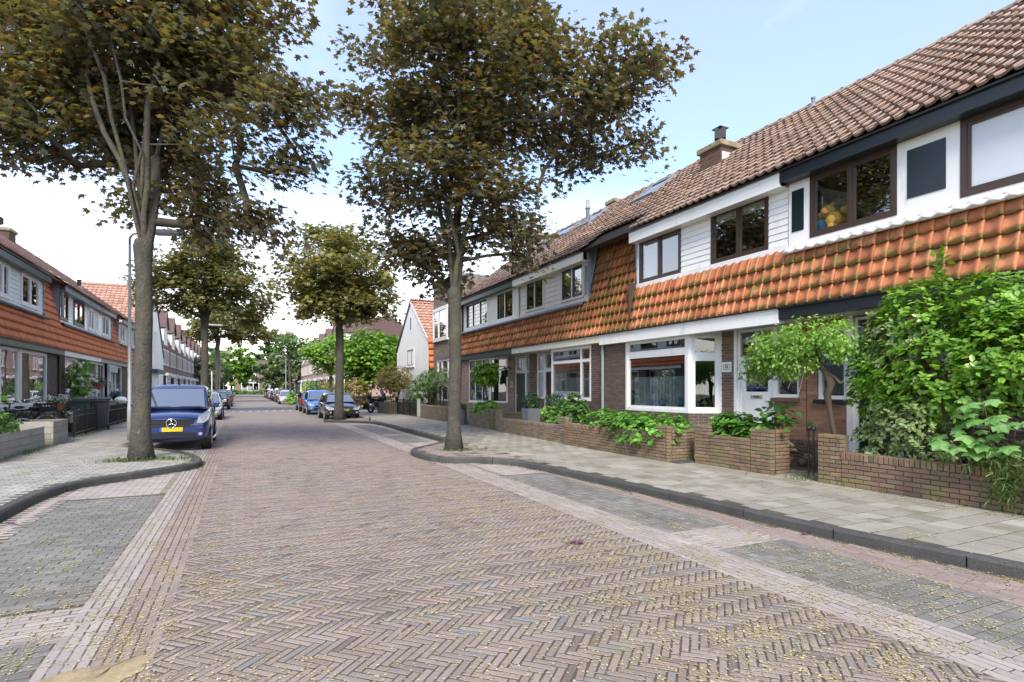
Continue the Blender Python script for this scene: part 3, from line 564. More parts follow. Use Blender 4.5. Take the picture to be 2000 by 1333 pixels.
pave(bandL, 'band_brick', courses(lambda x, y: okL(x, y), -1.0, -.755, 2, 27, .21, .0613, 'y')+courses(T_, -2.2, -1.0, 4.2, 4.85, .21, .065), .21, .0613, 'paleband', 300, z=0, gap=.009, jz=.0008, ch=.0022, tilt=.004)
pave(bandL, 'cut_brick', courses(T_, -2.41, -.80, 4.2, 4.85, .21, .065), .21, .065, 'paleband', 0, z=-.0014, gap=.009, jz=.0002, ch=.0022, tilt=0)
pave(bandL, 'edge_brick', courses(lambda x, y: okL(x, y), -.755, -.44, 2, 27, .21, .063, 'y'), .21, .063, 'redband', 300, z=0, gap=.009, jz=.0008, ch=.0022, tilt=.004)
pave(bandL, 'gutter_brick', courses(lambda x, y: okL(x, y) and (x < -2.2 or y > 9.4), -2.55, -1.0, 3, 27, .21, .067), .21, .067, 'paleband', 200, z=0, gap=.009, jz=.0008, ch=.0022, tilt=.004)
# raised crossing with white teeth at the side street
mk = MB()
for i in range(14):
    x = -2.2+i*.5; mk.add([(x,41.2,.006),(x+.25,41.2,.006),(x+.125,42.1,.006)], [(0,1,2)])
o = mk.build('road_marking', 'whitemark', road); o['kind'] = 'stuff'
# ---------------------------------------------------------------- fallen blossom
def litter():
    Z = []
    def add(x, y, z): Z.append(np.stack([x, y, np.full_like(x, z) if np.isscalar(z) else z], 1))
    def clus(n, fx, fy, k=34, sp=.055):
        cx, cy = fx(n//k), fy(n//k); return np.repeat(cx,k)+rng.normal(0,sp,(n//k)*k), np.repeat(cy,k)+rng.normal(0,sp*1.4,(n//k)*k)
    U = lambda a, b: (lambda n: rng.uniform(a, b, n)); E = lambda a, s: (lambda n: a+rng.exponential(s, n))
    x, y = clus(20000, lambda n: rng.normal(2.9,.7,n), E(1.6,5.)); add(x,y,.006)
    x, y = clus(7000, lambda n: rng.normal(4.4,.4,n), E(1.4,3.2)); add(x,y,.006)
    x, y = clus(9000, lambda n: rng.normal(-.6,.35,n), E(3.0,5.)); add(x,y,.006)
    x, y = clus(3200, lambda n: rng.normal(-1.5,.35,n), E(3.4,2.)); add(x,y,.006)
    x, y = clus(22000, U(-.5,3.5), E(1.8,6.), 9, .10); add(x,y,.006)
    x, y = clus(11000, lambda n: rng.normal(2.0,.9,n), lambda n: rng.normal(10.0,2.2,n), 20, .16); add(x,y,.006)
    x, y = clus(2500, U(-2.6,-.6), lambda n: rng.normal(18,3,n)); add(x,y,.006)
    for sp_, d, n in ((spR,-.10,12000),(spL,.09,4500)):   # gutter drift
        i = rng.integers(0, len(sp_), n); p = np.array(sp_)[i]; off = np.array(offset(sp_, d))[i]; q = off+rng.normal(0,.05,(n,2))+np.abs(rng.normal(0,.05,(n,1)))*(off-p)/abs(d)
        k = q[:,1] < 28; add(q[k,0], q[k,1], .008)
    n = 2500; add(rng.uniform(5.4,7.7,n), rng.uniform(2,24,n), .107)
    n = 2500; add(7.62-np.abs(rng.normal(0,.12,n)), rng.uniform(2.5,8,n), .11)
    n = 2600; add(rng.normal(-4.15,.12,n), rng.uniform(12,27,n), .11)
    x, y = clus(3000, U(-4.2,-1.0), lambda n: rng.normal(13,1.8,n), 16, .12); add(x,y,.11)
    x, y = clus(1400, U(3.6,5.5), lambda n: rng.normal(12.4,1.,n), 16, .12); add(x,y,.11)
    P = np.concatenate(Z)
    n = len(P); v = np.array([(-.5,-.22,0),(.5,-.26,.12),(.42,.3,.05),(-.4,.36,.15)]); a = rng.uniform(0,6.28,n); s = .005+.016*rng.uniform(0,1,n)**1.8
    onR = np.array([inKR(q[0], q[1]) or inKL(q[0], q[1]) for q in P]); P[:,2] = np.where(onR, .112, .005)
    V = np.zeros((n,4,3)); V[:,:,0] = P[:,0:1]+s[:,None]*(v[None,:,0]*np.cos(a)[:,None]-v[None,:,1]*np.sin(a)[:,None]); V[:,:,1] = P[:,1:2]+s[:,None]*(v[None,:,0]*np.sin(a)[:,None]+v[None,:,1]*np.cos(a)[:,None]); V[:,:,2] = P[:,2:3]+s[:,None]*v[None,:,2]
    o = np_mesh('fallen_blossom', V, [(0,1,2,3)], 'blossom', None, stuff=True); return o
tag(litter(), 'pale yellow fallen blossom scattered over road and pavement', 'blossom')
# grass tufts in the joints at tree feet and walls
def tufts(name, label, spots, size=.09):
    P = []; 
    for (x, y, z, sx, sy, n) in spots: P.append(np.stack([rng.normal(x,sx,n), rng.normal(y,sy,n), np.full(n, z)], 1))
    P = np.concatenate(P); n = len(P); dv = np.tile([0,0,1.],(n,1)); o = leaves(name, P, rng.normal(0,1,(n,3))*np.array([1,1,.1]), size, 'blade', 'grass', None, True, .5, dv); tag(o, label, 'grass')
tufts('grass', 'green grass tufts growing between paving at tree feet and wall bases', [(-1.4,12.95,.1,.18,.10,150),(-2.2,13.0,.1,.2,.1,170),(-1.0,12.9,.1,.15,.2,60),(-2.0,17.6,.1,.3,.3,200),(4.5,12.0,.1,.3,.12,120),(7.72,4,.1,.03,1.2,50),(7.28,10,.1,.03,1.5,50),(-4.2,15.5,.1,.06,1.2,240),(-4.3,22,.1,.05,1.5,180),(7.75,5.9,.1,.1,.1,50),(7.68,6.5,.1,.06,.2,40)], .07)
# ---------------------------------------------------------------- houses
def brick_face(mb, P0, U, Nn, width, z0, z1, skips=(), L_=.21, H_=.05, J=.0115, proud=.007, z_rows=None):
    """bricks on the plane through P0 (at z=0), along unit U, facing Nn; skips = (u0,u1,z0,z1)"""
    P0, U, Nn = Vector(P0), Vector(U), Vector(Nn); pitch = H_+J; r = 0; z = z0
    while z+H_ <= z1+.012:
        off = -(L_+J)/2 if r % 2 else 0; u = off
        segs = []
        while u < width:
            a, b = max(u, 0), min(u+L_, width)
            if b-a > .03: segs.append((a,b))
            u += L_+J
        for (a,b) in segs:
            parts = [(a,b)]
            for (s0,s1,t0,t1) in skips:
                if z+H_ > t0+.01 and z < t1-.01:
                    nx = []
                    for (p,q) in parts:
                        if q <= s0 or p >= s1: nx.append((p,q))
                        else:
                            if p < s0-.03: nx.append((p,s0))
                            if q > s1+.03: nx.append((s1,q))
                    parts = nx
            for (p,q) in parts:
                pr = proud+random.uniform(-.003,.003); A = P0+U*p; B = P0+U*q; f = Nn*pr; k = Nn*-.012; zz0 = Vector((0,0,z)); zz1 = Vector((0,0,z+H_))
                mb.add([A+f+zz0,B+f+zz0,B+f+zz1,A+f+zz1,A+k+zz0,B+k+zz0,B+k+zz1,A+k+zz1], [(0,1,2,3),(0,4,5,1),(1,5,6,2),(2,6,7,3),(3,7,4,0)])
        z += pitch; r += 1
def wall_cells(mb, P0, U, Nn, width, z0, z1, skips, thick):
    P0, U, Nn = Vector(P0), Vector(U), Vector(Nn)
    us = sorted(set([0,width]+[min(max(v,0),width) for s in skips for v in s[:2]])); zs = sorted(set([z0,z1]+[min(max(v,z0),z1) for s in skips for v in s[2:]]))
    for i in range(len(us)-1):
        for j in range(len(zs)-1):
            um, zm = (us[i]+us[i+1])/2, (zs[j]+zs[j+1])/2
            if any(s[0] < um < s[1] and s[2] < zm < s[3] for s in skips): continue
            mb.obox(P0+U*um-Nn*(thick/2)+Vector((0,0,zm)), U*((us[i+1]-us[i])/2), Nn*(thick/2), Vector((0,0,(zs[j+1]-zs[j])/2)))
PAN = [(0,.006),(.03,.001),(.09,.003),(.14,.012),(.182,.027),(.212,.034),(.238,.032),(.242,.014)]
def tile_mesh(name, key, w=.232, expo=.31):
    k = w/.232; v = []; f = []; n = len(PAN); ln = expo+.045; low = []
    for (y, dz, lo) in ((0,.052,1.),(expo*.42,.036,.25),(ln,.004,0.)):
        for (u,h) in PAN: v.append((u*k, y-.014*math.sin(u*13.5)*(y == 0), h*1.25+dz)); low.append(lo)
    for (u,h) in PAN: v.append((u*k, .02-.014*math.sin(u*13.5), h*1.25+.012)); low.append(1.)
    for r in range(2):
        for i in range(n-1): f.append((r*n+i,r*n+i+1,(r+1)*n+i+1,(r+1)*n+i))
    for i in range(n-1): f.append((3*n+i,3*n+i+1,i+1,i))
    me = bpy.data.meshes.new(name); me.from_pydata(v, [], f); me.materials.append(MT[key+'_o']); me.polygons.foreach_set('use_smooth', [q < 2*(n-1) and q % (n-1) != n-2 for q in range(len(f))])
    me.attributes.new('low', 'FLOAT', 'POINT').data.foreach_set('value', low); LOW[key] = np.array(low)
    return me, np.array(v), f
LOW = {}
TCACHE = {}
def tile_field(parent, name, key, P0, U, Vd, width, length, n_ind=300, skip=None, w=.208, expo=.30, keyfn=None, jit=1.):
    P0, U, Vd = Vector(P0), Vector(U).normalized(), Vector(Vd).normalized(); Nn = U.cross(Vd).normalized()
    if Nn.z < 0 or (abs(Nn.z) < .05): pass
    o0 = ORI.get(root_of(parent), Vector((0,0,0))); nc = int(round(width/w)); ws = width/nc; nr = int(math.ceil(length/expo-.25)); lst = []
    for r in range(nr):
        for c in range(nc):
            u = c*ws; v = r*expo
            if skip and skip(u+ws/2, v+expo*.4): continue
            lst.append((u, v))
    P = [(P0+U*u+Vd*v, u, v) for u, v in lst]; P.sort(key=lambda q: (q[0].x**2+q[0].y**2))
    groups = {}
    for q in P: groups.setdefault(keyfn(q[1], q[2]) if keyfn else key, []).append(q)
    Rm = Matrix((U, Vd, Nn)).transposed(); used = 0
    for ky, qs in groups.items():
        ck = (ky, round(ws,3), expo)
        if ck not in TCACHE: TCACHE[ck] = tile_mesh(name, ky, ws, expo)
        me, V, F = TCACHE[ck]
        take = min(len(qs), max(0, n_ind-used)); used += take; e0 = Rm.to_euler()
        for (p, u, v) in qs[:take]:
            rm = Rm @ Matrix.Rotation(random.gauss(0,.012)*jit,3,'Z') @ Matrix.Rotation(random.gauss(0,.012)*jit,3,'X')
            link(name, me, parent, p-o0+Nn*random.uniform(-.004,.006)*jit, rm.to_euler())
        if len(qs) > take:
            B = np.array([list(p) for p,_,_ in qs[take:]]); n = len(B); A = np.array(Rm); jz = rng.uniform(-.004,.006,n)*jit
            W = V @ A.T; VV = B[:,None,:]+W[None,:,:]+jz[:,None,None]*np.array(Nn)[None,None,:]
            np_mesh(name+'_field', VV, F, ky+'_i', parent, stuff=True, low=LOW[ky])
def ridge(parent, key, p0, p1, r=.12, ln=.40):
    p0, p1 = Vector(p0), Vector(p1); d = p1-p0; n = max(1, int(d.length/ln)); o0 = ORI[root_of(parent)]; dn = d.normalized(); sd = dn.cross(Vector((0,0,1)))
    v = []; f = []; ll = d.length/n+.03; k = 7
    for (t, rr) in ((0,r*1.12),(.06,r*1.14),(.07,r*.98),(ll,r*.95)):
        for i in range(k): a = math.pi*i/(k-1); v.append(sd*math.cos(a)*rr+Vector((0,0,1))*(math.sin(a)*rr*.9-.05)+dn*t)
    for s_ in range(3):
        for i in range(k-1): f.append((s_*k+i, s_*k+i+1, (s_+1)*k+i+1, (s_+1)*k+i))
    me = bpy.data.meshes.new('ridge_tile'); me.from_pydata([tuple(q) for q in v], [], f); me.materials.append(MT[key+'_o'])
    for i in range(n): link('ridge_tile', me, parent, p0+d*(i/n)-o0+Vector((0,0,random.uniform(-.012,.012))))
class House:
    def __init__(h, s, X, y0, y1, label, name='terraced_house', cat='house', group='terraced houses along the street'):
        h.s, h.X, h.y0, h.y1 = s, X, y0, y1; h.t = thing(name, label, cat, (s*X, (y0+y1)/2, .1), group)
    def x(h, d): return h.s*(h.X+d)
    def bx(h, mb, d0, d1, y0, y1, z0, z1, m=0): return mb.box(h.x(d0), y0, z0, h.x(d1), y1, z1, m)
    def part(h, name, mat, *boxes, parent=None, bevel=0., label=None):
        mb = MB()
        for b in boxes: h.bx(mb, *b)
        o = mb.build(name, mat, parent or h.t, bevel=bevel)
        if label: o['label'] = label
        return o
    def brickwall(h, y0, y1, z0, z1, d, key, skips=(), thick=.22, mortar='mortar', label=None):
        mb = MB(); P0 = (h.x(d), y0, 0); U = (0,1,0); Nn = (-h.s,0,0)
        sk = [(a-y0,b-y0,c,e) for (a,b,c,e) in skips]; wall_cells(mb, P0, U, Nn, y1-y0, z0, z1, sk, thick); w_ = mb.build('wall', mortar, h.t)
        bb = MB(); brick_face(bb, P0, U, Nn, y1-y0, z0+.006, z1, sk); bb.build('brickwork', key+'_i', w_, stuff=True)
        if label: w_['label'] = label
        return w_
    def endwall(h, d0, d1, z0, z1, y, ny, key, parent=None):
        """short brick return facing +-Y"""
        P0 = (h.x(d0), y, 0); U = (h.s,0,0); bb = MB(); mb = MB(); wall_cells(mb, P0, U, (0,ny,0), d1-d0, z0, z1, [], .1); w_ = mb.build('wall', 'mortar', h.t)
        brick_face(bb, P0, U, (0,ny,0), d1-d0, z0+.006, z1); bb.build('brickwork', key+'_i', w_, stuff=True)
    def window(h, y0, y1, z0, z1, d, mat, fw=.065, mull=(), trans=(), gl='glass', sash=None, thick=.07, curtain=None, cd_=.14, cy=None, A=None, name='window', lead=None, sill=None, label=None):
        """A = (P, U, N) to set the window on a free plane (y runs along U from P)"""
        if A: P, U, Nn = Vector(A[0]), Vector(A[1]).normalized(), Vector(A[2]).normalized()
        else: P, U, Nn = Vector((h.x(d),0,0)), Vector((0,1,0)), Vector((-h.s,0,0))
        mb = MB()
        def blk(m_, a, b, c, e, f0, f1, mi=0): m_.obox(P+U*((a+b)/2)+Vector((0,0,(c+e)/2))+Nn*((f0+f1)/2), U*((b-a)/2), Nn*((f1-f0)/2), Vector((0,0,(e-c)/2)), mi)
        blk(mb, y0, y1, z0, z0+fw, -thick, 0); blk(mb, y0, y1, z1-fw, z1, -thick, 0); blk(mb, y0, y0+fw, z0+fw, z1-fw, -thick, 0); blk(mb, y1-fw, y1, z0+fw, z1-fw, -thick, 0)
        ys = [y0+fw]+[y0+(y1-y0)*q for q in mull]+[y1-fw]; zs = [z0+fw]+list(trans)+[z1-fw]; hm = fw*.42
        for q in ys[1:-1]: blk(mb, q-hm, q+hm, z0+fw, z1-fw, -thick, -.003)
        for q in zs[1:-1]: blk(mb, y0+fw, y1-fw, q-hm, q+hm, -thick, -.006)
        if sill: blk(mb, y0-.05, y1+.05, z0-.05, z0-.002, -.08, .06)
        o = mb.build(name, mat, h.t)
        if label: o['label'] = label
        for i in range(len(ys)-1):
            for j in range(len(zs)-1):
                a, b = ys[i]+(hm if i else 0), ys[i+1]-(hm if i < len(ys)-2 else 0); c, e = zs[j]+(hm if j else 0), zs[j+1]-(hm if j < len(zs)-2 else 0)
                if sash:
                    sm, sw = sash; sb = MB(); f0, f1 = -thick*.9, -.014
                    blk(sb, a, b, c, c+sw, f0, f1); blk(sb, a, b, e-sw, e, f0, f1); blk(sb, a, a+sw, c+sw, e-sw, f0, f1); blk(sb, b-sw, b, c+sw, e-sw, f0, f1); sb.build('sash', sm, o)
                    a += sw; b -= sw; c += sw; e -= sw
                pb = MB(); g0 = -thick*.62; pb.add([P+U*a+Nn*g0+Vector((0,0,c)), P+U*b+Nn*g0+Vector((0,0,c)), P+U*b+Nn*g0+Vector((0,0,e)), P+U*a+Nn*g0+Vector((0,0,e))], [(0,1,2,3)]); pb.build('pane', gl, o)
                if lead:
                    lb = MB(); nx, nz_ = lead; g = -thick*.55
                    for q in range(1, nx): yy = a+(b-a)*q/nx; blk(lb, yy-.005, yy+.005, c, e, g, g+.006)
                    for q in range(1, nz_): z_ = c+(e-c)*q/nz_; blk(lb, a, b, z_-.005, z_+.005, g, g+.007)
                    lb.build('lead_came', 'lead', o)
        if curtain:
            cm, c0, c1, cz0, cz1 = curtain; cb = MB(); n = max(8, int((c1-c0)/.035)); vs = []
            for i in range(n+1):
                yy = c0+(c1-c0)*i/n; off = -thick-cd_+.022*math.sin(i*1.9)+.01*math.sin(i*.7)
                for z_ in (cz0, cz1): vs.append(P+U*yy+Nn*off+Vector((0,0,z_)))
            cb.add(vs, [(2*i,2*i+2,2*i+3,2*i+1) for i in range(n)]); cb.build('curtain', cm, o)
        return o
    def boards(h, y0, y1, z0, z1, d, mat, pitch=.13, vertical=False, label=None):
        base = h.part('cladding', mat, (d, d+.04, y0, y1, z0, z1)); o0 = ORI[h.t]
        if label: base['label'] = label
        if not vertical:
            n = max(1, round((z1-z0)/pitch)); p = (z1-z0)/n
            for i in range(n):
                mb = MB(); xs = h.s; X0 = h.x(d); z_ = z0+i*p
                mb.prism([(X0,y0+.002,z_+p-.004),(X0-.006*xs,y0+.002,z_+p-.004),(X0-.019*xs,y0+.002,z_+.010),(X0-.012*xs,y0+.002,z_+.002),(X0,y0+.002,z_+.002)], (0,y1-y0-.004,0)); mb.build('board', mat, base)
        else:
            n = max(1, round((y1-y0)/pitch)); p = (y1-y0)/n
            for i in range(n): h.part('board', mat, (d-.016, d, y0+i*p+.004, y0+(i+1)*p-.004, z0+.002, z1-.002), parent=base)
    def interior(h, d1=3.6, z1=5.35, d0=.92):
        mb = MB(); y0, y1 = h.y0+.05, h.y1-.05
        x0, x1 = h.x(d0), h.x(d1)
        mb.add([(x1,y0,.1),(x1,y1,.1),(x1,y1,z1),(x1,y0,z1)], [(0,1,2,3)]); mb.add([(x0,y0,.1),(x1,y0,.1),(x1,y0,z1),(x0,y0,z1)], [(0,1,2,3)]); mb.add([(x0,y1,.1),(x1,y1,.1),(x1,y1,z1),(x0,y1,z1)], [(0,1,2,3)])
        mb.box(x0,y0,2.72,x1,y1,2.95); mb.add([(x0,y0,.12),(x1,y0,.12),(x1,y1,.12),(x0,y1,.12)], [(0,1,2,3)]); mb.build('interior', 'interior', h.t)
# mansard profile shared by both rows: distances inside the front plane
ROOF_K, ROOF_Z0, ROOF_D0, RIDGE_D = .77, 5.50, -.18, 3.5
SK_Z0, SK_Z1, SK_D0, SK_K = 2.98, 4.08, -.15, .23
def roofz(d): return ROOF_Z0+ROOF_K*(d-ROOF_D0)
def main_roof(h, tile, sections=(), n_ind=300, back=7.4, first_row=.06):
    """front slope with tiles; sections = y ranges where the mansard runs up and the eave sits further back"""
    s = h.s; mb = MB(); zr = roofz(RIDGE_D)
    mb.prism([(h.x(ROOF_D0+.06),h.y0+.001,ROOF_Z0+.01),(h.x(RIDGE_D),h.y0+.001,zr-.03),(h.x(back),h.y0+.001,5.2),(h.x(back),h.y0+.001,5.1),(h.x(RIDGE_D),h.y0+.001,zr-.16),(h.x(ROOF_D0+.20),h.y0+.001,ROOF_Z0-.02)], (0,h.y1-h.y0-.002,0))
    rf = mb.build('roof', 'tilebed', h.t)
    c = math.hypot(1, ROOF_K); Vd = Vector((s/c,0,ROOF_K/c)); ln = (RIDGE_D-ROOF_D0)*c
    if s > 0: P0 = Vector((h.x(ROOF_D0-.03), h.y1, ROOF_Z0-.01)); U = Vector((0,-1,0))
    else: P0 = Vector((h.x(ROOF_D0-.03), h.y0, ROOF_Z0-.01)); U = Vector((0,1,0))
    def sk(u, v):
        y = (h.y1-u) if s > 0 else (h.y0+u)
        return any(a < y < b and v < .80 for a, b in sections)
    tile_field(rf, 'roof_tile', tile, P0, U, Vd, h.y1-h.y0, ln-.06, n_ind, sk, expo=.30)
    ridge(rf, tile, (h.x(RIDGE_D), h.y0, zr+.05), (h.x(RIDGE_D), h.y1, zr+.05))
    bw = MB(); h.bx(bw, back-.3, back-.1, h.y0, h.y1, .1, 5.2); bw.build('wall', 'mortar', h.t)['label'] = 'rear wall'
    return rf
def skirt(h, key, y0, y1, full=(), keyfn=None, n_ind=300, rows=None):
    """tile hanging between the cornice and the dormer sill; `full` = y ranges where it runs up to the roof"""
    s = h.s; c = math.hypot(1, SK_K); Vd = Vector((s*SK_K/c,0,1/c)); top = (5.90-SK_Z0)*c; low = (SK_Z1-SK_Z0)*c
    mb = MB(); pf = lambda z: h.x(SK_D0+(z-SK_Z0)*SK_K+.03)
    mb.prism([(pf(SK_Z0),y0,SK_Z0),(pf(SK_Z1),y0,SK_Z1),(h.x(.35),y0,SK_Z1),(h.x(.35),y0,SK_Z0)], (0,y1-y0,0))
    for a, b in full:
        a, b = max(a,y0), min(b,y1)
        if b > a: mb.prism([(pf(SK_Z1),a,SK_Z1+.001),(pf(5.9),a,5.9),(h.x(.9),a,5.9),(h.x(.9),a,SK_Z1+.001)], (0,b-a,0))
    sk_ = mb.build('tiled_skirt', 'tilebed', h.t)
    if s > 0: P0 = Vector((h.x(SK_D0), y1, SK_Z0)); U = Vector((0,-1,0)); yy = lambda u: y1-u
    else: P0 = Vector((h.x(SK_D0), y0, SK_Z0)); U = Vector((0,1,0)); yy = lambda u: y0+u
    def skp(u, v): return v > low-.10 and not any(a < yy(u) < b for a, b in full)
    kf = (lambda u, v: keyfn(yy(u), v)) if keyfn else None
    tile_field(sk_, 'clay_tile', key, P0, U, Vd, y1-y0, top, n_ind, skp, expo=.270, keyfn=kf)
    return sk_
def cornice(h, y0, y1, mat, z0=2.77, z1=2.965, d0=-.17, label=None):
    o = h.part('cornice', mat, (d0, .02, y0+.002, y1-.002, z0, z1-.02), (d0-.025, .02, y0+.002, y1-.002, z1-.02, z1), bevel=.006)
    h.part('gutter', 'gutter', (d0-.05, d0+.06, y0+.003, y1-.003, z1, z1+.028))
    if label: o['label'] = label
def fascia(h, y0, y1, mat, z0=5.27, z1=5.46, d0=-.14, boards=1):
    bs = [(d0, d0+.045, y0+.002, y1-.002, z0+(z1-z0)*i/boards+.002*(i > 0), z0+(z1-z0)*(i+1)/boards) for i in range(boards)]
    h.part('fascia', mat, *bs); h.part('soffit', mat, (d0+.045, .14, y0+.002, y1-.002, z0+.004, z0+.03)); h.part('gutter', 'gutter', (d0-.05, d0+.05, y0+.003, y1-.003, z1, z1+.03))
def cheek(h, y, mat='zinc', w=.035):
    mb = MB(); P = [(h.x(.10),y,4.08),(h.x(.06),y,5.46),(h.x(.02),y,5.60),(h.x(.50),y,5.92)]; mb.prism(P, (0,w,0)); mb.build('dormer_cheek', mat, h.t)
def downpipe(h, y, z0, z1, d=-.05, mat='grey', r=.04):
    mb = MB(); mb.tube([(h.x(d),y,z0),(h.x(d),y,z1)], r, 10)
    for z in np.arange(z0+.4, z1, 1.0): mb.tube([(h.x(d),y,z),(h.x(d),y,z+.04)], r*1.25, 10)
    mb.build('downpipe', mat, h.t)

def wavy_flash(h, y0, y1, mat, z=4.058):
    mb = MB(); n = int((y1-y0)/.029); vs = []
    for i in range(n+1):
        y = y0+(y1-y0)*i/n; q = math.sin(2*math.pi*(y-y0)/.208); vs += [(h.x(.098),y,z),(h.x(-.055-.014*q),y,z-.006+.010*q),(h.x(-.105-.018*q),y,z-.085+.018*q),(h.x(-.03),y,z-.10)]
    mb.add(vs, [(4*i+k,4*i+k+1,4*i+k+5,4*i+k+4) for i in range(n) for k in range(3)]); return mb.build('lead_flashing', mat, h.t, smooth=True)
# ---------------------------------------------------------------- right row
XR = 9.0
SECT_R = [(11.73, 13.86)]
def bay_return(h, y0, d1, y1, z0, z1, mat, fw, trans, key, sash=None, flip=False, curtain=True):
    """angled glazed side of a bay from the front plane (y0) back to (y1,d1)"""
    a, b = Vector((h.x(0), y0, 0)), Vector((h.x(d1), y1, 0)); U = (b-a).normalized(); ln = (b-a).length; Nn = Vector((U.y, -U.x, 0)); 
    if Nn.x*h.s > 0: Nn = -Nn
    mb = MB(); wall_cells(mb, a, U, Nn, ln, .1, z0, [], .15); w_ = mb.build('wall', 'mortar', h.t); bb = MB(); brick_face(bb, a, U, Nn, ln, .106, z0); bb.build('brickwork', key+'_i', w_, stuff=True)
    return h.window(0.01, ln, z0, z1, 0, mat, fw=fw, trans=trans, sash=sash, A=(a, U, Nn))
def house_number(h, y, z, text, size, d, face='white', ln=.2, ht=.16, border=True):
    mb = MB(); h.bx(mb, d-.018, d, y-ln/2, y+ln/2, z-ht/2, z+ht/2); o = mb.build('number_plate', face, h.t)
    if border:
        mb = MB(); w2, h2, g = ln*.34, ht*.28, -.020+d; e = .010
        for (a,b,c,f) in ((-w2,w2,h2-e,h2),(-w2,w2,-h2,-h2+e),(-w2,-w2+e,-h2+e,h2-e),(w2-e,w2,-h2+e,h2-e)): h.bx(mb, g, g+.003, y+a, y+b, z+c, z+f)
        mb.build('plate_border', 'ink', o)
    cu = bpy.data.curves.new('digits', 'FONT'); cu.body = text; cu.size = size; cu.align_x = 'CENTER'; cu.align_y = 'CENTER'; cu.extrude = .002; cu.offset = .004; cu.space_character = 1.25
    t = bpy.data.objects.new('tmp', cu); COL.objects.link(t); dg = bpy.context.evaluated_depsgraph_get(); me = bpy.data.meshes.new_from_object(t.evaluated_get(dg)); bpy.data.objects.remove(t)
    me.materials.clear(); me.materials.append(MT['ink']); link('digits', me, o, Vector((h.x(d-.021), y, z))-ORI[h.t], (R(90), 0, R(-90*h.s)))
def door(h, y0, y1, z0, z1, d, mat, fmat, glass_z=None, letter=True, handle_y=None, panels=0, fw=.08):
    h.part('door_frame', fmat, (d-.01,d+.09,y0-fw,y0,z0,z1+fw), (d-.01,d+.09,y1,y1+fw,z0,z1+fw), (d-.01,d+.09,y0,y1,z1,z1+fw))
    st = .13; mb = MB(); g = glass_z
    if g:
        h.bx(mb, d+.02, d+.065, y0, y1, z0, g[0]); h.bx(mb, d+.02, d+.065, y0, y1, g[1], z1); h.bx(mb, d+.02, d+.065, y0, y0+st, g[0], g[1]); h.bx(mb, d+.02, d+.065, y1-st, y1, g[0], g[1])
    else: h.bx(mb, d+.02, d+.065, y0, y1, z0, z1)
    dr = mb.build('door', mat, h.t, bevel=.004)
    if g: h.part('pane', 'glass', (d+.04, d+.046, y0+st, y1-st, g[0], g[1]), parent=dr)
    for k in range(panels):
        za = z0+.15+k*(z1-z0)/panels; zb = za+(z1-z0)/panels-.2; w2 = (y1-y0-.36)/2
        for q in (0, 1): h.part('door_panel', mat, (d+.008, d+.02, y0+.12+q*(w2+.12), y0+.12+q*(w2+.12)+w2, za, zb), parent=dr, bevel=.006)
    ym = (y0+y1)/2
    if letter: 
        lb = h.part('letterbox', 'galv', (d+.004, d+.02, ym-.15, ym+.15, 1.30, 1.37), parent=dr, bevel=.004); h.part('letter_flap', 'brass', (d, d+.0035, ym-.08, ym+.06, 1.315, 1.355), parent=dr)
    hy = handle_y if handle_y else y0+.06
    mb = MB(); mb.tube([(h.x(d+.02),hy,1.22),(h.x(d-.04),hy,1.22),(h.x(d-.045),hy+(.09 if hy < ym else -.09),1.22)], .011, 8); h.bx(mb, d+.012, d+.02, hy-.02, hy+.02, 1.1, 1.3); mb.build('handle', 'chrome', dr, smooth=True)
    return dr
def step(h, y0, y1, d0, d1, z=.16): h.part('doorstep', 'stonegrey', (d0, d1, y0, y1, .06, z), bevel=.01)
# --- house A (black fascia, nearest)
A = House(1, XR, 1.4, 7.2, 'terraced house with blue-black fascia and cornice and brown window frames behind the big shrub')
A.interior(); PB = 'redbrick'
A.brickwall(1.4, 2.3, .1, 2.77, 0, 'darkbrick'); A.brickwall(2.3, 4.62, .1, .97, 0, 'darkbrick')
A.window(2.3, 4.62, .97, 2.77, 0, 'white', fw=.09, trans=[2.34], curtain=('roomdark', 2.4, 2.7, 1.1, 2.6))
bay_return(A, 4.62, .6, 5.01, .97, 2.77, 'white', .085, [2.34], 'darkbrick')
A.brickwall(5.01, 5.42, .1, 2.77, .6, PB)
A.brickwall(6.42, 7.19, .1, 2.77, .6, PB, skips=[(6.42, 6.98, 1.29, 2.64)])
A.window(6.42, 6.98, 1.31, 2.62, .63, 'white', fw=.07, trans=[2.12], curtain=('blind', 6.5, 6.9, 1.4, 2.1), cd_=.05)
A.part('window_sill', 'black', (.52, .64, 6.38, 7.02, 1.235, 1.305), bevel=.008)
A.part('door_post', 'white', (.585, .72, 6.30, 6.41, .1, 2.77)); A.part('door_post', 'white', (.585, .72, 5.42, 5.5, .1, 2.77))
door(A, 5.6, 6.22, .16, 2.1, .62, 'dgreen', 'white', glass_z=(.62, 1.95), letter=False, panels=0); A.window(5.52, 6.3, 2.2, 2.75, .64, 'white', fw=.05, mull=[.5])
A.part('door_rail', 'dgreen', (.628,.645,5.70,6.12,.44,.47), bevel=.005); A.part('door_rail', 'dgreen', (.628,.645,5.70,6.12,.26,.29), bevel=.005)
step(A, 5.4, 6.4, .15, .6)
A.part('porch_ceiling', 'cream', (-.1, .7, 1.42, 7.19, 2.775, 2.82)); cornice(A, 1.4, 7.2, 'black')
skirt(A, 'tile', 1.4, 7.2, n_ind=300)
A.boards(1.4, 2.85, 4.10, 5.29, .11, 'white', .2); 
A.part('dormer_front', 'white', (.10,.18,2.85,7.19,4.06,4.19), (.10,.18,4.43,5.28,4.19,5.28), (.10,.18,6.76,7.19,4.19,5.28))
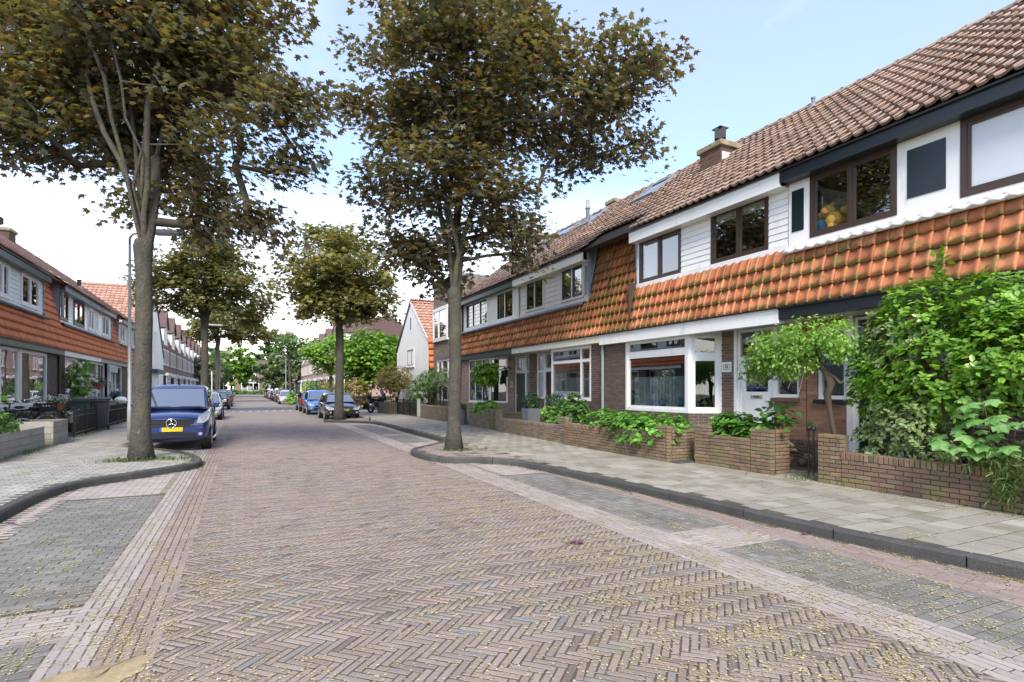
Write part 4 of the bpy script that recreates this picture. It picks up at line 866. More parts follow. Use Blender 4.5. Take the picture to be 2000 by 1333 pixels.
A.window(5.28, 6.76, 4.18, 5.28, .09, 'brownframe', fw=.07, mull=[.5], gl='glass_up', sash=('brownframe', .035)); A.window(2.90, 4.43, 4.18, 5.28, .09, 'brownframe', fw=.08, gl='skypane', sash=('brownframe', .04))
A.part('dark_panel', 'blackpan', (.088,.10,6.88,7.12,4.37,5.12)); A.part('dark_panel', 'blackpan', (.088,.10,4.61,5.13,4.38,5.11))
wavy_flash(A, 1.42, 7.18, 'white'); fascia(A, 1.4, 7.2, 'black'); main_roof(A, 'rtile')
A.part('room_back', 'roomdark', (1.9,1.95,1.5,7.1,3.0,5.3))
# --- house B (number plate, white cornice)
B = House(1, XR, 7.2, 12.95, 'terraced house with white cornice, white boarded dormer and numbered white front door')
B.interior()
B.brickwall(11.98, 12.95, .1, 2.77, 0, 'darkbrick'); B.brickwall(9.68, 11.98, .1, .95, 0, 'darkbrick')
B.window(9.68, 11.98, .95, 2.77, 0, 'white', fw=.085, trans=[2.36], sash=('whitepl', .05), curtain=('curtain_blue', 9.8, 11.9, 1.02, 1.8)); 
B.window(9.9, 9.95, 1.0, 1.02, .4, 'white', fw=.005) if False else None
mbc = MB(); bay_return(B, 9.68, .6, 9.29, .95, 2.77, 'white', .08, [2.22], 'darkbrick', sash=('whitepl', .06))
B.brickwall(8.94, 9.29, .1, 2.77, .6, 'brownbrick')
B.part('door_post', 'white', (.585,.72,8.86,8.935,.1,2.77)); door(B, 7.98, 8.80, .16, 2.06, .63, 'white', 'whitepl', glass_z=(1.44, 1.94), handle_y=8.04, fw=.055)
B.window(7.93, 8.86, 2.12, 2.76, .63, 'whitepl', fw=.06, mull=[.5]); B.window(7.36, 7.93, 1.33, 2.76, .63, 'whitepl', fw=.065, trans=[2.14])
B.brickwall(7.205, 7.36, .1, 2.77, .6, PB); B.brickwall(7.36, 7.92, .1, 1.28, .6, PB)
B.part('window_sill', 'sillbrick', (.52,.63,7.34,7.95,1.245,1.325), bevel=.008)
house_number(B, 9.13, 1.98, '52', .085, .595, 'white', .26, .22)
step(B, 7.9, 8.9, .15, .6); B.part('porch_ceiling', 'white', (-.1,.7,7.21,12.94,2.775,2.82)); cornice(B, 7.2, 12.95, 'white', z0=2.70, z1=2.965)
skirt(B, 'tile', 7.2, 12.95, full=SECT_R, keyfn=lambda y, v: 'mosstile' if y > 11.60 else 'tile')
B.part('edge_board', 'barkdark', (-.12,.14,11.66,11.72,2.97,4.2)); 
mbq = MB(); mbq.bar((B.x(-.16),11.69,2.97),(B.x(.52),11.69,5.88),.05,.09,(1,0,0)); mbq.build('verge_board', 'barkdark', B.t)
B.boards(9.12, 10.05, 4.18, 5.30, .13, 'whitepl', .125); B.boards(7.21, 7.65, 4.18, 5.30, .13, 'whitepl', .125); B.part('dormer_trim', 'whitepl', (.09,.18,7.21,11.66,4.06,4.175), (.10,.18,11.56,11.66,4.175,5.3))
B.window(10.05, 11.56, 4.18, 5.28, .10, 'brownframe', fw=.065, mull=[.5], gl='glass_up', sash=('brownframe', .03), curtain=('curtain', 10.95, 11.5, 4.25, 5.2), cd_=.08); B.window(7.65, 9.12, 4.18, 5.28, .10, 'brownframe', fw=.065, mull=[.5], gl='glass_up', sash=('brownframe', .03), curtain=('blind', 7.7, 9.05, 5.05, 5.22), cd_=.06)
fascia(B, 7.2, 11.66, 'whitepl', z0=5.20, z1=5.46, boards=3); main_roof(B, 'rtile', SECT_R)
cheek(B, 11.62); downpipe(B, 12.93, .1, 2.75, -.06, 'grey')
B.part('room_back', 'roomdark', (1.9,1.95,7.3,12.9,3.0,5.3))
# --- house C
Ch = House(1, XR, 12.95, 18.54, 'terraced house with cream fascia, beige boards and dark maroon front door')
Ch.interior()
Ch.brickwall(12.95, 13.58, .1, 2.77, 0, 'darkbrick'); Ch.brickwall(13.58, 15.9, .1, 1.15, 0, 'darkbrick')
Ch.window(13.58, 15.9, 1.15, 2.77, 0, 'white', fw=.09, mull=[.24], trans=[2.33], sash=('grey', .025), curtain=('curtain', 13.7, 15.7, 1.25, 1.85))
Ch.endwall(.0, .6, .1, 1.15, 15.9, 1, 'darkbrick'); Ch.part('bay_side', 'white', (.01,.6,15.86,15.93,1.15,2.77))
Ch.part('door_post', 'white', (.585,.72,15.95,16.5,.1,2.77)); door(Ch, 16.62, 17.42, .16, 2.1, .63, 'maroon', 'white', letter=False, panels=2, handle_y=17.35); Ch.window(16.52, 17.5, 2.18, 2.76, .63, 'white', fw=.06)
Ch.window(17.5, 18.05, 1.15, 2.76, .62, 'white', fw=.07, trans=[2.12], curtain=('curtain', 17.55, 18.0, 1.2, 2.1), cd_=.05); Ch.brickwall(17.5, 18.05, .1, 1.14, .6, 'brownbrick'); Ch.brickwall(18.05, 18.54, .1, 2.77, .6, 'brownbrick')
step(Ch, 16.5, 17.5, .15, .6); Ch.part('porch_ceiling', 'white', (-.1,.7,12.96,18.53,2.775,2.82)); cornice(Ch, 12.95, 18.54, 'cream')
skirt(Ch, 'tile', 12.95, 18.54, full=SECT_R, keyfn=lambda y, v: 'mosstile' if y < 13.9 and v > .5 else 'tile')
Ch.boards(15.48, 16.59, 4.20, 5.30, .13, 'beige', .15); Ch.boards(17.92, 18.4, 4.20, 5.30, .13, 'beige', .15); Ch.part('dormer_trim', 'beige', (.09,.18,13.9,18.4,4.06,4.195), (.10,.18,13.9,14.14,4.195,5.3))
for a, b in ((14.14, 15.48), (16.59, 17.92)): Ch.window(a, b, 4.22, 5.28, .09, 'beige', fw=.075, mull=[.5], gl='glass_up', sash=('navyframe', .055))
fascia(Ch, 13.86, 18.54, 'cream', z0=5.22); main_roof(Ch, 'rtile', SECT_R); cheek(Ch, 13.88); downpipe(Ch, 13.93, 4.25, 5.1, .03, 'lead', .035)
wavy_flash(Ch, 13.9, 18.5, 'lead')
# --- house D
Dh = House(1, XR, 18.54, 24.25, 'terraced house with dark green cornice, leaded windows and dark green front door')
Dh.interior(); PK = 'pinkbrick'
Dh.brickwall(18.55, 18.62, .1, 2.77, .6, 'brownbrick'); Dh.window(18.62, 18.98, .95, 2.76, .62, 'cream', fw=.055, trans=[2.15], lead=(2,3)); Dh.brickwall(18.62, 18.98, .1, .94, .6, PK)
door(Dh, 19.02, 19.82, .16, 2.1, .63, 'green', 'cream', letter=False, panels=2, handle_y=19.74, fw=.04); Dh.window(19.0, 19.86, 2.16, 2.76, .63, 'cream', fw=.055, lead=(2,2))
Dh.brickwall(19.88, 20.5, .1, 2.77, .6, PK); bay_return(Dh, 21.0, .6, 20.5, .94, 2.77, 'cream', .07, [2.27], PK, sash=('ink', .012))
Dh.brickwall(21.0, 23.25, .1, .94, 0, PK); Dh.window(21.0, 23.25, .94, 2.77, 0, 'cream', fw=.07, mull=[.333,.666], trans=[2.27], sash=('ink', .014), lead=None, sill='x'); Dh.brickwall(23.25, 24.25, .1, 2.77, 0, PK)
step(Dh, 18.95, 19.9, .15, .6); Dh.part('porch_ceiling', 'cream', (-.1,.7,18.56,24.2,2.775,2.82)); cornice(Dh, 18.54, 24.25, 'green')
skirt(Dh, 'tile', 18.54, 24.25); 
Dh.boards(20.49, 21.42, 4.18, 5.30, .13, 'cream', .1, vertical=True); Dh.boards(18.56, 18.93, 4.18, 5.30, .13, 'cream', .1, vertical=True); Dh.part('dormer_trim', 'white', (.09,.18,18.56,24.2,4.06,4.175), (.10,.18,23.91,24.2,4.18,5.3))
Dh.window(18.93, 20.49, 4.18, 5.28, .09, 'white', fw=.07, mull=[.5], gl='glass_up', sash=('ink', .016)); Dh.window(21.42, 23.91, 4.18, 5.28, .09, 'white', fw=.06, mull=[.333,.666], gl='glass_up', sash=('ink', .016), lead=(3,6))
fascia(Dh, 18.54, 24.25, 'green'); main_roof(Dh, 'rtile'); downpipe(Dh, 24.18, .1, 5.3, -.06, 'galv', .045)
wavy_flash(Dh, 18.58, 24.2, 'lead')
# wall lamp and sign on house D
mb = MB(); q = (Dh.x(.52), 20.15, 0); mb.tube([(Dh.x(.6),20.15,2.28),(Dh.x(.45),20.15,2.36),(Dh.x(.35),20.15,2.26)], .02, 8); mb.lathe((Dh.x(.35),20.15,0), [(.02,2.27),(.11,2.22),(.06,2.2),(.085,2.18),(.065,2.0),(.03,1.97)], 10); mb.build('wall_lamp', 'iron', Dh.t)
house_number(Dh, 20.15, 1.68, '22', .11, .595, 'signcream', .20, .26, False)
mb = MB()
# chimneys, skylights, pipes
def chimney(h, y0, y1, d0, d1, ztop, key='redbrick', cowl=True, base=None):
    zb = roofz(d0)-.3 if base is None else base; mb = MB(); h.bx(mb, d0, d1, y0, y1, zb, ztop-.14); c = mb.build('chimney', 'darkmortar', h.t); bb = MB()
    brick_face(bb, (h.x(d0),y0,0), (0,1,0), (-h.s,0,0), y1-y0, zb+.1, ztop-.14); brick_face(bb, (h.x(d0),y0,0), (h.s,0,0), (0,-1,0), d1-d0, zb+.1, ztop-.14); brick_face(bb, (h.x(d0),y1,0), (h.s,0,0), (0,1,0), d1-d0, zb+.1, ztop-.14); bb.build('brickwork', key+'_i', c, stuff=True)
    h.part('chimney_cap', 'rubble', (d0-.07,d1+.07,y0-.07,y1+.07,ztop-.14,ztop), parent=c, bevel=.015)
    if cowl:
        ym, dm = (y0+y1)/2, (d0+d1)/2; mb = MB(); mb.tube([(h.x(dm),ym,ztop),(h.x(dm),ym,ztop+.22)], .09, 12); mb.build('flue', 'zinc', c)
        mb = MB(); 
        for k in range(4):
            a = math.pi/4+k*math.pi/2; v = Vector((math.cos(a),math.sin(a),0)); p = Vector((h.x(dm),ym,ztop+.34)); mb.obox(p+v*.13, v*.012, Vector((-v.y,v.x,0))*.14, (0,0,.14))
        mb.obox((h.x(dm),ym,ztop+.49), (.15,0,0), (0,.15,0), (0,0,.012)); mb.build('cowl', 'plastic', c)
    return c
c = chimney(B, 10.77, 11.5, 2.1, 2.8, 7.92, 'brownbrick'); B.part('lead_flashing', 'white', (2.13,2.6,10.745,10.76,7.1,7.62), parent=c)
chimney(Dh, 23.0, 23.8, 3.2, 4.2, 8.75, cowl=False); chimney(Ch, 18.0, 18.5, 4.0, 4.7, 8.9, cowl=False, base=7)
def skylight(h, y0, y1, d0, d1):
    mb = MB(); c = math.hypot(1, ROOF_K); Vd = Vector((h.s/c,0,ROOF_K/c)); U = Vector((0,1,0)); Nn = Vector((-h.s*ROOF_K/c,0,1/c)); P = Vector((h.x(d0),y0,roofz(d0)))+Nn*.09; ln = (d1-d0)*c; w_ = y1-y0
    for (a,b,e,f) in ((0,w_,0,.07),(0,w_,ln-.07,ln),(0,.07,.07,ln-.07),(w_-.07,w_,.07,ln-.07)): mb.obox(P+U*((a+b)/2)+Vd*((e+f)/2), U*((b-a)/2), Vd*((f-e)/2), Nn*.05)
    o = mb.build('skylight', 'grey', h.t); pb = MB(); pb.obox(P+U*w_/2+Vd*ln/2+Nn*.02, U*(w_/2-.07), Vd*(ln/2-.07), Nn*.005); pb.build('pane', 'carglass', o)
skylight(B, 12.4, 12.9, 2.6, 3.1) if False else None
skylight(Ch, 13.5, 14.6, 2.2, 3.1); skylight(Ch, 17.2, 18.2, 2.35, 3.2); skylight(Dh, 19.0, 20.6, 2.4, 3.2); skylight(Dh, 22.0, 22.9, 2.4, 3.1)
def vent(h, y, d, ht, r=.07, mat='plastic', tip=None, name='vent_pipe'):
    z = roofz(d); mb = MB(); mb.tube([(h.x(d),y,z-.1),(h.x(d),y,z+ht*.55),(h.x(d),y,z+ht)], [r,r,r], 12); mb.tube([(h.x(d),y,z+ht),(h.x(d),y,z+ht+.04)], r*1.3, 12); o = mb.build(name, mat, h.t, smooth=False)
    mb = MB(); mb.lathe((h.x(d),y,z-.02), [(r*2.4,0),(r*1.3,.16)], 12); mb.build('flashing_cone', 'lead', o)
    if tip: mb = MB(); mb.tube([(h.x(d),y,z+ht+.04),(h.x(d),y,z+ht+.34)], [r*1.1,r*.9], 12); mb.build('pipe_tip', tip, o)
vent(Ch, 17.9, 2.7, .55, .075, 'lead', 'galv'); vent(Ch, 18.35, 1.25, .32, .06); vent(Dh, 18.75, 1.05, .28, .06); vent(B, 9.05, 3.3, .25, .04, 'lead')
# toys on the window board of house A
t = thing('teddy_bear', 'mustard plush bear slumped on the upstairs window board', 'soft toy', (9.30, 6.42, 4.26)); mb = MB()
mb.ball((9.26,6.40,4.42),.15,.17,.16); mb.ball((9.24,6.52,4.60),.12,.13,.12); mb.ball((9.2,6.40,4.32),.09,.10,.09); mb.ball((9.24,6.20,4.55),.07,.09,.07); mb.ball((9.2,6.62,4.55),.05); mb.ball((9.28,6.46,4.72),.045); mb.build('body', 'bear', t, smooth=True)
mb = MB(); mb.ball((9.14,6.5,4.57),.05,.06,.045); mb.build('muzzle', 'terra', t, smooth=True)
t = thing('toy_crate', 'blue plastic crate on the upstairs window board beside the bear', 'crate', (9.28, 6.63, 4.24)); mb = MB(); mb.box(9.2,6.52,4.25,9.21,6.70,4.48); mb.box(9.36,6.52,4.25,9.37,6.70,4.48); mb.box(9.21,6.69,4.25,9.36,6.70,4.48); mb.box(9.21,6.52,4.25,9.36,6.53,4.48); mb.box(9.2,6.52,4.24,9.37,6.70,4.25); mb.build('crate_body', 'crateblue', t)
mb = MB()
for k in range(4): mb.box(9.196,6.535,4.27+k*.05,9.199,6.685,4.285+k*.05)
mb.build('grid_slots', 'car_skyblue', t)
mb = MB(); mb.tube([(9.30,5.45,4.285),(9.28,5.7,4.30),(9.32,5.95,4.285)], [.05,.06,.05], 8); o = mb.build('folded_cloth', 'purple', smooth=True); tag(o, 'bright purple cloth lying along the upstairs window board', 'cloth')
mb = MB(); mb.box(9.17,2.9,4.20,9.6,6.7,4.235); mb.build('window_board', 'interior', A.t)
mb = MB(); o0 = 0; mb.tube([(9.3,6.66,4.25),(9.35,6.70,4.95)], .008, 6); o = mb.build('fishing_rod', 'whitepl'); tag(o, 'thin pale stick leaning inside the upstairs window', 'stick')
# blue flowers on the window board of house B
mb = MB(); mb.box(9.10,9.75,.97,9.4,11.9,1.0); mb.build('window_board', 'whitepl', B.t)
for i, (y, n) in enumerate(((11.2,60),(10.75,110),(10.15,70))):
    lb = ['small blue flower pot at the far end of the bay window board','larger blue flower pot in the middle of the bay window board','blue flower pot at the near end of the bay window board'][i]
    t = thing('flower_pot', lb, 'potted plant', (9.22,y,1.0), 'blue flowers on the window board'); mb = MB(); mb.lathe((9.22,y,1.0), [(.05,0),(.07,.11),(.075,.12)], 12); mb.build('pot', 'plastic', t, smooth=True)
    P = np.array([9.22,y,1.2])+rng.normal(0,.05,(n,3)); leaves('flowers', P, rng.normal(0,1,(n,3)), .06, 'oval', 'blueflower' if 'blueflower' in MT else 'silver', t)
# ---------------------------------------------------------------- corner brick house E and white gabled house F
E_ = House(1, 8.85, 24.3, 27.9, 'tall flat-topped brown brick corner house with white framed windows', 'corner_house')
E_.brickwall(24.3, 27.9, .1, 6.75, 0, 'greybrick', skips=[(25.0,27.4,.92,2.95),(25.5,27.7,3.95,5.45)], label='grey brown brick front')
E_.window(25.0,27.4,.92,2.95,.03,'white',fw=.08,mull=[.333,.72],trans=[2.3],curtain=('curtain',25.1,27.3,1.0,2.2)); E_.window(25.5,27.7,3.95,5.45,-.12,'white',fw=.09,mull=[.6],gl='glass_up'); E_.part('window_box','white',(-.12,.1,25.5,27.7,3.86,3.95),(-.12,.1,25.5,27.7,5.45,5.52))
E_.part('shell','mortar',(.23,6,24.32,27.7,5.6,6.7)); E_.endwall(0,6,.1,6.75,27.9,1,'greybrick'); E_.endwall(.0,6,5.0,6.75,24.3,-1,'greybrick'); E_.part('parapet','zinc',(-.06,6,24.28,27.96,6.75,6.83)); E_.interior(z1=5.4)
F_ = House(1, 9.2, 29.6, 37.0, 'white rendered gabled house with orange red tiled roof', 'gabled_house')
def gable(h, y0, y1, zb, ze0, ze1, ym, zp, d0, d1, wallmat, tile, kn=None, n_ind=200, expo=.36, w=.27, steep=True):
    """gable front towards the street, ridge running away from it"""
    mb = MB(); P = [(h.x(d0),y0,zb),(h.x(d0),y1,zb),(h.x(d0),y1,ze1),(h.x(d0),ym,zp),(h.x(d0),y0,ze0)]; mb.prism(P, (h.s*.25,0,0)); mb.build('wall', wallmat, h.t)
    mb = MB(); mb.prism([(h.x(d0+.26),y0+.15,zb),(h.x(d0+.26),y1-.15,zb),(h.x(d0+.26),y1-.15,ze1-.15),(h.x(d0+.26),ym,zp-.2),(h.x(d0+.26),y0+.15,ze0-.15)], (h.s*(d1-d0-.26),0,0)); rf = mb.build('roof', 'tilebed', h.t)
    for (ya, za, sg) in ((y0, ze0, -1), (y1, ze1, 1)):
        Vd = Vector((0,ym-ya,zp-za)); ln = Vd.length
        if sg < 0: P0, U = (Vector((h.x(d0-.05),ya,za)), Vector((h.s,0,0)))
        else: P0, U = (Vector((h.x(d1),ya,za)), Vector((-h.s,0,0)))
        if h.s < 0: U = -U; P0 = Vector((h.x(d1) if sg < 0 else h.x(d0-.05),ya,za))
        tile_field(rf, 'roof_tile', tile, P0, U, Vd, d1-d0+.05, ln, n_ind if sg < 0 else 0, expo=expo, w=w)
    ridge(rf, tile, (h.x(d0-.04),ym,zp+.06), (h.x(d1),ym,zp+.06), .14)
    mb = MB(); mb.bar((h.x(d0-.05),y1+.03,ze1),(h.x(d0-.05),ym,zp+.03),.06,.16); mb.build('verge_board', 'black', h.t); mb = MB(); mb.bar((h.x(d0-.03),y0-.02,ze0),(h.x(d0-.03),ym,zp+.02),.05,.07); mb.build('verge_trim', wallmat, h.t)
    return rf
rf = gable(F_, 30.0, 37.0, .1, 4.25, 3.9, 33.6, 6.75, 0, 7.0, 'whiteplaster', 'lrtile')
tile_field(rf, 'roof_tile', 'ltile', (F_.x(-.04),29.62,2.6), (1,0,0), (0,.36,1.62), 1.1, 1.62, 60, expo=.36, w=.27)
mb = MB(); mb.prism([(F_.x(.02),29.66,.1),(F_.x(.02),30.05,.1),(F_.x(.02),30.05,4.2),(F_.x(.02),29.66,2.6)], (6.9,0,0)); mb.build('lower_roof', 'tilebed', F_.t)
F_.part('annex_front','zinc',(1.15,1.3,27.95,29.6,3.7,4.0)); F_.part('annex','whiteplaster',(1.2,5,27.95,29.66,.1,3.7)); F_.window(28.2,29.5,2.65,3.65,1.14,'white',fw=.06,mull=[.5]); 
mb = MB(); mb.prism([(F_.x(1.1),27.95,4.0),(F_.x(1.1),29.62,4.0),(F_.x(3),29.62,5.3),(F_.x(3),27.95,5.3)], (0,0,.08)); mb.build('annex_roof','lrtile_i',F_.t)
F_.window(32.8,34.4,2.85,3.95,-.03,'white',fw=.08,mull=[.4],sash=('navyframe',.05),sill='x'); F_.part('wall_anchor','iron',(-.04,-.005,33.5,33.56,5.1,5.8))
# ---------------------------------------------------------------- left row
XL = 6.3
L1 = House(-1, XL, 20.9, 26.7, 'left terraced house with grey-green cornice and white windows, bicycles parked in front')
L0 = House(-1, XL, 15.1, 20.9, 'left terraced house at the frame edge with grey-green cornice, nearest on that side')
L2 = House(-1, XL, 26.7, 32.8, 'left terraced house with white cornice, climbing white roses and dark dormer windows')
L3 = House(-1, XL, 32.8, 38.9, 'left terraced house with grey cornice and striped awning over the bay window')
L4 = House(-1, XL, 38.9, 44.9, 'left terraced house farthest along, partly behind the maple trunk')
SECT_L = [(25.2, 27.0), (36.6, 38.4)]
def left_upper(h, dorm, wins, fasc, clad='whitepl', key='ltile', trim='white'):
    h.interior(); skirt(h, key, h.y0, h.y1, full=SECT_L, n_ind=120); main_roof(h, 'lrtile', SECT_L, n_ind=120)
    a, b = dorm; h.part('dormer_front', clad, (.12,.2,a,b,4.06,4.2)); ed = [a]
    for (p,q,fm,sm) in wins: ed += [p,q]
    ed.append(b)
    for i in range(0, len(ed), 2):
        if ed[i+1]-ed[i] > .06: h.boards(ed[i]+.002, ed[i+1]-.002, 4.2, 5.3, .13, clad, .14)
    for (p,q,fm,sm) in wins: h.window(p, q, 4.2, 5.28, .08, fm, fw=.09, mull=[.5], gl='glass_up', sash=(sm,.05))
    fascia(h, a, b, fasc, z0=5.26); 
    wavy_flash(h, a, b, 'lead')
left_upper(L0, (15.1,20.9), [(16.0,17.6,'white','white'),(18.6,20.2,'white','white')], 'slate')
left_upper(L1, (20.9,25.2), [(20.92,22.0,'white','white'),(22.98,24.75,'white','white')], 'slate')
left_upper(L2, (27.0,32.8), [(27.1,28.3,'navyframe','navyframe'),(29.2,30.9,'navyframe','navyframe'),(31.6,32.7,'white','white')], 'grey')
left_upper(L3, (32.8,36.6), [(32.9,33.6,'white','white'),(34.5,36.0,'white','white')], 'slate')
left_upper(L4, (38.5,44.9), [(39.0,40.4,'white','white'),(41.2,42.6,'white','white'),(43.2,44.6,'white','white')], 'grey')
for h, y in ((L1,25.2),(L2,26.98),(L3,36.6),(L4,38.5)): cheek(h, y-.02)
mb = MB(); mb.bar((L4.x(-.17),38.42,3.0),(L4.x(.45),38.42,5.6),.07,.09,(1,0,0)); mb.bar((L3.x(-.17),36.7,3.0),(L3.x(.05),36.7,4.1),.07,.09,(1,0,0)); mb.build('valley_gutter','lead',L3.t); downpipe(L2, 27.1, 4.3, 5.35, .0, 'grey', .05)
# ground floors
for h in (L0,): 
    h.brickwall(15.1, 16.2, .1, 2.77, 0, 'darkbrick'); h.brickwall(16.2, 20.9, .1, .95, 0, 'darkbrick'); h.window(16.2, 20.85, .95, 2.75, 0, 'white', fw=.1, mull=[.5]); cornice(h, 15.1, 20.9, 'slate')
L1.brickwall(25.2, 26.7, .1, 2.77, 0, 'darkbrick'); L1.brickwall(20.9, 25.2, .1, .95, 0, 'darkbrick'); L1.window(20.92, 22.45, .95, 2.75, .0, 'white', fw=.09, curtain=('blind',21,22.3,1.0,2.6), cd_=.5); L1.window(22.6, 25.2, .95, 2.75, 0, 'white', fw=.1, gl='glass'); L1.part('window_post','cream',(-.02,.1,22.45,22.6,.95,2.77)); L1.part('window_sill','white',(-.10,.0,20.92,25.22,.86,.94))
cornice(L1, 20.9, 26.7, 'slate'); L1.part('porch_ceiling','cream',(-.1,.5,20.92,26.68,2.775,2.82)); mb = MB(); mb.tube([(L1.x(-.06),26.5,.1),(L1.x(-.06),26.5,2.75)], .055, 10); mb.build('downpipe','brownframe',L1.t)
L2.brickwall(26.7, 27.4, .1, 2.77, 0, 'darkbrick'); L2.brickwall(27.4, 29.0, .1, .9, 0, 'greybrick'); L2.window(27.4, 29.0, .9, 2.75, .0, 'white', fw=.08, trans=[2.2]); L2.part('door_post','cream',(.3,.45,29.0,29.5,.1,2.77)); door(L2, 29.55, 30.35, .16, 2.1, .4, 'white', 'cream', glass_z=(1.2,1.95)); L2.window(29.5,30.4,2.2,2.75,.4,'cream',fw=.06)
L2.brickwall(30.45, 31.0, .1, 2.77, 0, 'brownbrick'); L2.brickwall(31.0, 32.8, .1, .9, 0, 'brownbrick'); L2.window(31.0, 32.8, .9, 2.75, 0, 'cream', fw=.08, curtain=('blind',31.1,32.7,1.6,2.65), cd_=.05); cornice(L2, 26.7, 32.8, 'white'); L2.part('porch_ceiling','white',(-.1,.5,26.72,32.78,2.775,2.82))
L3.window(32.82, 34.4, .9, 2.75, 0, 'cream', fw=.08, curtain=('blind',32.9,34.3,1.6,2.65), cd_=.05); L3.brickwall(32.8, 34.4, .1, .9, 0, 'brownbrick'); L3.window(34.6, 36.4, .9, 2.75, -.15, 'white', fw=.08, mull=[.5]); L3.brickwall(34.4, 36.4, .1, .9, -.15, 'greybrick'); L3.brickwall(36.4, 37.2, .1, 2.77, 0, 'darkbrick'); L3.window(37.2, 38.85, .9, 2.75, 0, 'white', fw=.07); L3.brickwall(37.2, 38.9, .1, .9, 0, 'darkbrick'); cornice(L3, 32.8, 38.9, 'grey')
MT['stripe'] = M('striped_cloth', (.5,.5,.48), .9)
aw = MB()
for k in range(16):     # scalloped striped valance: black and white flaps
    y = 34.5+k*.125; aw.box(L3.x(-.22), y, 2.35-.05*(k % 2)-.5*(k in (0,15)), L3.x(-.19), y+.12, 2.72, k % 2)
aw.build('awning_valance', ['white','ink'], L3.t)
L4.brickwall(38.9, 40.5, .1, 2.77, 0, 'darkbrick'); L4.brickwall(40.5, 44.9, .1, .9, 0, 'darkbrick'); L4.window(40.5, 44.8, .9, 2.75, 0, 'white', fw=.08, mull=[.25,.5,.75]); cornice(L4, 38.9, 44.9, 'grey')
chimney(L2, 31.9, 32.7, 3.0, 4.0, 8.6, 'darkbrick'); vent(L1, 24.6, 1.6, .42, .09); vent(L3, 35.2, 1.2, .42, .09); vent(L2, 31.2, 3.2, .5, .06)
LG = House(-1, XL, 46.0, 57.5, 'white rendered house with street-facing gable and red-brown tiled roof', 'gabled_house')
gable(LG, 46.0, 57.5, .1, 4.6, 4.2, 52.0, 9.4, 0, 10.5, 'whiteplaster', 'lrtile', n_ind=300, expo=.36, w=.30)
for (a,b,c,d_) in ((51.0,53.0,4.4,6.0),(50.0,54.0,.9,2.5)): LG.window(a,b,c,d_,-.04,'white',fw=.09,mull=[.33,.66])
LG.part('canopy','slate',(-.5,0,49.8,54.4,2.7,3.0))
# brick terraces farther down both sides: one house built, then copied
def copy_tree(o, parent=None, lab=None):
    c = o.copy(); COL.objects.link(c)
    if parent: c.parent = parent
    for ch in o.children: copy_tree(ch, c)
    return c
def far_house(s, X, y0, key, label, grp, wd=6.4, dormer=True, tone='plum_tile', rz=(7.9,9.0)):
    h = House(s, X, y0, y0+wd, label, 'brick_house', 'house', grp); a = y0; b = y0+wd
    mb = MB(); h.bx(mb, 0, .3, a, b, 3.0, 5.9); h.bx(mb, 0, .3, a, b, .1, .9); h.bx(mb, 0, .3, a, a+.5, .9, 3.0); h.bx(mb, -.03, .3, b-.35, b, .1, 6.05); mb.build('wall', key, h.t)
    h.part('side_wall', key, (.3,8,a+.02,a+.2,.1,5.8)); h.part('side_wall', key, (.3,8,b-.2,b-.02,.1,5.8)); h.part('soldier_course', key, (-.04,0,a,b-.36,3.55,3.62),(-.04,0,a,b-.36,5.3,5.4))
    for q in range(2): h.window(a+.7+q*2.7, a+2.9+q*2.7, 3.75, 5.2, -.02, 'white', fw=.1, mull=[.25,.5,.75], gl='farpane', sill='x')
    h.window(a+.6, a+3.6, .9, 2.7, -.35, 'white', fw=.12, mull=[.25,.5,.75], trans=[2.2], gl='farpane'); h.part('bay_roof','white',(-.5,.0,a+.45,a+3.8,2.72,2.95)); h.part('bay_wall', key, (-.36,0,a+.6,a+3.6,.1,.88))
    h.part('porch_canopy','white',(-.6,0,a+3.85,b-.4,2.6,2.85)); h.part('door','dgreen',(.05,.1,a+4.3,a+5.3,.1,2.2)); h.part('door_surround','white',(-.02,.04,a+3.9,a+4.25,.1,2.58),(-.02,.04,a+5.35,b-.4,.1,2.58))
    mb = MB(); mb.prism([(h.x(.05),a,5.85),(h.x(.9),a,rz[0]),(h.x(4),a,rz[1]),(h.x(8),a,5.85)], (0,wd,0)); mb.build('roof', tone, h.t)
    if dormer:
        m = (a+b)/2-.3; mb = MB(); mb.prism([(h.x(-.02),m-1.25,5.6),(h.x(-.02),m+1.25,5.6),(h.x(-.02),m+1.25,7.2),(h.x(-.02),m,8.7),(h.x(-.02),m-1.25,7.2)], (h.s*2.6,0,0)); d_ = mb.build('dormer', 'white', h.t)
        mb = MB(); 
        for sg in (-1,1): mb.prism([(h.x(-.2),m+sg*1.32,7.12),(h.x(-.2),m,8.75),(h.x(-.2),m,8.9),(h.x(-.2),m+sg*1.45,7.2)], (h.s*2.9,0,0))
        mb.build('dormer_roof', tone, d_); h.window(m-.75, m+.75, 6.0, 7.3, -.06, 'white', fw=.1, mull=[.5], gl='farpane')
    return h
MT['farpane'] = glass('far_window_glass', (.28,.3,.3), .22); MT['farpink'] = M('pink_brickwork', (.36,.245,.205), .9, noise=[(1.5,.1),(14,.14)]); MT['farbrown'] = M('brown_brickwork', (.24,.16,.135), .9, noise=[(1.5,.12),(14,.18)])
rh = far_house(1, 9.3, 56.5, 'farpink', 'pink brick house with gabled dormer, nearest of the far right row', 'far brick houses on the right')
ORDN = ['second','third','fourth','fifth','sixth','seventh','eighth','ninth','tenth','eleventh','twelfth','thirteenth','fourteenth']
for i in range(1, 12): c = copy_tree(rh.t); c.location.y += 6.4*i; c['label'] = 'pink brick house with gabled dormer, %s along in the far right row' % ORDN[i-1]
lh = far_house(-1, 6.6, 59.0, 'farbrown', 'brown brick house with gabled dormer, next beyond the white gabled house', 'far brick houses on the left')
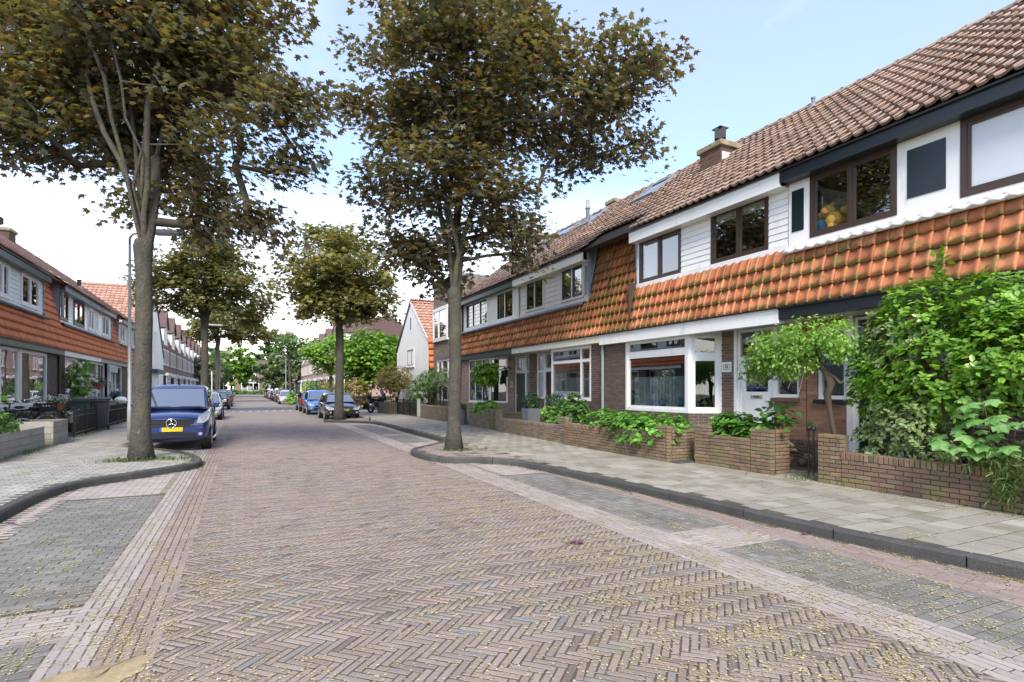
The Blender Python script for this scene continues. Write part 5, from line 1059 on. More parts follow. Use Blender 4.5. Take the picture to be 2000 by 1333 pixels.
for i in range(1, 14): c = copy_tree(lh.t); c.location.y += 6.4*i; c['label'] = 'brown brick house with gabled dormer, %s along in the far left row' % ORDN[i-1]
# side-street corner house behind the round tree
K_ = far_house(1, 11.8, 37.6, 'farpink', 'pink brick house with white bay window behind the round clipped tree', None, 5.9, False, rz=(6.6,7.4))
# house that closes the view
def closing(x, w_, label, y=166):
    t = thing('brick_house', label, 'house', (x, y, 0)); mb = MB(); mb.box(x-w_/2,y,0,x+w_/2,y+8,6); mb.build('wall','farbrown',t); mb = MB(); mb.prism([(x-w_/2-.3,y-.4,6),(x-w_/2-.3,y+8.4,6),(x-w_/2-.3,y+4,9.4)], (w_+.6,0,0)); mb.build('roof','plum_tile',t)
    def wn(x0,x1,z0,z1,n,f=.0):
        mb = MB(); mb.box(x0,y-.18-f,z0,x1,y-f-.1,z0+.2); mb.box(x0,y-.18-f,z1-.2,x1,y-f-.1,z1); k = (x1-x0)/n
        for i in range(n+1): mb.box(x0+i*k-.09,y-.18-f,z0+.2,x0+i*k+.09,y-f-.1,z1-.2)
        o = mb.build('window','white',t); mb = MB(); mb.box(x0,y-.12-f,z0,x1,y-.02-f,z1); mb.build('pane','farpane',o)
    wn(x-2.6,x+1.6,.9,3.2,3,.3); wn(x-1.6,x+.8,3.7,5.6,2); mb = MB(); mb.box(x+w_/2-1.4,y-.15,0,x+w_/2,y-.02,5.4); mb.build('white_bay','white',t); return t
closing(2.2, 9, 'dark brick house with white bay window closing the view at the street end'); closing(13.5, 9, 'dark brick house half hidden by trees right of the closing house'); closing(-9, 9, 'dark brick house hidden by the trees left of the closing house')
# ---------------------------------------------------------------- garden walls
def block_mesh(name, L_, W_, H_, mat, c=.004):
    """chamfered brick with its front (-y) face showing: full box, 12 quads"""
    a, b, h = L_/2, W_/2, H_/2; v = [(-a,-b+c,-h),(a,-b+c,-h),(a,b,-h),(-a,b,-h),(-a,-b+c,h),(a,-b+c,h),(a,b,h),(-a,b,h),(-a+c,-b,-h+c),(a-c,-b,-h+c),(a-c,-b,h-c),(-a+c,-b,h-c)]
    f = [(8,9,10,11),(0,1,9,8),(1,5,10,9),(5,4,11,10),(4,0,8,11),(4,5,6,7),(0,3,2,1),(1,2,6,5),(2,3,7,6),(3,0,4,7)]
    me = bpy.data.meshes.new(name); me.from_pydata(v, [], f); me.materials.append(MT[mat]); return me, np.array(v), f
BM = {}
def bricks_on(root, P0, U, Nn, width, z0, z1, key, cop, n_ind, core_t=.20, thick=.10):
    """courses of single bricks along U facing Nn, with an upright coping course of height cop"""
    P0, U, Nn = Vector(P0), Vector(U).normalized(), Vector(Nn).normalized(); o0 = ORI[root]; ang = math.atan2(U.y, U.x)
    if U.cross(Vector((0,0,1))).dot(Nn) < 0: U = -U; P0 = P0-U*width; ang = math.atan2(U.y, U.x)
    mb = MB(); mb.obox(P0+U*width/2-Nn*(core_t/2+.012)+Vector((0,0,(z0+z1)/2-.006)), U*max(.02,width/2-.022), Nn*(core_t/2-.004), Vector((0,0,(z1-z0)/2-.006))); mb.build('core', 'darkmortar', root)
    items = []; zc = z1-cop; nr = max(1, int(round((zc-z0)/.062))); ph = (zc-z0)/nr
    nb = max(1, int(round(width/.22))); pl = width/nb
    for r in range(nr):
        k = -.5 if r % 2 else 0
        for i in range(nb+1):
            a, b = max(0,(i+k)*pl), min(width,(i+k+1)*pl)
            if b-a > .05: items.append(('s' if b-a > pl*.9 else 'h', (a+b)/2, z0+(r+.5)*ph, b-a))
    if cop:
        nc = max(1, int(round(width/.066)))
        for i in range(nc): items.append(('c', (i+.5)*width/nc, z1-cop/2+.003, width/nc))
    def mesh(kind, ln):
        ky = (kind, round(ln,2), key, round(ph,3), cop)
        if ky not in BM: BM[ky] = block_mesh('brick', ln-.011, (thick if kind != 'c' else core_t+.012), (ph-.011 if kind != 'c' else cop), key+'_o')
        return BM[ky]
    for j, (kind, u, z, ln) in enumerate(items):
        me, V, F = mesh(kind, ln); p = P0+U*u-Nn*((thick if kind != 'c' else core_t)/2-.004+random.uniform(-.004,.004))+Vector((0,0,z+random.uniform(-.0025,.0025)))
        link('brick' if kind != 'c' else 'coping_brick', me, root, p-o0, (random.gauss(0,.012), random.gauss(0,.008), ang+random.gauss(0,.012)))
    return len(items)
def garden_wall(label, runs, key='gardenbrick', loc=None, name='garden_wall'):
    t = thing(name, label, 'wall', loc or (runs[0][0][0], runs[0][0][1], .1), 'low brick garden walls along the pavement')
    for (p, q, z1, Nn, cop) in runs:
        d = Vector((q[0]-p[0], q[1]-p[1], 0)); bricks_on(t, (p[0],p[1],0), d, Nn, d.length, .1, z1, key, cop, 300)
    return t
W = (-1,0,0)
garden_wall('mossy brick garden wall with upright coping and raised end pier below the big shrub', [((7.80,5.30),(7.84,2.55),.58,W,.10),((7.79,5.66),(7.80,5.30),.83,W,.0),((7.84,2.55),(7.85,2.2),.62,W,0),((7.90,5.66),(8.1,5.66),.83,(0,1,0),0)])
garden_wall('short mossy brick planter wall with two raised piers in front of the white door', [((7.70,8.12),(7.72,7.78),.83,W,0),((7.72,7.78),(7.74,6.86),.66,W,0),((7.74,6.86),(7.76,6.46),.83,W,0),((7.87,6.46),(8.2,6.46),.83,(0,-1,0),0),((7.81,8.12),(8.6,8.12),.62,(0,1,0),0)])
garden_wall('long low brick garden wall in front of the white bay window with green leafy bed', [((7.33,8.44),(7.33,8.80),.79,W,0),((7.33,8.80),(7.31,12.3),.64,W,.10),((7.44,8.44),(8.0,8.44),.70,(0,-1,0),0)])
garden_wall('plain grey-brown brick garden wall with tall pier beside the slate planters', [((7.40,12.33),(7.42,12.75),.78,W,0),((7.42,12.75),(7.58,16.8),.55,W,.08),((7.58,16.8),(7.6,17.2),.80,W,0),((7.71,17.2),(8.6,17.2),.72,(0,1,0),0)], 'c_brick')
garden_wall('small stepped brick planter wall around the standard ball tree', [((7.62,18.0),(7.64,18.35),.80,W,0),((7.66,18.35),(7.72,19.7),.60,W,0),((7.72,19.7),(7.74,20.05),.80,W,0),((7.73,18.0),(8.5,18.0),.80,(0,-1,0),0),((7.85,20.05),(8.4,20.05),.7,(0,1,0),0)], 'c_brick')
garden_wall('grey brick garden wall in front of the tall corner house', [((7.95,23.6),(8.0,27.4),.72,W,.08)], 'c_brick')
garden_wall('low dark brick divider wall between the two front paths', [((9.42,6.95),(9.40,7.75),.55,(-1,0,0),.09)], 'darkbrick')
garden_wall('brick planting box with yellowish plants beside the parked motorcycle', [((7.35,31.2),(7.2,33.6),.75,W,0),((7.35,31.2),(8.6,31.2),.75,(0,-1,0),0)], 'c_brick')
garden_wall('low whitewashed grey brick front wall behind the rubbish bins on the left', [((-5.3,21.7),(-5.3,23.0),.82,(1,0,0),.06),((-5.3,21.7),(-6.2,21.7),.82,(0,-1,0),.06)], 'greybrick')
tag(link('stepping_slab', None), None) if False else None
mb = MB(); mb.box(7.35,8.16,.10,8.3,8.42,.125); o = mb.build('stone_slab', 'stonegrey', bevel=.008); tag(o, 'flat slate-grey stone slab lying between the two planter walls', 'slab')
# iron gate standing open, rubble
t = thing('iron_gate', 'black iron garden gate with two ball finials standing open beside the mossy wall', 'gate', (7.86,5.78,.1)); gd = Vector((.81,.587,0)); p0 = Vector((7.86,5.78,0)); mb = MB()
for k in range(9): mb.tube([p0+gd*(.02+k*.085)+Vector((0,0,.18)), p0+gd*(.02+k*.085)+Vector((0,0,.82))], .008, 5)
for z in (.2,.5,.8): mb.tube([p0+Vector((0,0,z)), p0+gd*.72+Vector((0,0,z))], .012, 5)
mb.build('bars', 'iron', t); 
for k in (0, .10):
    mb = MB(); q = p0+gd*k+Vector((-.03*(k > 0),.06*(k > 0),0)); mb.tube([q+Vector((0,0,.12)), q+Vector((0,0,.86))], .011, 8); mb.build('gate_post', 'iron', t); mb = MB(); mb.ball((q.x,q.y,.89),.035,.035,.045,10,6); mb.build('finial', 'iron', t, smooth=True)
def rock(name, c, r, mat, label, cat, group, seed):
    rs = random.Random(seed); me = bpy.data.meshes.new(name); bm = bmesh.new(); bmesh.ops.create_icosphere(bm, subdivisions=2, radius=1)
    for v in bm.verts:
        q = v.co; m = max(abs(q.x),abs(q.y),abs(q.z)); q *= (.72+.28/m*.6)*(1+rs.uniform(-.09,.09)); v.co = Vector((q.x*r[0],q.y*r[1],q.z*r[2]))
    bm.to_mesh(me); bm.free(); me.materials.append(MT[mat]); o = link(name, me, None, c, (rs.uniform(-.3,.3),rs.uniform(-.3,.3),rs.uniform(0,3))); return tag(o, label, cat, group)
for i, (dx,dy,z,rx,ry,rz,lb) in enumerate([(0,0,.20,.13,.09,.10,'mossy yellowish block at the front left of the rubble pile'),(.18,-.14,.18,.13,.09,.08,'brown broken brick at the front of the rubble pile'),(.36,-.26,.17,.11,.08,.07,'small red-brown lump at the right foot of the rubble pile'),(.22,-.02,.32,.12,.09,.06,'pale stone lying in the middle of the rubble pile'),(.38,-.15,.36,.15,.08,.05,'long mossy flat stone near the top of the rubble pile'),(.40,-.10,.46,.13,.08,.05,'grey brick lying on top of the rubble pile'),(.5,-.3,.25,.10,.09,.09,'reddish broken brick at the right end of the rubble pile')]):
    rock('rubble_stone', (9.0+dx*.5,7.42+dy*1.7,z), (rx,ry,rz), 'rubble' if i not in (1,2,6) else 'gardenbrick_o', lb, 'stone', 'broken stones heaped by the garden path', i+3)
# ---------------------------------------------------------------- front-garden plants, right side
bush('large_shrub', 'big glossy bright green shrub rising above the mossy garden wall at right', 'shrub', (8.35,4.1,.3), [(0,.25,1.45,.55,.95,.75),(.05,.95,1.35,.42,.50,.70),(-.05,-.55,1.60,.5,.65,.75),(.05,-1.3,1.65,.45,.6,.6),(.0,.45,2.15,.4,.6,.55),(.05,-.35,2.2,.4,.55,.45),(.05,.45,.95,.35,.5,.4),(.1,-1.5,1.9,.35,.4,.4)], 21000, .078, 'oval', 'pitto', stems=9, tuft=9, shell=.22, up=.7, stem_r=.022, clump=.10)
bush('tall_shoot', 'single upright leafy shoot standing above the big glossy shrub', 'shrub', (8.28,4.25,2.6), [(0,0,.30,.05,.05,.42)], 120, .09, 'oval', 'lime', stems=1, tuft=0, stem_r=.008, clump=.04)
bush('variegated_shrub', 'cream-edged variegated shrub growing low under the big glossy shrub', 'shrub', (8.08,4.62,.3), [(0,0,.72,.24,.55,.42),(.05,.35,.45,.2,.35,.32),(0,-.25,.35,.2,.4,.3)], 3200, .062, 'oval', 'varieg', stems=5, tuft=8, clump=.06)
bush('variegated_shrub', 'grey-green variegated foliage in the upper left of the big glossy shrub', 'shrub', (8.2,4.75,1.3), [(0,0,.75,.25,.42,.45),(0,.15,1.05,.22,.35,.30)], 2400, .065, 'oval', 'varieg', stems=3, tuft=8, clump=.07)
# standard wisteria with a twisted stem
t = thing('standard_wisteria', 'small tree with twisted bare stem and flat yellow-green crown by the garden wall', 'tree', (8.0,5.40,.3)); mb = MB()
pts = [(8.0,5.42,.30),(7.98,5.50,.7),(7.96,5.58,1.15),(7.95,5.62,1.42),(7.93,5.54,1.58),(7.92,5.62,1.74),(7.92,5.74,1.90),(7.9,5.85,2.02)]; mb.tube(pts, [.045,.036,.034,.055,.062,.045,.04,.03], 9)
for (a,b,c) in ((7.7,6.3,2.2),(8.1,6.3,2.25),(7.9,6.6,2.15),(7.75,5.6,2.3),(8.1,5.5,2.3)): mb.tube([pts[-2],(a*.5+pts[-1][0]*.5,b*.5+pts[-1][1]*.5,2.18),(a,b,c)], [.025,.018,.008], 6)
mb.tube([(7.93,5.40,1.58),(7.99,5.52,1.66),(7.9,5.62,1.78),(7.95,5.72,1.9)], .025, 6); mb.build('stem', 'barkdark', t, smooth=True)
lob = [(7.92,5.95,2.26,.40,.55,.32),(7.9,6.5,2.12,.36,.45,.34),(7.95,5.45,2.22,.32,.38,.30),(7.9,6.85,1.9,.26,.26,.30),(7.85,6.2,1.95,.3,.5,.25)]; C, D, _ = sample_lobes(lob, 480, .3); P = np.repeat(C,11,0)+rng.normal(0,.05,(5280,3)); leaves('crown', P, np.repeat(D,11,0)*.5+np.array([0,0,.6])+rng.normal(0,.4,(5280,3)), .062, 'oval', 'wist', t, dirv=np.repeat(D,11,0)*.4+np.array([0,0,-.5]))
mb = MB(); P0_ = Vector((7.9,6.3,2.0)) 
for k in range(6): mb.tube([(7.88,5.9+k*.15,2.0),(7.85,5.95+k*.17,1.7),(7.8,5.98+k*.2,1.45+.05*(k % 3))], .004, 4)
mb.build('hanging_twigs', 'wood', t)
# sycamore sapling with big lobed leaves, each leaf its own part
t = thing('maple_sapling', 'maple sapling with broad light green lobed leaves growing through the garden wall', 'sapling', (7.98,3.45,.4)); mb = MB(); lv, lf = leaf_shape('maple'); lv = lv*np.array([1.15,1,1]); lv[2,:2] = (.33,.10); lv[12,:2] = (-.33,.10); lv[4,:2] = (.42,.40); lv[10,:2] = (-.42,.40); lv[6,:2] = (.27,.74); lv[8,:2] = (-.27,.74); lv[:,2] -= .16*(lv[:,0]**2)+.10*(lv[:,1]-.3)**2
lme = bpy.data.meshes.new('leaf'); lme.from_pydata([tuple(q) for q in lv], [], lf); lme.materials.append(M('sapling_leaf', (.15,.32,.09), .45, rnd='o', pal=[(.16,.34,.09),(.22,.40,.13),(.12,.27,.075)], hv=.1, trans=(.3,(1.3,1.4,.5)), bump=(35,.4,.01)))
stems_ = [((7.98,3.45,.4),(7.93,3.55,.9),(7.88,3.6,1.38)),((7.98,3.45,.4),(7.9,3.35,.8),(7.84,3.25,1.15)),((7.98,3.45,.4),(7.86,3.7,.75),(7.78,3.85,.98))]
for s_ in stems_: mb.tube(s_, [.012,.009,.005], 6)
for i in range(44):
    s_ = stems_[i % 3]; u = random.uniform(.35,1.02); p = Vector(s_[1]).lerp(Vector(s_[2]), (u-.5)*2) if u > .5 else Vector(s_[0]).lerp(Vector(s_[1]), u*2)
    a = random.uniform(math.pi*.5, math.pi*1.6); d = Vector((math.cos(a),math.sin(a)*.9,random.uniform(.0,.35))); q = p+d*random.uniform(.14,.28); mb.tube([p,(p+q)/2+Vector((0,0,.03)),q], .003, 4)
    y = Vector((d.x,d.y,-.45)).normalized(); n_ = Vector((-.35+random.uniform(-.3,.3),random.uniform(-.3,.3),1)); x = y.cross(n_).normalized(); n_ = x.cross(y); sc_ = random.uniform(.11,.23)
    link('leaf', lme, t, q-ORI[t], Matrix((x,y,n_)).transposed().to_euler(), (sc_,sc_,sc_))
mb.build('stems', 'mint_stem' if 'mint_stem' in MT else 'barkdark', t, smooth=True)
def blades(name, label, loc, n, ln, spread, mat='grass', droop=.6):
    t = thing(name, label, 'plant', loc); P = np.array(loc)+rng.normal(0,1,(n,3))*np.array(spread); dv = rng.normal(0,.5,(n,3))+np.array([-.5,0,.7-droop]); leaves('foliage', P, rng.normal(0,1,(n,3))*np.array([1,1,.2]), ln, 'blade', mat, t, dirv=dv); return t
blades('feathery_plant', 'feathery green plant spilling over the top of the mossy garden wall', (7.86,3.2,.62), 900, .11, (.12,.28,.10)); blades('feathery_plant', 'light green fern-like tuft growing from the front face of the mossy wall', (7.76,2.86,.38), 380, .13, (.05,.11,.09)); blades('feathery_plant', 'hanging tail of feathery leaves below the coping of the mossy wall', (7.76,3.32,.42), 300, .10, (.04,.09,.12), droop=1.2)
bush('leafy_bed', 'dense bright green leafy plants filling the bed before the white bay window', 'plants', (8.0,10.4,.3), [(-.2,-1.3,.38,.55,.65,.30),(-.25,-.3,.42,.55,.8,.30),(-.2,.8,.40,.5,.8,.30),(-.5,-.8,.30,.4,1.3,.28)], 5200, .085, 'broad', 'mint', stems=8, tuft=8, up=1.0, clump=.09)
bush('leafy_bed', 'bright green leafy plants standing in the short two-pier planter wall', 'plants', (8.1,7.35,.3), [(-.05,.15,.50,.28,.5,.28),(0,-.3,.42,.25,.35,.28)], 1500, .10, 'broad', 'mint', stems=8, tuft=7, up=.9, clump=.09)
t = bush('tall_herb', 'few tall stalks with large leaves leaning in front of the white door', 'plants', (8.2,6.75,.5), [(0,-.05,.45,.12,.28,.12)], 90, .13, 'broad', 'mint', stems=6, tuft=0, clump=.12)
bush('laurel_shrub', 'mid-green shrub with large upright leaves left of the leafy bed', 'shrub', (8.1,13.0,.3), [(0,.1,.65,.35,.55,.42),(-.2,.55,.45,.3,.5,.32)], 2200, .10, 'oval', 'mid', stems=6, tuft=9, up=1., clump=.08)
bush('spotted_shrub', 'yellow-green leafy plant tumbling over the pier of the plain garden wall', 'shrub', (7.85,13.9,.3), [(0,0,.45,.25,.4,.25)], 700, .09, 'oval', 'wist', stems=4, tuft=8, clump=.07)
def pot_box(x, y, label, blab, w0=.17, w1=.23, h=.80):
    t = thing('planter_pot', label, 'planter', (x,y,.1), 'tapered slate-grey planters'); mb = MB(); mb.add([(x-w0,y-w0,.1),(x+w0,y-w0,.1),(x+w0,y+w0,.1),(x-w0,y+w0,.1),(x-w1,y-w1,.1+h),(x+w1,y-w1,.1+h),(x+w1,y+w1,.1+h),(x-w1,y+w1,.1+h)], [(0,3,2,1),(4,5,6,7),(0,1,5,4),(1,2,6,5),(2,3,7,6),(3,0,4,7)]); mb.build('pot', 'pot', t, bevel=.008)
    mb = MB(); mb.box(x-w1+.02,y-w1+.02,.1+h,x+w1-.02,y+w1-.02,.1+h+.012); mb.build('soil', 'ground', t)
    bush('clipped_box', blab, 'shrub', (x,y,.1+h), [(0,0,.22,.30,.30,.26)], 1800, .045, 'oval', 'box', stems=3, tuft=8, clump=.05, group='rounded box shrubs in planters')
pot_box(7.98, 15.35, 'left slate-grey tapered planter standing behind the plain garden wall', 'rounded dark green shrub in the left slate planter')
pot_box(8.45, 14.7, 'right slate-grey tapered planter nearer the white window', 'rounded dark green shrub in the right slate planter')
# standard ball tree (catalpa) and low shrubs at house D
t = thing('ball_tree', 'small standard tree with round ball of large light green leaves', 'tree', (8.15,19.3,.3)); mb = MB(); mb.tube([(8.15,19.3,.3),(8.16,19.32,1.1),(8.14,19.3,1.95)], [.03,.026,.024], 8); mb.build('stem', 'bark', t, smooth=True)
C, D, _ = sample_lobes([(8.14,19.3,2.1,.42,.42,.40)], 90, .2); P = np.repeat(C,8,0)+rng.normal(0,.05,(720,3)); leaves('crown', P, np.repeat(D,8,0)*.6+np.array([0,0,.5])+rng.normal(0,.3,(720,3)), .17, 'broad', 'lime', t, dirv=np.repeat(D,8,0)+np.array([0,0,-.9]))
bush('low_shrub', 'yellow-green rhododendron-like shrub in the stepped planter wall', 'shrub', (8.1,19.2,.35), [(0,-.4,.45,.3,.5,.28),(0,.5,.40,.3,.5,.25)], 1800, .10, 'oval', 'wist', stems=5, tuft=8, up=.8, clump=.08)
t = thing('wooden_barrel', 'dark wooden tub standing at the end of the planter wall', 'planter', (7.75,21.0,.1)); mb = MB(); mb.lathe((7.75,21.0,.1), [(.24,0),(.27,.3),(.25,.62),(.22,.62),(.2,.56)], 14); mb.build('tub', 'pot', t); bush('tub_plant', 'grassy plant in the dark wooden tub', 'plant', (7.75,21.0,.65), [(0,0,.12,.2,.2,.15)], 300, .12, 'oval', 'mid', stems=0, tuft=8)
# ---------------------------------------------------------------- hedges, fences and planting farther right
bush('hedge', 'clipped dark green hedge behind the iron fence at the corner house', 'hedge', (8.7,30.2,.1), [(0,y,.55,.5,.7,.55) for y in (-1.5,-.5,.5,1.3)], 5200, .055, 'oval', 'dark', stems=4, tuft=8, clump=.08, shell=.18)
bush('garden_tree', 'small bright green airy tree behind the iron fence', 'tree', (8.5,27.4,.1), [(0,0,1.7,.8,1.2,.6),(-.3,.7,1.35,.7,.9,.55),(-.2,-.7,1.9,.6,.8,.5)], 4200, .08, 'oval', 'mid', stems=4, tuft=9, stem_r=.03, clump=.12)
bush('garden_tree', 'small tree with whitish green leaves in front of the corner house window', 'tree', (8.45,25.4,.1), [(0,0,1.95,.55,.9,.5),(0,-.4,1.7,.5,.6,.4)], 2000, .075, 'oval', 'silver', stems=2, tuft=9, stem_r=.03, clump=.12)
bush('conifer', 'dark green upright conifer between the white gable and the brick corner house', 'tree', (9.9,29.3,.1), [(0,0,1.6,.75,.9,1.5),(0,0,2.6,.5,.6,1.0)], 3600, .10, 'oval', 'dark', stems=1, tuft=8, stem_r=.06, clump=.15)
bush('photinia_bush', 'rounded yellow and orange leaved bush above the motorcycle', 'shrub', (8.3,33.9,.1), [(0,0,2.15,1.1,1.5,.75),(-.2,.9,1.9,.9,1.0,.65),(-.2,-.9,1.8,.9,.9,.6)], 5200, .10, 'oval', 'photinia', stems=7, tuft=9, stem_r=.035, clump=.12)
bush('photinia_bush', 'bronze green shrub behind the dark bench, right of the maple trunk', 'shrub', (6.95,39.0,.1), [(0,0,1.2,.95,1.3,.95)], 3200, .12, 'oval', 'photinia', stems=5, tuft=9, clump=.14)
bush('hedge', 'low clipped green hedge behind the dark bench', 'hedge', (9.6,38.6,.1), [(x,0,.5,.6,.35,.5) for x in (-1.4,-.6,.2,1.0,1.8)], 3000, .06, 'oval', 'mid', stems=3, tuft=8, shell=.18, clump=.08)
tree('ball_tree', 'large round dense bright green tree with a short dark trunk', (7.75,40.0,.1), 2.0, .17, [(8.35,40.2,3.6,2.3,2.4,1.7),(7.7,39.8,4.1,1.6,1.8,1.3),(9.1,40.5,3.9,1.5,1.8,1.3)], 330, 11000, .24, 'broad', 'lime', shell=.2, limbs=5, spread=.5, flat=.8, droop=.1, bark='barkdark')
tree('garden_tree', 'yellow-green garden tree behind the second right maple', (6.3,46.5,.1), 2.2, .13, [(6.2,46.5,4.1,1.3,1.6,1.6),(5.2,46.3,4.2,1.0,1.0,.9),(6.6,46.6,5.3,.9,.9,.8)], 120, 4200, .20, 'broad', 'wist', shell=.35, limbs=4)
for (x,y,r,h_,m,lb) in ((8.2,60,1.0,1.0,'lime','lime green shrub by the far right pavement'),(7.6,57.5,1.2,1.3,'photinia','orange and green shrub near the far white car'),(8.4,66,1.2,1.1,'dark','dark shrub in front of the far right houses'),(8.2,74,1.1,1.2,'mid','mid-green shrub in a far right front garden'),(8.2,82,1.1,1.4,'wist','yellow-green shrub in a far right front garden')):
    bush('shrub', lb, 'shrub', (x,y,.1), [(0,0,h_,r,r,h_)], 1500, .16, 'oval', m, stems=3, tuft=8, clump=.15)
def iron_fence(label, p, q, h_=.85, posts=4, mat='iron', gal=False):
    t = thing('iron_fence', label, 'fence', (p[0],p[1],.1)); p, q = Vector((*p,0)), Vector((*q,0)); d = q-p; n = int(d.length/.095); mb = MB()
    for k in range(n+1): a = p+d*(k/n); mb.tube([a+Vector((0,0,.16)), a+Vector((0,0,h_))], .009, 5); mb.ball((a.x,a.y,h_+.02),.014,.014,.025,6,4)
    mb.build('bars', mat, t)
    for z in (.22, h_-.14): mb = MB(); mb.tube([p+Vector((0,0,z)), q+Vector((0,0,z))], .013, 5); mb.build('rail', mat, t)
    for k in range(posts): mb = MB(); a = p+d*(k/(posts-1)); mb.box(a.x-.025,a.y-.025,.1,a.x+.025,a.y+.025,h_+.06); mb.ball((a.x,a.y,h_+.09),.035,.035,.04,8,5); mb.build('post', mat, t)
    return t
iron_fence('black iron railing in front of the dark hedge on the right', (7.95,27.9), (7.75,31.0), .9, 4)
mb = MB(); mb.box(7.9,27.55,.1,8.05,27.7,1.0); tag(mb.build('concrete_post', 'concrete', bevel=.01), 'square pale concrete post between the brick wall and the iron railing', 'post')
iron_fence('black iron fence panel with curled tops in front of the two bins', (-4.38,20.0), (-4.42,22.9), .85, 3)
iron_fence('black iron railing beyond the grey bin on the left', (-4.45,24.6), (-4.5,31.0), .85, 4)
iron_fence('short black iron railing beside the wooden planter box', (-4.6,19.0), (-5.6,19.3), .75, 2)
# bench and tables in the corner garden
t = thing('garden_bench', 'dark wooden bench and low table standing on the corner pavement', 'bench', (7.6,38.0,.1)); mb = MB(); mb.box(6.7,37.7,.62,9.3,38.2,.68); mb.build('seat','barkdark',t); mb = MB(); mb.box(6.8,38.4,.7,9.2,38.46,1.0); mb.build('backrest','barkdark',t)
for (x,y) in ((6.8,37.75),(6.8,38.4),(7.6,37.75),(8.5,37.75),(9.2,37.75),(9.2,38.4)): mb = MB(); mb.box(x-.04,y-.04,.1,x+.04,y+.04,.62); mb.build('leg','barkdark',t)
# ---------------------------------------------------------------- left front gardens
def plank_box(label, x0, x1, y0, y1, z1, n, gap=.006):
    t = thing('wooden_planter', label, 'planter', ((x0+x1)/2,(y0+y1)/2,.1), 'weathered plank planters'); h_ = (z1-.1)/n; o0 = ORI[t]
    for k in range(n):
        za, zb = .1+k*h_+gap/2, .1+(k+1)*h_-gap/2
        for (a,b,c,d_) in ((x1-.05,x1,y0,y1),(x0,x0+.05,y0,y1),(x0+.05,x1-.05,y0,y0+.05),(x0+.05,x1-.05,y1-.05,y1)):
            mb = MB(); j = random.uniform(-.004,.004); mb.box(a+j,c+.001,za,b+j,d_-.001,zb); mb.build('plank', 'wood', t)
    mb = MB(); mb.box(x0+.05,y0+.05,.1,x1-.05,y1-.05,z1-.09); mb.build('soil','ground',t); return t
plank_box('long weathered grey plank planter with green plants at the left frame edge', -5.25,-4.32,13.2,17.1,.60,3)
plank_box('tall weathered grey plank planter box next to the black bicycle', -5.1,-4.25,17.5,18.8,.70,4)
bush('planter_greens', 'bushy yellow-green plants growing out of the long plank planter', 'plants', (-4.7,14.5,.5), [(0,-.3,.30,.35,.7,.35),(.1,.6,.25,.35,.6,.28),(.1,-.9,.2,.4,.5,.4)], 2800, .075, 'oval', 'mid', stems=6, tuft=8, clump=.08)
bush('climbing_rose', 'white flowering rose bush climbing beside the brown downpipe', 'shrub', (-5.95,27.6,.1), [(0,0,1.9,.35,.75,.55),(.05,.4,1.5,.35,.7,.5),(.05,.5,2.25,.3,.6,.4),(.1,.2,1.0,.3,.6,.4)], 3600, .075, 'oval', 'lime', stems=4, tuft=8, stem_r=.02, clump=.09)
t = bpy.data.objects['climbing_rose']; C, D, _ = sample_lobes([(-5.9,27.7,2.0,.42,.85,.6),(-5.85,28.2,1.6,.42,.85,.75),(-5.85,28.0,1.0,.4,.7,.5)], 52, .12)
P = np.repeat(C,26,0)+rng.normal(0,.030,(52*26,3)); Dn = P-np.repeat(C,26,0); leaves('petals', P, Dn, .06, 'broad', 'rose', t)
mb = MB()
for q in C: mb.ball(tuple(q), .05, .05, .042, 7, 5)
mb.build('flowers', 'rose', t, smooth=True)
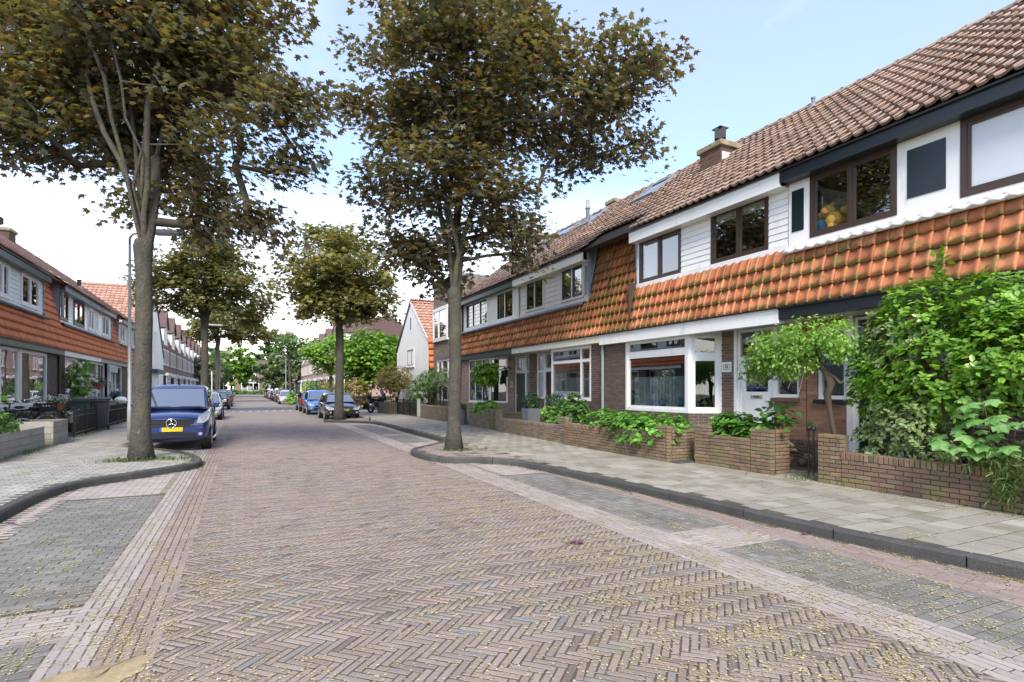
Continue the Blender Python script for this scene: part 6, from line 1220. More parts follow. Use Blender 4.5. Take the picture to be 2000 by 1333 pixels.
def bicycle(label, x, y, rz, crate=True, frame='iron', fend='chrome'):
    t = thing('bicycle', label, 'bicycle', (0,0,0), None); 
    def wheel(cx):
        mb = MB(); n = 22
        for (r0,m) in ((.335,0),): mb.tube([(cx+r0*math.cos(2*math.pi*k/n),0,.35+r0*math.sin(2*math.pi*k/n)) for k in range(n+1)], .018, 6, caps=False)
        w_ = mb.build('wheel','tyre',t,smooth=True,local=True); mb = MB()
        mb.tube([(cx+.315*math.cos(2*math.pi*k/n),0,.35+.315*math.sin(2*math.pi*k/n)) for k in range(n+1)], .009, 5, caps=False)
        for k in range(14): a = 2*math.pi*k/14; mb.tube([(cx,.012*(-1)**k,.35),(cx+.315*math.cos(a),0,.35+.315*math.sin(a))], .0022, 3, caps=False)
        mb.tube([(cx,-.05,.35),(cx,.05,.35)], .022, 8); mb.build('rim','alloy',w_,local=True)
        mb = MB(); mb.tube([(cx+.375*math.cos(a),0,.35+.375*math.sin(a)) for a in np.linspace(.15 if cx > 0 else .5, 2.9, 12)], .016, 6); mb.build('mudguard',fend,t,smooth=True,local=True)
    wheel(-.53); wheel(.55); mb = MB(); bb = (0,0,.30); st = (-.14,0,.86); hd = (.38,0,.93)
    for a,b,r in (((bb),(st),.016),((bb),(.42,0,.62),.018),((-.1,0,.66),(.40,0,.80),.016),((-.53,.06,.35),(-.03,.03,.31),.011),((-.53,-.06,.35),(-.03,-.03,.31),.011),((-.53,.06,.35),(-.12,.02,.78),.010),((-.53,-.06,.35),(-.12,-.02,.78),.010),((.38,0,1.02),(.44,0,.6),.018),((.44,.05,.62),(.55,.05,.35),.012),((.44,-.05,.62),(.55,-.05,.35),.012)): mb.tube([a,b], r, 7)
    mb.build('frame',frame,t,smooth=True,local=True)
    mb = MB(); mb.tube([(.36,0,1.0),(.35,0,1.12)],.013,6); mb.tube([(.15,.30,1.10),(.30,.24,1.13),(.36,.1,1.13),(.36,-.1,1.13),(.30,-.24,1.13),(.15,-.30,1.10)],.012,7); mb.build('handlebar','chrome',t,smooth=True,local=True)
    for sg in (-1,1): mb = MB(); mb.tube([(.2,.28*sg,1.11),(.09,.32*sg,1.09)],.018,7); mb.build('grip','plastic',t,local=True)
    mb = MB(); mb.ball((-.19,0,.93),.14,.09,.05,12,6); mb.ball((-.26,0,.94),.08,.11,.05,12,6); mb.build('saddle','plastic',t,smooth=True,local=True)
    mb = MB(); mb.lathe((0,.04,.30),[(.09,0),(.095,.006),(.02,.01)],14,axis='y'); mb.tube([(0,.05,.30),(.12,.06,.19)],.01,5); mb.box(.08,.05,.175,.17,.14,.20); mb.tube([(0,-.05,.30),(-.12,-.06,.41)],.01,5); mb.box(-.17,-.14,.40,-.08,-.05,.42); mb.build('crank','iron',t,local=True)
    mb = MB(); 
    for yy in (-.06,.06): mb.tube([(-.18,yy,.74),(-.78,yy,.74),(-.53,yy,.36)],.007,5)
    for k in range(5): mb.tube([(-.25-k*.12,-.06,.74),(-.25-k*.12,.06,.74)],.006,5)
    mb.build('carrier','iron',t,local=True); mb = MB(); mb.ball((.48,0,.90),.05,.045,.05,10,6); mb.build('headlight','plastic',t,smooth=True,local=True)
    t.location = (x,y,.1); t.rotation_euler = (0,R(-4),rz); t.scale = (.94,.94,.94)
    if crate:
        c = thing('bicycle_crate', 'black plastic crate standing on the black bicycle', 'crate', (0,0,0)); mb = MB(); L_, w_, h_ = .22,.16,.22
        for (a,b,cc,d_) in ((-L_,L_,-w_,-w_+.012),(-L_,L_,w_-.012,w_),(-L_,-L_+.012,-w_+.012,w_-.012),(L_-.012,L_,-w_+.012,w_-.012)):
            mb.box(a,cc,0,b,d_,.12); mb.box(a,cc,.17,b,d_,h_)
            if b-a > .1:
                for q in (-.21,-.07,.0,.14,.19): mb.box(q,cc,.12,q+.03,d_,.17)
        mb.box(-L_,-w_,-.01,L_,w_,0); mb.build('crate_body','plastic',c,local=True); v = Matrix.Rotation(rz,3,'Z') @ Vector((-.50,0,0)); c.location = (x+v.x,y+v.y,.1+.775); c.rotation_euler = (0,0,rz+.06)
    return t
bicycle('black city bicycle with a crate on its carrier behind the plank planters', -5.45, 19.75, R(215)); bicycle('bicycle with shiny front mudguard half hidden behind the long plank planter', -5.3, 17.6, R(235), False, 'iron', 'chrome'); bicycle('black bicycle leaning farther back beside the terracotta flower pot', -5.75, 21.2, R(60), False, 'iron', 'plastic')
def flower_pot(name, label, x, y, z, r, h_, flow, leafm_, pm='terra', hang=False):
    t = thing(name, label, 'potted plant', (x,y,z)); mb = MB(); mb.lathe((x,y,z),[(r*.72,0),(r*.95,h_*.85),(r*1.05,h_*.86),(r*1.05,h_),(r*.9,h_),(r*.85,h_*.9)],14); mb.build('pot',pm,t,smooth=False)
    n = 240; P = np.array([x,y,z+h_+r*.35])+rng.normal(0,1,(n,3))*np.array([r*.6,r*.6,r*.35]); leaves('foliage', P, rng.normal(0,1,(n,3))+np.array([0,0,.6]), r*.42, 'oval', leafm_, t)
    n = 170; P = np.array([x,y,z+h_+r*.6])+rng.normal(0,1,(n,3))*np.array([r*.7,r*.7,r*.35]); leaves('flowers', P, rng.normal(0,1,(n,3)), r*.33, 'oval', flow, t)
    if hang: mb = MB(); [mb.tube([(x+r*math.cos(a),y+r*math.sin(a),z+h_),(x,y,z+.65)],.004,4) for a in (0,2.1,4.2)]; mb.tube([(x,y,z+.65),(x-.35,y,z+.72)],.01,5); mb.build('hanger','iron',t)
    return t
flower_pot('flower_pot','terracotta pot of pink and white flowers on the wall below the rose bush',-5.3,22.3,.83,.20,.22,'rose','mid'); flower_pot('hanging_basket','hanging basket of magenta flowers beside the front door pillar',-5.75,30.3,1.50,.22,.22,'pink','mid','terra',True); flower_pot('flower_pot','pot of dark violet flowers in front of the striped valance window',-5.5,32.6,.95,.20,.20,'violet','mid','plastic'); flower_pot('flower_pot','white pot with pale flowers behind the iron fence panel',-4.75,21.6,.45,.14,.2,'rose','mid','concrete')
def bin_(label, x, y, rz, mat):
    t = thing('wheelie_bin', label, 'bin', (0,0,0), 'wheelie bins in the left front garden'); mb = MB(); a,b = (.22,.26),(.27,.34); mb.add([(-a[0],-a[1],.06),(a[0],-a[1],.06),(a[0],a[1],.06),(-a[0],a[1],.06),(-b[0],-b[1],.98),(b[0],-b[1],.98),(b[0],b[1],.98),(-b[0],b[1],.98)],[(0,3,2,1),(4,5,6,7),(0,1,5,4),(1,2,6,5),(2,3,7,6),(3,0,4,7)]); mb.box(-.29,-.37,.95,.29,.36,1.0); mb.build('body',mat,t,bevel=.02,local=True)
    mb = MB(); mb.prism([(-.3,-.39,1.0),(-.3,.36,1.0),(-.3,.38,1.07),(-.3,0,1.11),(-.3,-.37,1.06)],(.6,0,0)); mb.build('lid',mat,t,bevel=.02,local=True); mb = MB(); mb.tube([(-.22,.40,1.0),(.22,.40,1.0)],.018,7); mb.build('handle',mat,t,local=True)
    for sg in (-1,1): mb = MB(); mb.lathe((sg*.25,.28,.10),[(.10,-.025),(.10,.025)],16,axis='x'); mb.build('wheel','tyre',t,local=True)
    t.location = (x,y,.1); t.rotation_euler = (0,0,rz); return t
bin_('dark green wheelie bin, the left one behind the iron fence panel', -4.92, 22.9, R(200), 'bin_green'); bin_('dark grey wheelie bin, the right one at the pavement edge', -4.45, 23.6, R(188), 'bin_grey')
# white slatted garden seat with cushions
t = thing('slatted_bench', 'white slatted garden seat with white cushion beyond the grey bin', 'bench', (-5.0,31.4,.1)); mb = MB()
for k in range(18): mb.box(-4.75,30.0+k*.16,.45,-4.72,30.09+k*.16,.95)
mb.build('slats','white',t); mb = MB(); mb.box(-4.78,29.95,.93,-4.68,32.9,.99); mb.build('top_rail','white',t); mb = MB(); mb.box(-5.3,30,.42,-4.8,32.8,.47); mb.build('seat','white',t)
for y in (30.0,32.8): mb = MB(); mb.box(-4.8,y-.04,.1,-4.7,y+.04,.45); mb.build('leg','white',t)
mb = MB(); mb.ball((-5.0,30.6,1.0),.25,.5,.16,12,6); o = mb.build('cushion','white',None,smooth=True); tag(o,'plump white cushion on the white slatted garden seat','cushion')
bush('shrub','dark clipped shrub behind the left iron railing','shrub',(-5.2,26.5,.1),[(0,0,.4,.4,.8,.4)],900,.06,'oval','box',stems=2,tuft=8)
# ---------------------------------------------------------------- street lamps and poles
def lamp(label, x, y, h_, arm=1.15, adir=(1,0), r=.052):
    t = thing('street_lamp', label, 'street lamp', (x,y,.1), 'street lamps'); mb = MB(); mb.tube([(x,y,.05),(x,y,1.0),(x,y,1.02),(x,y,h_-.3)],[r*1.25,r*1.2,r,r*.62],12); mb.build('pole','galv',t,smooth=True)
    mb = MB(); a = Vector((adir[0],adir[1],0)); p = Vector((x,y,h_-.3)); mb.tube([p,p+Vector((0,0,.18)),p+a*.08+Vector((0,0,.28)),p+a*.3+Vector((0,0,.33)),p+a*.5+Vector((0,0,.34))],[r*.62,r*.6,r*.5,r*.45,r*.45],10); mb.build('arm','galv',t,smooth=True)
    mb = MB(); c = p+a*.88+Vector((0,0,.35)); n = Vector((-a.y,a.x,0)); mb.prism([c-a*.45-n*.05+Vector((0,0,-.03)),c-a*.3-n*.12+Vector((0,0,-.05)),c+a*.4-n*.12+Vector((0,0,-.05)),c+a*.5-n*.05+Vector((0,0,-.02)),c+a*.5+n*.05+Vector((0,0,-.02)),c+a*.4+n*.12+Vector((0,0,-.05)),c-a*.3+n*.12+Vector((0,0,-.05)),c-a*.45+n*.05+Vector((0,0,-.03))],(0,0,.12)); mb.build('lamp_head','galv',t,bevel=.02)
    mb = MB(); mb.obox(c+a*.08-Vector((0,0,.055)),a*.3,n*.09,(0,0,.012)); mb.build('lens','lampglass',t); return t
lamp('tall grey street lamp standing behind the left maple trunk', -2.8, 18.4, 5.75, adir=(.95,-.3)); lamp('distant white street lamp by the second left maple', -2.75, 47.5, 6.2, adir=(1,0)); lamp('far street lamp farther down the left kerb', -2.75, 82, 6.2); lamp('far street lamp down the right kerb', 5.6, 88, 6.2, adir=(-1,0))
for i,(x,y,hh) in enumerate(((-2.75,62,3.2),(-2.75,70,3.0),(-2.75,98,3.2))): mb = MB(); mb.tube([(x,y,.05),(x,y,hh)],.05,8); tag(mb.build('signpost','white'), ['thin white post beside the second left maple','thin white post just past the second left maple','thin white post far down the left kerb'][i], 'post', 'thin white posts on the left kerb')
mb = MB(); mb.tube([(5.0,24.9,.1),(5.0,24.9,.28)],.03,8); tag(mb.build('short_peg','iron'),'short dark peg in the paving beside the second right maple','peg')
# ---------------------------------------------------------------- street trees
tree('maple_tree', 'large dark bronze-green maple on the left kerb island beside the blue van', (-1.82,13.32,.1), 4.15, .165, [(-1.66, 12.92, 8.37, 1.49, 1.49, 1.37), (-3.39, 14.53, 8.28, 1.27, 1.27, 1.17), (-4.29, 14.52, 7.13, 1.13, 1.13, 1.04), (-3.67, 14.61, 6.46, 0.51, 0.51, 0.47), (-0.44, 13.33, 8.39, 1.29, 1.29, 1.19), (0.63, 11.81, 8.75, 0.5, 0.5, 0.46), (0.74, 11.44, 6.97, 0.68, 0.68, 0.62), (1.45, 12.33, 7.11, 0.36, 0.36, 0.33), (-0.23, 12.29, 6.2, 0.9, 0.9, 0.83), (0.96, 11.88, 6.0, 0.53, 0.53, 0.48), (-1.51, 14.78, 6.81, 1.1, 1.1, 1.01), (-2.25, 13.75, 5.24, 0.47, 0.47, 0.43), (-0.75, 13.78, 5.47, 0.77, 0.77, 0.71), (0.14, 12.62, 4.99, 0.5, 0.5, 0.46), (-2.78, 14.48, 7.0, 0.97, 0.97, 0.89), (-1.72, 12.73, 10.0, 1.66, 1.66, 1.53), (-4.04, 15.07, 9.48, 1.19, 1.19, 1.09), (-5.75, 16.48, 8.37, 1.24, 1.24, 1.14), (0.56, 12.44, 4.73, 0.33, 0.33, 0.31), (-2.14, 14.43, 7.77, 1.1, 1.1, 1.01), (-0.44, 13.45, 9.64, 0.98, 0.98, 0.9)], 540, 38000, .132, 'maple', 'maple', 'maple trees lining the street', limbs=7, spread=.30, shell=.55, lean=(.02,0), droop=.22, limb_top=10.5)
tree('maple_tree', 'large bronze-green maple on the right kerb island in front of the terraced houses', (4.43,12.35,.1), 3.5, .155, [(4.01, 11.44, 9.06, 1.64, 1.64, 1.51), (2.72, 13.69, 9.68, 0.76, 0.76, 0.7), (5.96, 11.92, 9.85, 1.15, 1.15, 1.06), (7.35, 10.48, 8.5, 1.09, 1.09, 1.0), (8.12, 9.95, 8.81, 0.57, 0.57, 0.52), (7.51, 11.9, 7.85, 1.21, 1.21, 1.11), (8.26, 10.54, 7.14, 0.45, 0.45, 0.42), (5.31, 12.56, 7.82, 1.73, 1.73, 1.6), (3.51, 13.85, 8.25, 1.21, 1.21, 1.11), (2.52, 13.58, 6.59, 0.51, 0.51, 0.47), (3.62, 13.78, 6.34, 1.02, 1.02, 0.94), (5.38, 11.67, 5.82, 1.11, 1.11, 1.02), (4.59, 13.12, 5.02, 1.13, 1.13, 1.04), (5.72, 11.7, 4.82, 0.59, 0.59, 0.54), (3.65, 13.42, 4.86, 0.62, 0.62, 0.57), (4.88, 13.19, 12.33, 2.04, 2.04, 1.87), (2.24, 13.03, 8.09, 0.4, 0.4, 0.37), (6.22, 10.69, 8.22, 0.9, 0.9, 0.82), (3.82, 11.94, 6.36, 1.02, 1.02, 0.93)], 520, 37000, .132, 'maple', 'maple', 'maple trees lining the street', limbs=6, spread=.24, shell=.55, lean=(-.02,.0), droop=.22, limb_top=10.5)
tree('maple_tree', 'broad bronze-green maple behind the blue van on the left', (-2.1,38.5,.1), 4.9, .22, [(-2.2,38.5,8.6,3.0,3.0,2.4),(-3.6,38.2,7.4,2.3,2.2,1.6),(-.4,38.8,7.6,2.4,2.2,1.6),(.6,38.6,6.3,1.6,1.6,.9),(-1.8,38.5,9.9,2.0,2.0,1.3)], 300, 15000, .22, 'maple', 'maple_far', 'maple trees lining the street', limbs=6, spread=.36, shell=.42)
tree('maple_tree', 'rounded yellowish-green maple beside the black car on the right', (3.96,26.55,.1), 4.0, .20, [(3.9,26.6,6.9,2.3,2.3,1.7),(2.6,26.8,6.4,1.5,1.5,1.1),(5.2,26.4,6.4,1.5,1.5,1.2),(4.1,26.6,8.2,1.6,1.6,.9),(4.0,26.5,5.3,2.1,1.9,.8),(5.4,26.4,5.2,1.1,1.2,.6)], 300, 15000, .18, 'maple', 'maple_yellow', 'maple trees lining the street', limbs=5, spread=.36, shell=.42, burl=False)
tree('maple_tree', 'slender bronze-green maple farther down the left kerb', (-2.53,69.0,.1), 6.0, .25, [(-2.4,69,8.6,3.6,3.2,2.2),(.6,69,8.0,2.8,2.4,1.5),(3.2,69,7.4,1.7,1.6,1.0)], 200, 8000, .30, 'maple', 'maple_far', 'maple trees lining the street', limbs=6, spread=.4, shell=.4, burl=False)
tree('young_tree', 'thin young tree with an airy crown beside the white car', (4.05,56.0,.1), 4.6, .10, [(4.0,56,5.9,1.9,1.8,1.0),(3.2,56,5.2,1.4,1.3,.7),(5.0,56,5.6,1.2,1.2,.8)], 70, 900, .26, 'broad', 'mid', limbs=4, spread=.5, shell=.6, lean=(-.3,0), burl=False)
bush('basal_shoots', 'pale yellow-green shoots at the foot of the thin young tree', 'plant', (4.0,55.6,.1), [(0,0,.55,.55,.5,.5)], 420, .2, 'broad', 'wist', stems=3, tuft=8)
for (x,y,z0,lob,m,lb,sz,n) in ((-2.0,118,3,[(-2,118,6.2,4.5,4,3.8),(0.5,118,4.8,3,3,2.5)],'lime','bright lime green tree at the far left of the street end',.6,3600),(-5.5,98,3,[(-5,98,4.4,3.0,3,3.0)],'silver','grey-green tree behind the left posts',.5,2600),(3,182,4,[(3,182,8,8,5,6.0),(-4,180,6.5,6,5,5)],'mid','tall mid-green tree behind the house at the street end',.9,4200),(8.0,178,4,[(7.5,178,8,4.5,4,6.0)],'dark','tall dark green tree right of the house at the street end',.9,3600),(7.2,108,3,[(6.2,108,4.8,4.2,4,3.6),(4.0,108,4.0,2.5,2.5,2.6),(8,108,6,3,3,2.6)],'silver','drooping willow-like tree over the far right cars',.6,4200),(9.5,128,3,[(9,128,7,4,4,4),(7,128,5.5,3,3,3)],'lime','light green tree above the far right cars',.7,3400),(-9.5,172,4,[(-9,172,7,7,5,5.5)],'mid','green tree behind the left end of the street',.9,3600),(-7.5,140,3,[(-6.5,140,5,3.5,3.5,4.2)],'dark','dark green tree at the far left kerb',.7,2600),(22,170,4,[(22,170,8,8,6,6)],'mid','green tree far right behind the brick row',.9,2800)):
    tree('far_tree', lb, (x,y,.1), z0*.8, .22, lob, 90, n, sz, 'clump', m, 'trees at the far end of the street', limbs=4, spread=.4, shell=.3, burl=False, bark='barkdark', trunk_n=8)
bush('hedge', 'green hedge in front of the house closing the street', 'hedge', (1.5,162.8,0), [(x,0,.7,1.6,.8,.7) for x in (-6,-4,-2,0,2,4)], 1600, .35, 'clump', 'mid', stems=2, tuft=8)
bush('hedge', 'lime green hedge by the far left pavement', 'hedge', (-4.3,72,.1), [(0,y,.8,.6,1.4,.8) for y in (-2,0,2)], 1600, .2, 'oval', 'lime', stems=2, tuft=8)
# ---------------------------------------------------------------- vehicles
def subsurf(o, n=1):
    m = o.modifiers.new('s', 'SUBSURF'); m.levels = n; m.render_levels = n; return o
def loft(mb, secs, m=0):
    b = len(mb.v); n = len(secs[0])
    for s_ in secs: mb.v += [tuple(p) for p in s_]
    for i in range(len(secs)-1):
        for j in range(n): mb.f.append((b+i*n+j, b+i*n+(j+1) % n, b+(i+1)*n+(j+1) % n, b+(i+1)*n+j)); mb.mi.append(m)
    mb.f.append(tuple(b+j for j in range(n-1,-1,-1))); mb.mi.append(m); e = b+(len(secs)-1)*n; mb.f.append(tuple(e+j for j in range(n))); mb.mi.append(m)
def car(label, x, y, rz, paint, L_=4.05, Wd=1.75, H=1.46, kind='hatch', plate='plate', group='cars parked along the kerbs', brand=None):
    """front faces -y in its own space"""
    t = thing('parked_car' if kind != 'van' else 'parked_van', label, 'car' if kind != 'van' else 'van', (0,0,0), group); w = Wd/2; f, r = -L_/2, L_/2
    van = kind == 'van'; belt = 1.13 if van else .93; hood = 1.05 if van else .88; nose = .93 if van else .70; low = .24 if van else .20
    #       y          halfwidth  zlow      shoulder z   centre top z
    st = [(f,          w*.80, low+.12, nose-.16, nose-.10), (f+.05, w*.90, low+.04, nose-.06, nose), (f+.28, w*.97, low, nose+.04, nose+.10), (f+.75, w, low, hood-.06, hood+.02), (f+1.15, w, low, belt-.06, belt+.03),
          (f+1.9, w, low, belt, belt+.03), (r-1.2, w, low, belt+.02, belt+.04), (r-.45, w*.985, low, belt+.03, belt+.05), (r-.10, w*.95, low+.05, belt, belt+.04), (r, w*.86, low+.14, belt-.14, belt-.08)]
    secs = []
    for (yy, hw, zl, zs, zc) in st:
        half = [(hw*.86, zl), (hw*.97, zl+.10), (hw, zl+.30), (hw*.985, zs-.10), (hw*.93, zs), (hw*.60, (zs+zc)/2+.02)]
        sec = [(a, yy, z) for a, z in half]+[(0, yy, zc)]+[(-a, yy, z) for a, z in reversed(half)]; secs.append(sec)
    mb = MB(); loft(mb, secs); body = subsurf(mb.build('body', paint, t, smooth=True, local=True), 2)
    # greenhouse
    yb0, yb1 = f+(1.05 if not van else .92), r-(.10 if kind in ('hatch','van','estate') else .75); yr0, yr1 = f+(1.85 if not van else 1.95), r-(.45 if kind in ('hatch','estate') else .22 if van else 1.25); wr = w*(.74 if not van else .80); wb = w*.93
    def ring(z, y0, y1, hw): 
        ys = [y0+(y1-y0)*q for q in (0,.33,.66,1)]; return [(-hw*.90,ys[0],z),(-hw*.5,ys[0]-.05,z),(0,ys[0]-.07,z),(hw*.5,ys[0]-.05,z),(hw*.90,ys[0],z),(hw,ys[0]+.14,z),(hw,ys[1],z),(hw,ys[2],z),(hw,ys[3]-.12,z),(hw*.9,ys[3],z),(0,ys[3]+.03,z),(-hw*.9,ys[3],z),(-hw,ys[3]-.12,z),(-hw,ys[2],z),(-hw,ys[1],z),(-hw,ys[0]+.14,z)]
    zb = belt-.02; R0 = ring(zb, yb0, yb1, wb); R1 = ring(H-.10, yr0-.08, yr1+.06, wr*1.02); R2 = ring(H-.03, yr0+.06, yr1-.06, wr*.86); R3 = ring(H, yr0+.35, yr1-.35, wr*.45)
    mb = MB(); loft(mb, [R0, R1, R2, R3]); roof = mb.build('roof', paint, t, local=True); smooth_by_angle(roof, 50)
    def lerp(a, b, u): return Vector(a)+(Vector(b)-Vector(a))*u
    def pane(i, j, name, m='carglass', u0=.06, u1=.93, in_=.03, seg=None):
        idx = [k % 16 for k in range(i, j+1)]; A = [lerp(R0[k], R1[k], u0) for k in idx]; Bt = [lerp(R0[k], R1[k], u1) for k in idx]
        A[0] = lerp(A[0], A[1], in_); A[-1] = lerp(A[-1], A[-2], in_); Bt[0] = lerp(Bt[0], Bt[1], in_); Bt[-1] = lerp(Bt[-1], Bt[-2], in_); n = len(A); mbp = MB()
        c = sum(A+Bt, Vector())/(2*n); nn = (A[-1]-A[0]).cross(Bt[0]-A[0]).normalized(); nn = nn if nn.dot(c-Vector((0,(yb0+yb1)/2,1.0))) > 0 else -nn
        mbp.add([p+nn*.008 for p in A+Bt], [(k,k+1,n+k+1,n+k) for k in range(n-1)]); o = mbp.build(name, m, t, smooth=True, local=True)
        fr = MB(); fr.add([p+nn*.004 for p in [lerp(a,c,-.035) for a in A+Bt]], [(k,k+1,n+k+1,n+k) for k in range(n-1)]); fr.build('window_seal', 'plastic', t, local=True)
        return o
    pane(0, 4, 'windscreen', 'carscreen'); pane(9, 11, 'rear_window')
    for (i,j) in ((5,6),(6,7),(7,8),(12,13),(13,14),(14,15)):
        if van and (i in (7,12)) : continue
        pane(i, j, 'side_window', in_=.06, u0=.08, u1=.88)
    # wheels in dark arches
    rw = .30 if not van else .31
    for yy in (f+.80, r-.78):
        for sg in (-1,1):
            mb = MB(); mb.lathe((sg*(w-.10), yy, rw), [(rw*1.17,-.12),(rw*1.17,.104)], 24, axis='x'); mb.build('wheel_arch', 'plastic', t, local=True)
            mb = MB(); o_ = .12; mb.lathe((sg*(w-.10), yy, rw), [(rw*.6,-.10),(rw*.93,-.11),(rw,-.08),(rw,.085*1.0),(rw*.95,.115),(rw*.66,.117)] if sg > 0 else [(rw*.66,-.117),(rw*.95,-.115),(rw,-.085),(rw,.08),(rw*.93,.11),(rw*.6,.10)], 24, axis='x'); wh = mb.build('wheel', 'tyre', t, smooth=True, local=True)
            mb = MB(); mb.lathe((sg*(w+.005), yy, rw), [(rw*.66,.012*sg-.004),(rw*.66,.012*sg+.004)], 20, axis='x')
            rm = mb.build('rim', 'plastic', wh, local=True); mb = MB()
            for k in range(7): a = 2*math.pi*k/7; mb.bar((sg*(w+.024),yy,rw),(sg*(w+.024),yy+math.cos(a)*rw*.64,rw+math.sin(a)*rw*.64),.045,.014,(1,0,0))
            mb.tube([(sg*(w+.02),yy+math.cos(a)*rw*.64,rw+math.sin(a)*rw*.64) for a in np.linspace(0,2*math.pi,21)],.016,5,caps=False); mb.build('spokes','alloy',wh,local=True)
    # front
    g0, g1 = (nose-.30, nose-.06) if van else (nose-.20, nose-.09); gw = w*(.62 if van else .52)
    mb = MB(); 
    if van: mb.prism([(-gw,f-.004,g1),(gw,f-.004,g1),(gw*.94,f-.004,g0+.12),(gw*.5,f-.012,g0),(-gw*.5,f-.012,g0),(-gw*.94,f-.004,g0+.12)],(0,.10,0))
    else: mb.box(-gw,f-.006,g0,gw,f+.10,g1)
    gr = mb.build('grille','plastic',t,local=True)
    for k in range(3 if van else 1):
        z = g0+.05+(g1-g0-.06)*k/(2 if van else 1)+(0 if van else .04); mb = MB(); mb.box(-gw*.96,f-.016,z-.008,gw*.96,f-.006,z+.008); mb.build('grille_slat','navyframe' if van else 'chrome',gr,local=True)
    mb = MB(); mb.box(-w*.62,f-.006,low+.13,w*.62,f+.06,low+.27 if van else low+.24); mb.build('lower_intake','plastic',t,local=True)
    for sg in (-1,1):
        mb = MB(); hl = nose+.02
        if van: P = [(sg*w*.66,f-.004,hl-.20),(sg*w*.70,f+.02,hl-.02),(sg*w*.93,f+.42,hl+.13),(sg*w*.995,f+.46,hl+.06),(sg*w*.965,f+.20,hl-.10),(sg*w*.84,f+.03,hl-.20)]
        else: P = [(sg*w*.54,f-.004,hl-.16),(sg*w*.54,f+.0,hl-.07),(sg*w*.90,f+.26,hl+.05),(sg*w*1.0,f+.45,hl+.06),(sg*w*.985,f+.28,hl-.06),(sg*w*.86,f+.05,hl-.17)]
        mb.prism(P,(sg*.012,-.022,.008)); h_ = mb.build('headlight','lampglass',t,local=True,bevel=.008); c = sum((Vector(p) for p in P),Vector())/6
        mb = MB(); mb.ball((c.x+sg*.004,c.y-.006,c.z),.045,.03,.04,10,6); mb.build('bulb','chrome',h_,smooth=True,local=True)
        mb = MB(); mb.ball((sg*w*.76,f+.02,low+.22),.055,.04,.05,10,6); mb.build('fog_lamp','lampglass',t,smooth=True,local=True)
        mb = MB(); mb.prism([(sg*w*.97,yb0+.32,belt+.02),(sg*(w+.18),yb0+.27,belt+.01),(sg*(w+.21),yb0+.27,belt+.15),(sg*(w+.06),yb0+.29,belt+.19)],(0,.13,0)); mb.build('mirror',paint,t,bevel=.03,local=True)
        mb = MB(); zt = belt-.06; mb.prism([(sg*w*.60,r-.02,zt-.26),(sg*w*.90,r-.06,zt-.26),(sg*w*.985,r-.28,zt-.04),(sg*w*.95,r-.16,zt+.04),(sg*w*.66,r-.01,zt-.02)],(0,.035,0)); mb.build('tail_light','tail',t,local=True,bevel=.01)
        for yy in (f+1.95, r-1.55): mb = MB(); mb.box(sg*(w-.01),yy,low+.25,sg*(w+.003),yy+.012,belt-.05); mb.build('door_gap','plastic',t,local=True)
        for yy in (f+2.35, r-1.35): mb = MB(); mb.box(sg*(w*.985),yy,belt-.17,sg*(w+.03),yy+.18,belt-.14); mb.build('door_handle',paint,t,local=True)
    for yy, s_ in ((f-.02,-1),(r+.01,1)):
        z = (low+.36) if s_ < 0 else (low+.38); mb = MB(); mb.box(-.26,yy,z-.055,.26,yy+.012*1,z+.055); pl = mb.build('number_plate',plate,t,local=True); mb = MB(); mb.box(-.26,yy-.003 if s_ < 0 else yy+.012,z-.055,-.215,yy if s_ < 0 else yy+.015,z+.055); mb.build('plate_strip','plateblue',pl,local=True)
    mb = MB(); mb.box(-w*.78,yb0-.04,belt+.015,w*.78,yb0+.02,belt+.04); mb.build('wiper_cowl','plastic',t,local=True)
    if brand == 'star':
        z = (g0+g1)/2+.01; mb = MB(); mb.tube([(.115*math.cos(a),f-.035,z+.115*math.sin(a)) for a in np.linspace(0,2*math.pi,33)],.011,6,caps=False)
        for k in range(3): a = math.pi/2+k*2*math.pi/3; mb.tube([(0,f-.038,z),(.115*math.cos(a),f-.035,z+.115*math.sin(a))],[.020,.006],6)
        mb.build('badge','chrome',t,smooth=True,local=True); mb = MB(); mb.tube([(0,yr0+.1,H-.02),(0,yr0+.16,H+.08)],.012,6); mb.ball((0,yr0+.1,H-.01),.03,.04,.02,8,5); mb.build('aerial','plastic',t,local=True)
        for sg in (-1,1): mb = MB(); mb.tube([(sg*(w+.03),f+1.2,.27),(sg*(w+.06),f+1.35,.27),(sg*(w+.06),r-1.3,.27),(sg*(w+.03),r-1.15,.27)],.035,8); mb.build('side_step','chrome',t,smooth=True,local=True)
        for sg in (-1,1): mb = MB(); mb.tube([(sg*.62,yb0-.02,belt+.05),(sg*.12,yb0-.03,belt+.05)],.007,5); mb.build('wiper','plastic',t,local=True)
    elif brand == 'ring':
        z = (g0+g1)/2+.02; mb = MB(); mb.tube([(.062*math.cos(a),f-.02,z+.062*math.sin(a)) for a in np.linspace(0,2*math.pi,25)],.009,5,caps=False)
        for (a,b) in (((-.025,.05),(0,.008)),((0,.008),(.025,.05)),((-.05,.028),(-.022,-.045)),((-.022,-.045),(0,0)),((0,0),(.022,-.045)),((.022,-.045),(.05,.028))): mb.tube([(a[0],f-.02,z+a[1]),(b[0],f-.02,z+b[1])],.007,5)
        mb.build('badge','chrome',t,local=True)
    t.location = (x,y,0); t.rotation_euler = (0,0,rz); t.scale = (.9,.9,.9); return t
MT['carscreen'] = glass('windscreen_glass', (.30,.33,.33), .34)
car('dark blue delivery van with a chrome star badge parked behind the left maple', -1.53, 17.4, 0, 'car_blue', 4.3, 1.76, 1.80, 'van', 'plate', None, 'star')
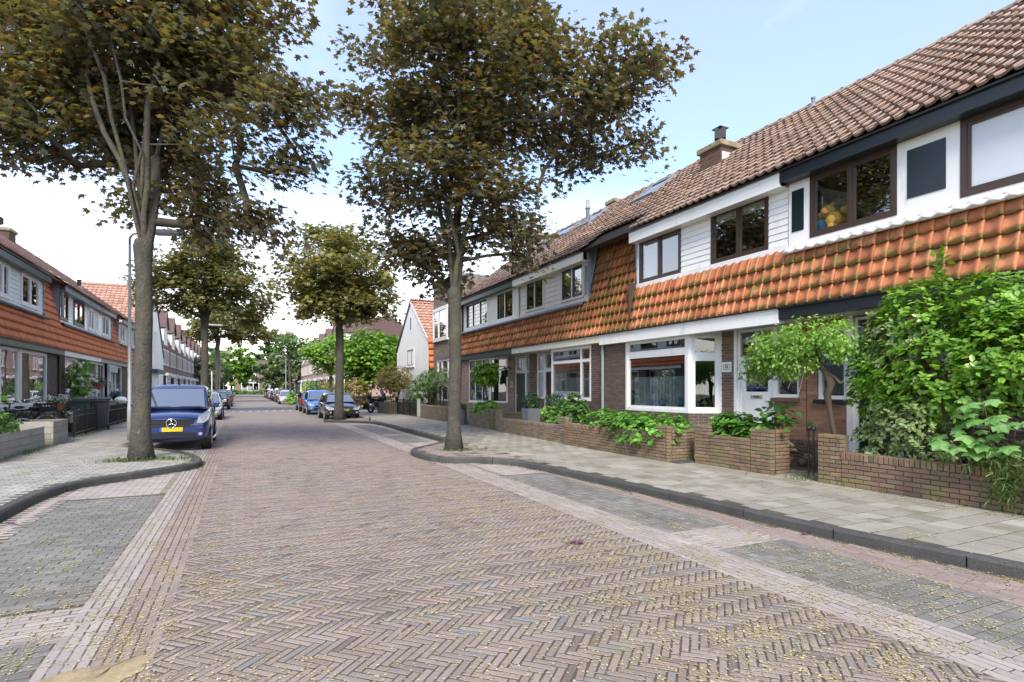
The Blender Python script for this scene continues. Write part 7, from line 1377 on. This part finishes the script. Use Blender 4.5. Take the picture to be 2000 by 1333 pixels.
car('silver estate car parked facing the camera behind the blue van', -1.72, 32.2, 0, 'car_silver', 4.3, 1.76, 1.50, 'estate')
car('black hatchback with yellow plate facing the camera behind the right maple', 4.30, 29.3, 0, 'car_black', 4.05, 1.75, 1.47, 'hatch', 'plate', 'cars parked along the kerbs', 'ring')
car('sky blue compact car right behind the black hatchback', 4.15, 35.9, 0, 'car_skyblue', 4.0, 1.77, 1.60, 'hatch')
car('dark car with red tail lamps facing away behind the sky blue car', 4.15, 41.2, math.pi, 'car_red', 4.2, 1.74, 1.50, 'hatch')
car('white hatchback facing the camera across the side street', 3.95, 60.6, 0, 'car_white', 4.1, 1.78, 1.52, 'hatch')
for i, (y, p, H, lb) in enumerate(((70,'car_dark',1.62,'dark high-built car right behind the white hatchback'),(76.5,'car_red',1.5,'dark reddish car third beyond the side street on the right'),(83,'car_grey',1.5,'grey car fourth beyond the side street on the right'),(90,'car_silver',1.5,'silver car fifth beyond the side street on the right'),(98,'car_black',1.5,'black car farthest but one in the right row'),(106,'car_black',1.5,'black car at the far end of the right row'))): car(lb, 4.1, y, 0 if i % 2 else math.pi, p, 4.3, 1.78, H, 'hatch')
car('black car with red tail lamps facing away behind the silver estate', -1.7, 47.5, math.pi, 'car_dark', 4.4, 1.78, 1.48, 'saloon', 'plate'); car('black saloon parked two places behind the silver estate', -1.65, 54.5, math.pi, 'car_black', 4.4, 1.8, 1.46, 'saloon'); car('dark grey car farther along the left kerb', -1.7, 62, 0, 'car_grey', 4.3, 1.78, 1.6, 'hatch')
# motorcycle
t = thing('motorcycle', 'black motorcycle with top box parked by the brick planting box', 'motorcycle', (0,0,0))
for cx in (-.72,.72):
    mb = MB(); mb.tube([(cx+.26*math.cos(a),0,.32+.26*math.sin(a)) for a in np.linspace(0,2*math.pi,23)],.065,8,caps=False); wh = mb.build('wheel','tyre',t,smooth=True,local=True); mb = MB()
    for k in range(5): a = k*2*math.pi/5; mb.tube([(cx,0,.32),(cx+.22*math.cos(a),0,.32+.22*math.sin(a))],.02,5)
    mb.lathe((cx,0,.32),[(.13,-.05),(.13,-.04)],16,axis='y'); mb.build('rim','alloy',wh,local=True)
mb = MB(); mb.ball((.05,0,.50),.30,.17,.20,12,8); mb.tube([(-.3,0,.6),(.35,0,.55),(.62,0,.8)],.09,8); mb.tube([(-.72,.09,.32),(-.1,.09,.45)],.035,6); mb.build('engine','plastic',t,smooth=True,local=True)
mb = MB(); mb.ball((.22,0,.84),.33,.17,.17,12,8); mb.ball((.62,0,.92),.2,.2,.22,10,8); mb.ball((-.62,0,.72),.28,.12,.12,10,6); mb.build('fairing','car_black',t,smooth=True,local=True)
mb = MB(); mb.ball((-.25,0,.80),.38,.15,.07,12,6); mb.ball((-.55,0,.86),.2,.13,.06,10,6); mb.build('saddle','plastic',t,smooth=True,local=True)
mb = MB(); mb.ball((-.88,0,1.03),.22,.23,.17,12,8); mb.build('top_box','plastic',t,smooth=True,local=True); mb = MB(); mb.ball((-1.06,0,.98),.05,.16,.04,8,5); mb.build('tail_light','tail',t,smooth=True,local=True)
mb = MB(); mb.tube([(-.1,-.16,.36),(-.55,-.18,.40),(-1.0,-.2,.52)],[.035,.065,.065],10); mb.build('exhaust','chrome',t,smooth=True,local=True)
mb = MB(); mb.tube([(.72,.08,.32),(.48,.08,.95)],.03,7); mb.tube([(.72,-.08,.32),(.48,-.08,.95)],.03,7); mb.build('fork','alloy',t,smooth=True,local=True)
mb = MB(); mb.tube([(.3,.38,1.08),(.46,.2,1.05),(.46,-.2,1.05),(.3,-.38,1.08)],.016,6); mb.build('handlebar','plastic',t,local=True); mb = MB(); mb.prism([(.62,-.2,1.1),(.62,.2,1.1),(.44,.14,1.42),(.44,-.14,1.42)],(.012,0,.004)); mb.build('windscreen','carglass',t,local=True)
for sg in (-1,1): mb = MB(); mb.tube([(.42,.24*sg,1.06),(.45,.36*sg,1.25)],.008,5); mb.ball((.45,.40*sg,1.28),.02,.07,.045,8,5); mb.build('mirror','plastic',t,local=True)
t.scale = (.92,.92,.92); t.location = (7.25,33.6,.1); t.rotation_euler = (R(-5),0,R(38)) 
# fallen purple leaves and spilled sand
MT['plumleaf'] = M('plum_leaf', (.20,.06,.12), .6, rnd='o', pal=[(.30,.12,.22),(.08,.02,.035),(.22,.09,.16)])
def dead_leaf(label, x, y, z, n=1, s=.06):
    t = thing('fallen_leaf', label, 'leaf', (x,y,z)); lv, lf = leaf_shape('maple')
    for k in range(n):
        mb = MB(); a = random.uniform(0,6.28); dx, dy = random.gauss(0,s*.9)*(n > 1), random.gauss(0,s*.6)*(n > 1); sc = s*random.uniform(.7,1.2)
        mb.add([(x+dx+sc*(q[0]*math.cos(a)-(q[1]-.4)*math.sin(a)), y+dy+sc*(q[0]*math.sin(a)+(q[1]-.4)*math.cos(a)), z+.012+sc*(.35*abs(q[0])+.5*(q[1]-.4)**2+.2*q[2])) for q in lv], lf); mb.build('leaf','plumleaf',t)
dead_leaf('small heap of purple-brown leaves lying on the herringbone road', 2.88, 4.68, .0, 7, .07); dead_leaf('single dark purple leaf lying near the bottom middle of the road', 1.0, 3.47, .0, 2, .05); dead_leaf('pinkish leaf in the gutter of the left parking bay', -2.3, 8.0, .0, 2, .07); dead_leaf('purple leaves in the gutter beneath the right kerb', 5.24, 3.9, .0, 5, .06); dead_leaf('pink leaf beside the right kerb near the planter walls', 5.06, 6.5, .0, 2, .06)
mb = MB(); random.seed(5); pts0 = [( -.98,3.62),(-.80,3.72),(-.62,3.70),(-.50,3.78),(-.44,3.7),(-.50,3.55),(-.60,3.42),(-.72,3.33),(-.9,3.3),(-1.05,3.42)]
ring_ = [(x+random.uniform(-.022,.022), y+random.uniform(-.022,.022)) for k in range(len(pts0)) for u in (0,.25,.5,.75) for x,y in [((1-u)*pts0[k][0]+u*pts0[(k+1)%len(pts0)][0], (1-u)*pts0[k][1]+u*pts0[(k+1)%len(pts0)][1])]]; c = (-.74,3.55); vs = []
for k,u in enumerate((1.,.93,.7,.4)):
    for (x,y) in ring_: vs.append((c[0]+(x-c[0])*u, c[1]+(y-c[1])*u, (.004,.006,.010,.012)[k]))
n = len(ring_); fs = [(k*n+i,k*n+(i+1) % n,(k+1)*n+(i+1) % n,(k+1)*n+i) for k in range(3) for i in range(n)]+[tuple(3*n+i for i in range(n))]; mb.add(vs,fs); o = mb.build('spilled_sand','sawsand',smooth=True); o['kind'] = 'stuff'; tag(o,'patch of spilled yellow sand at the lower left road edge','sand')
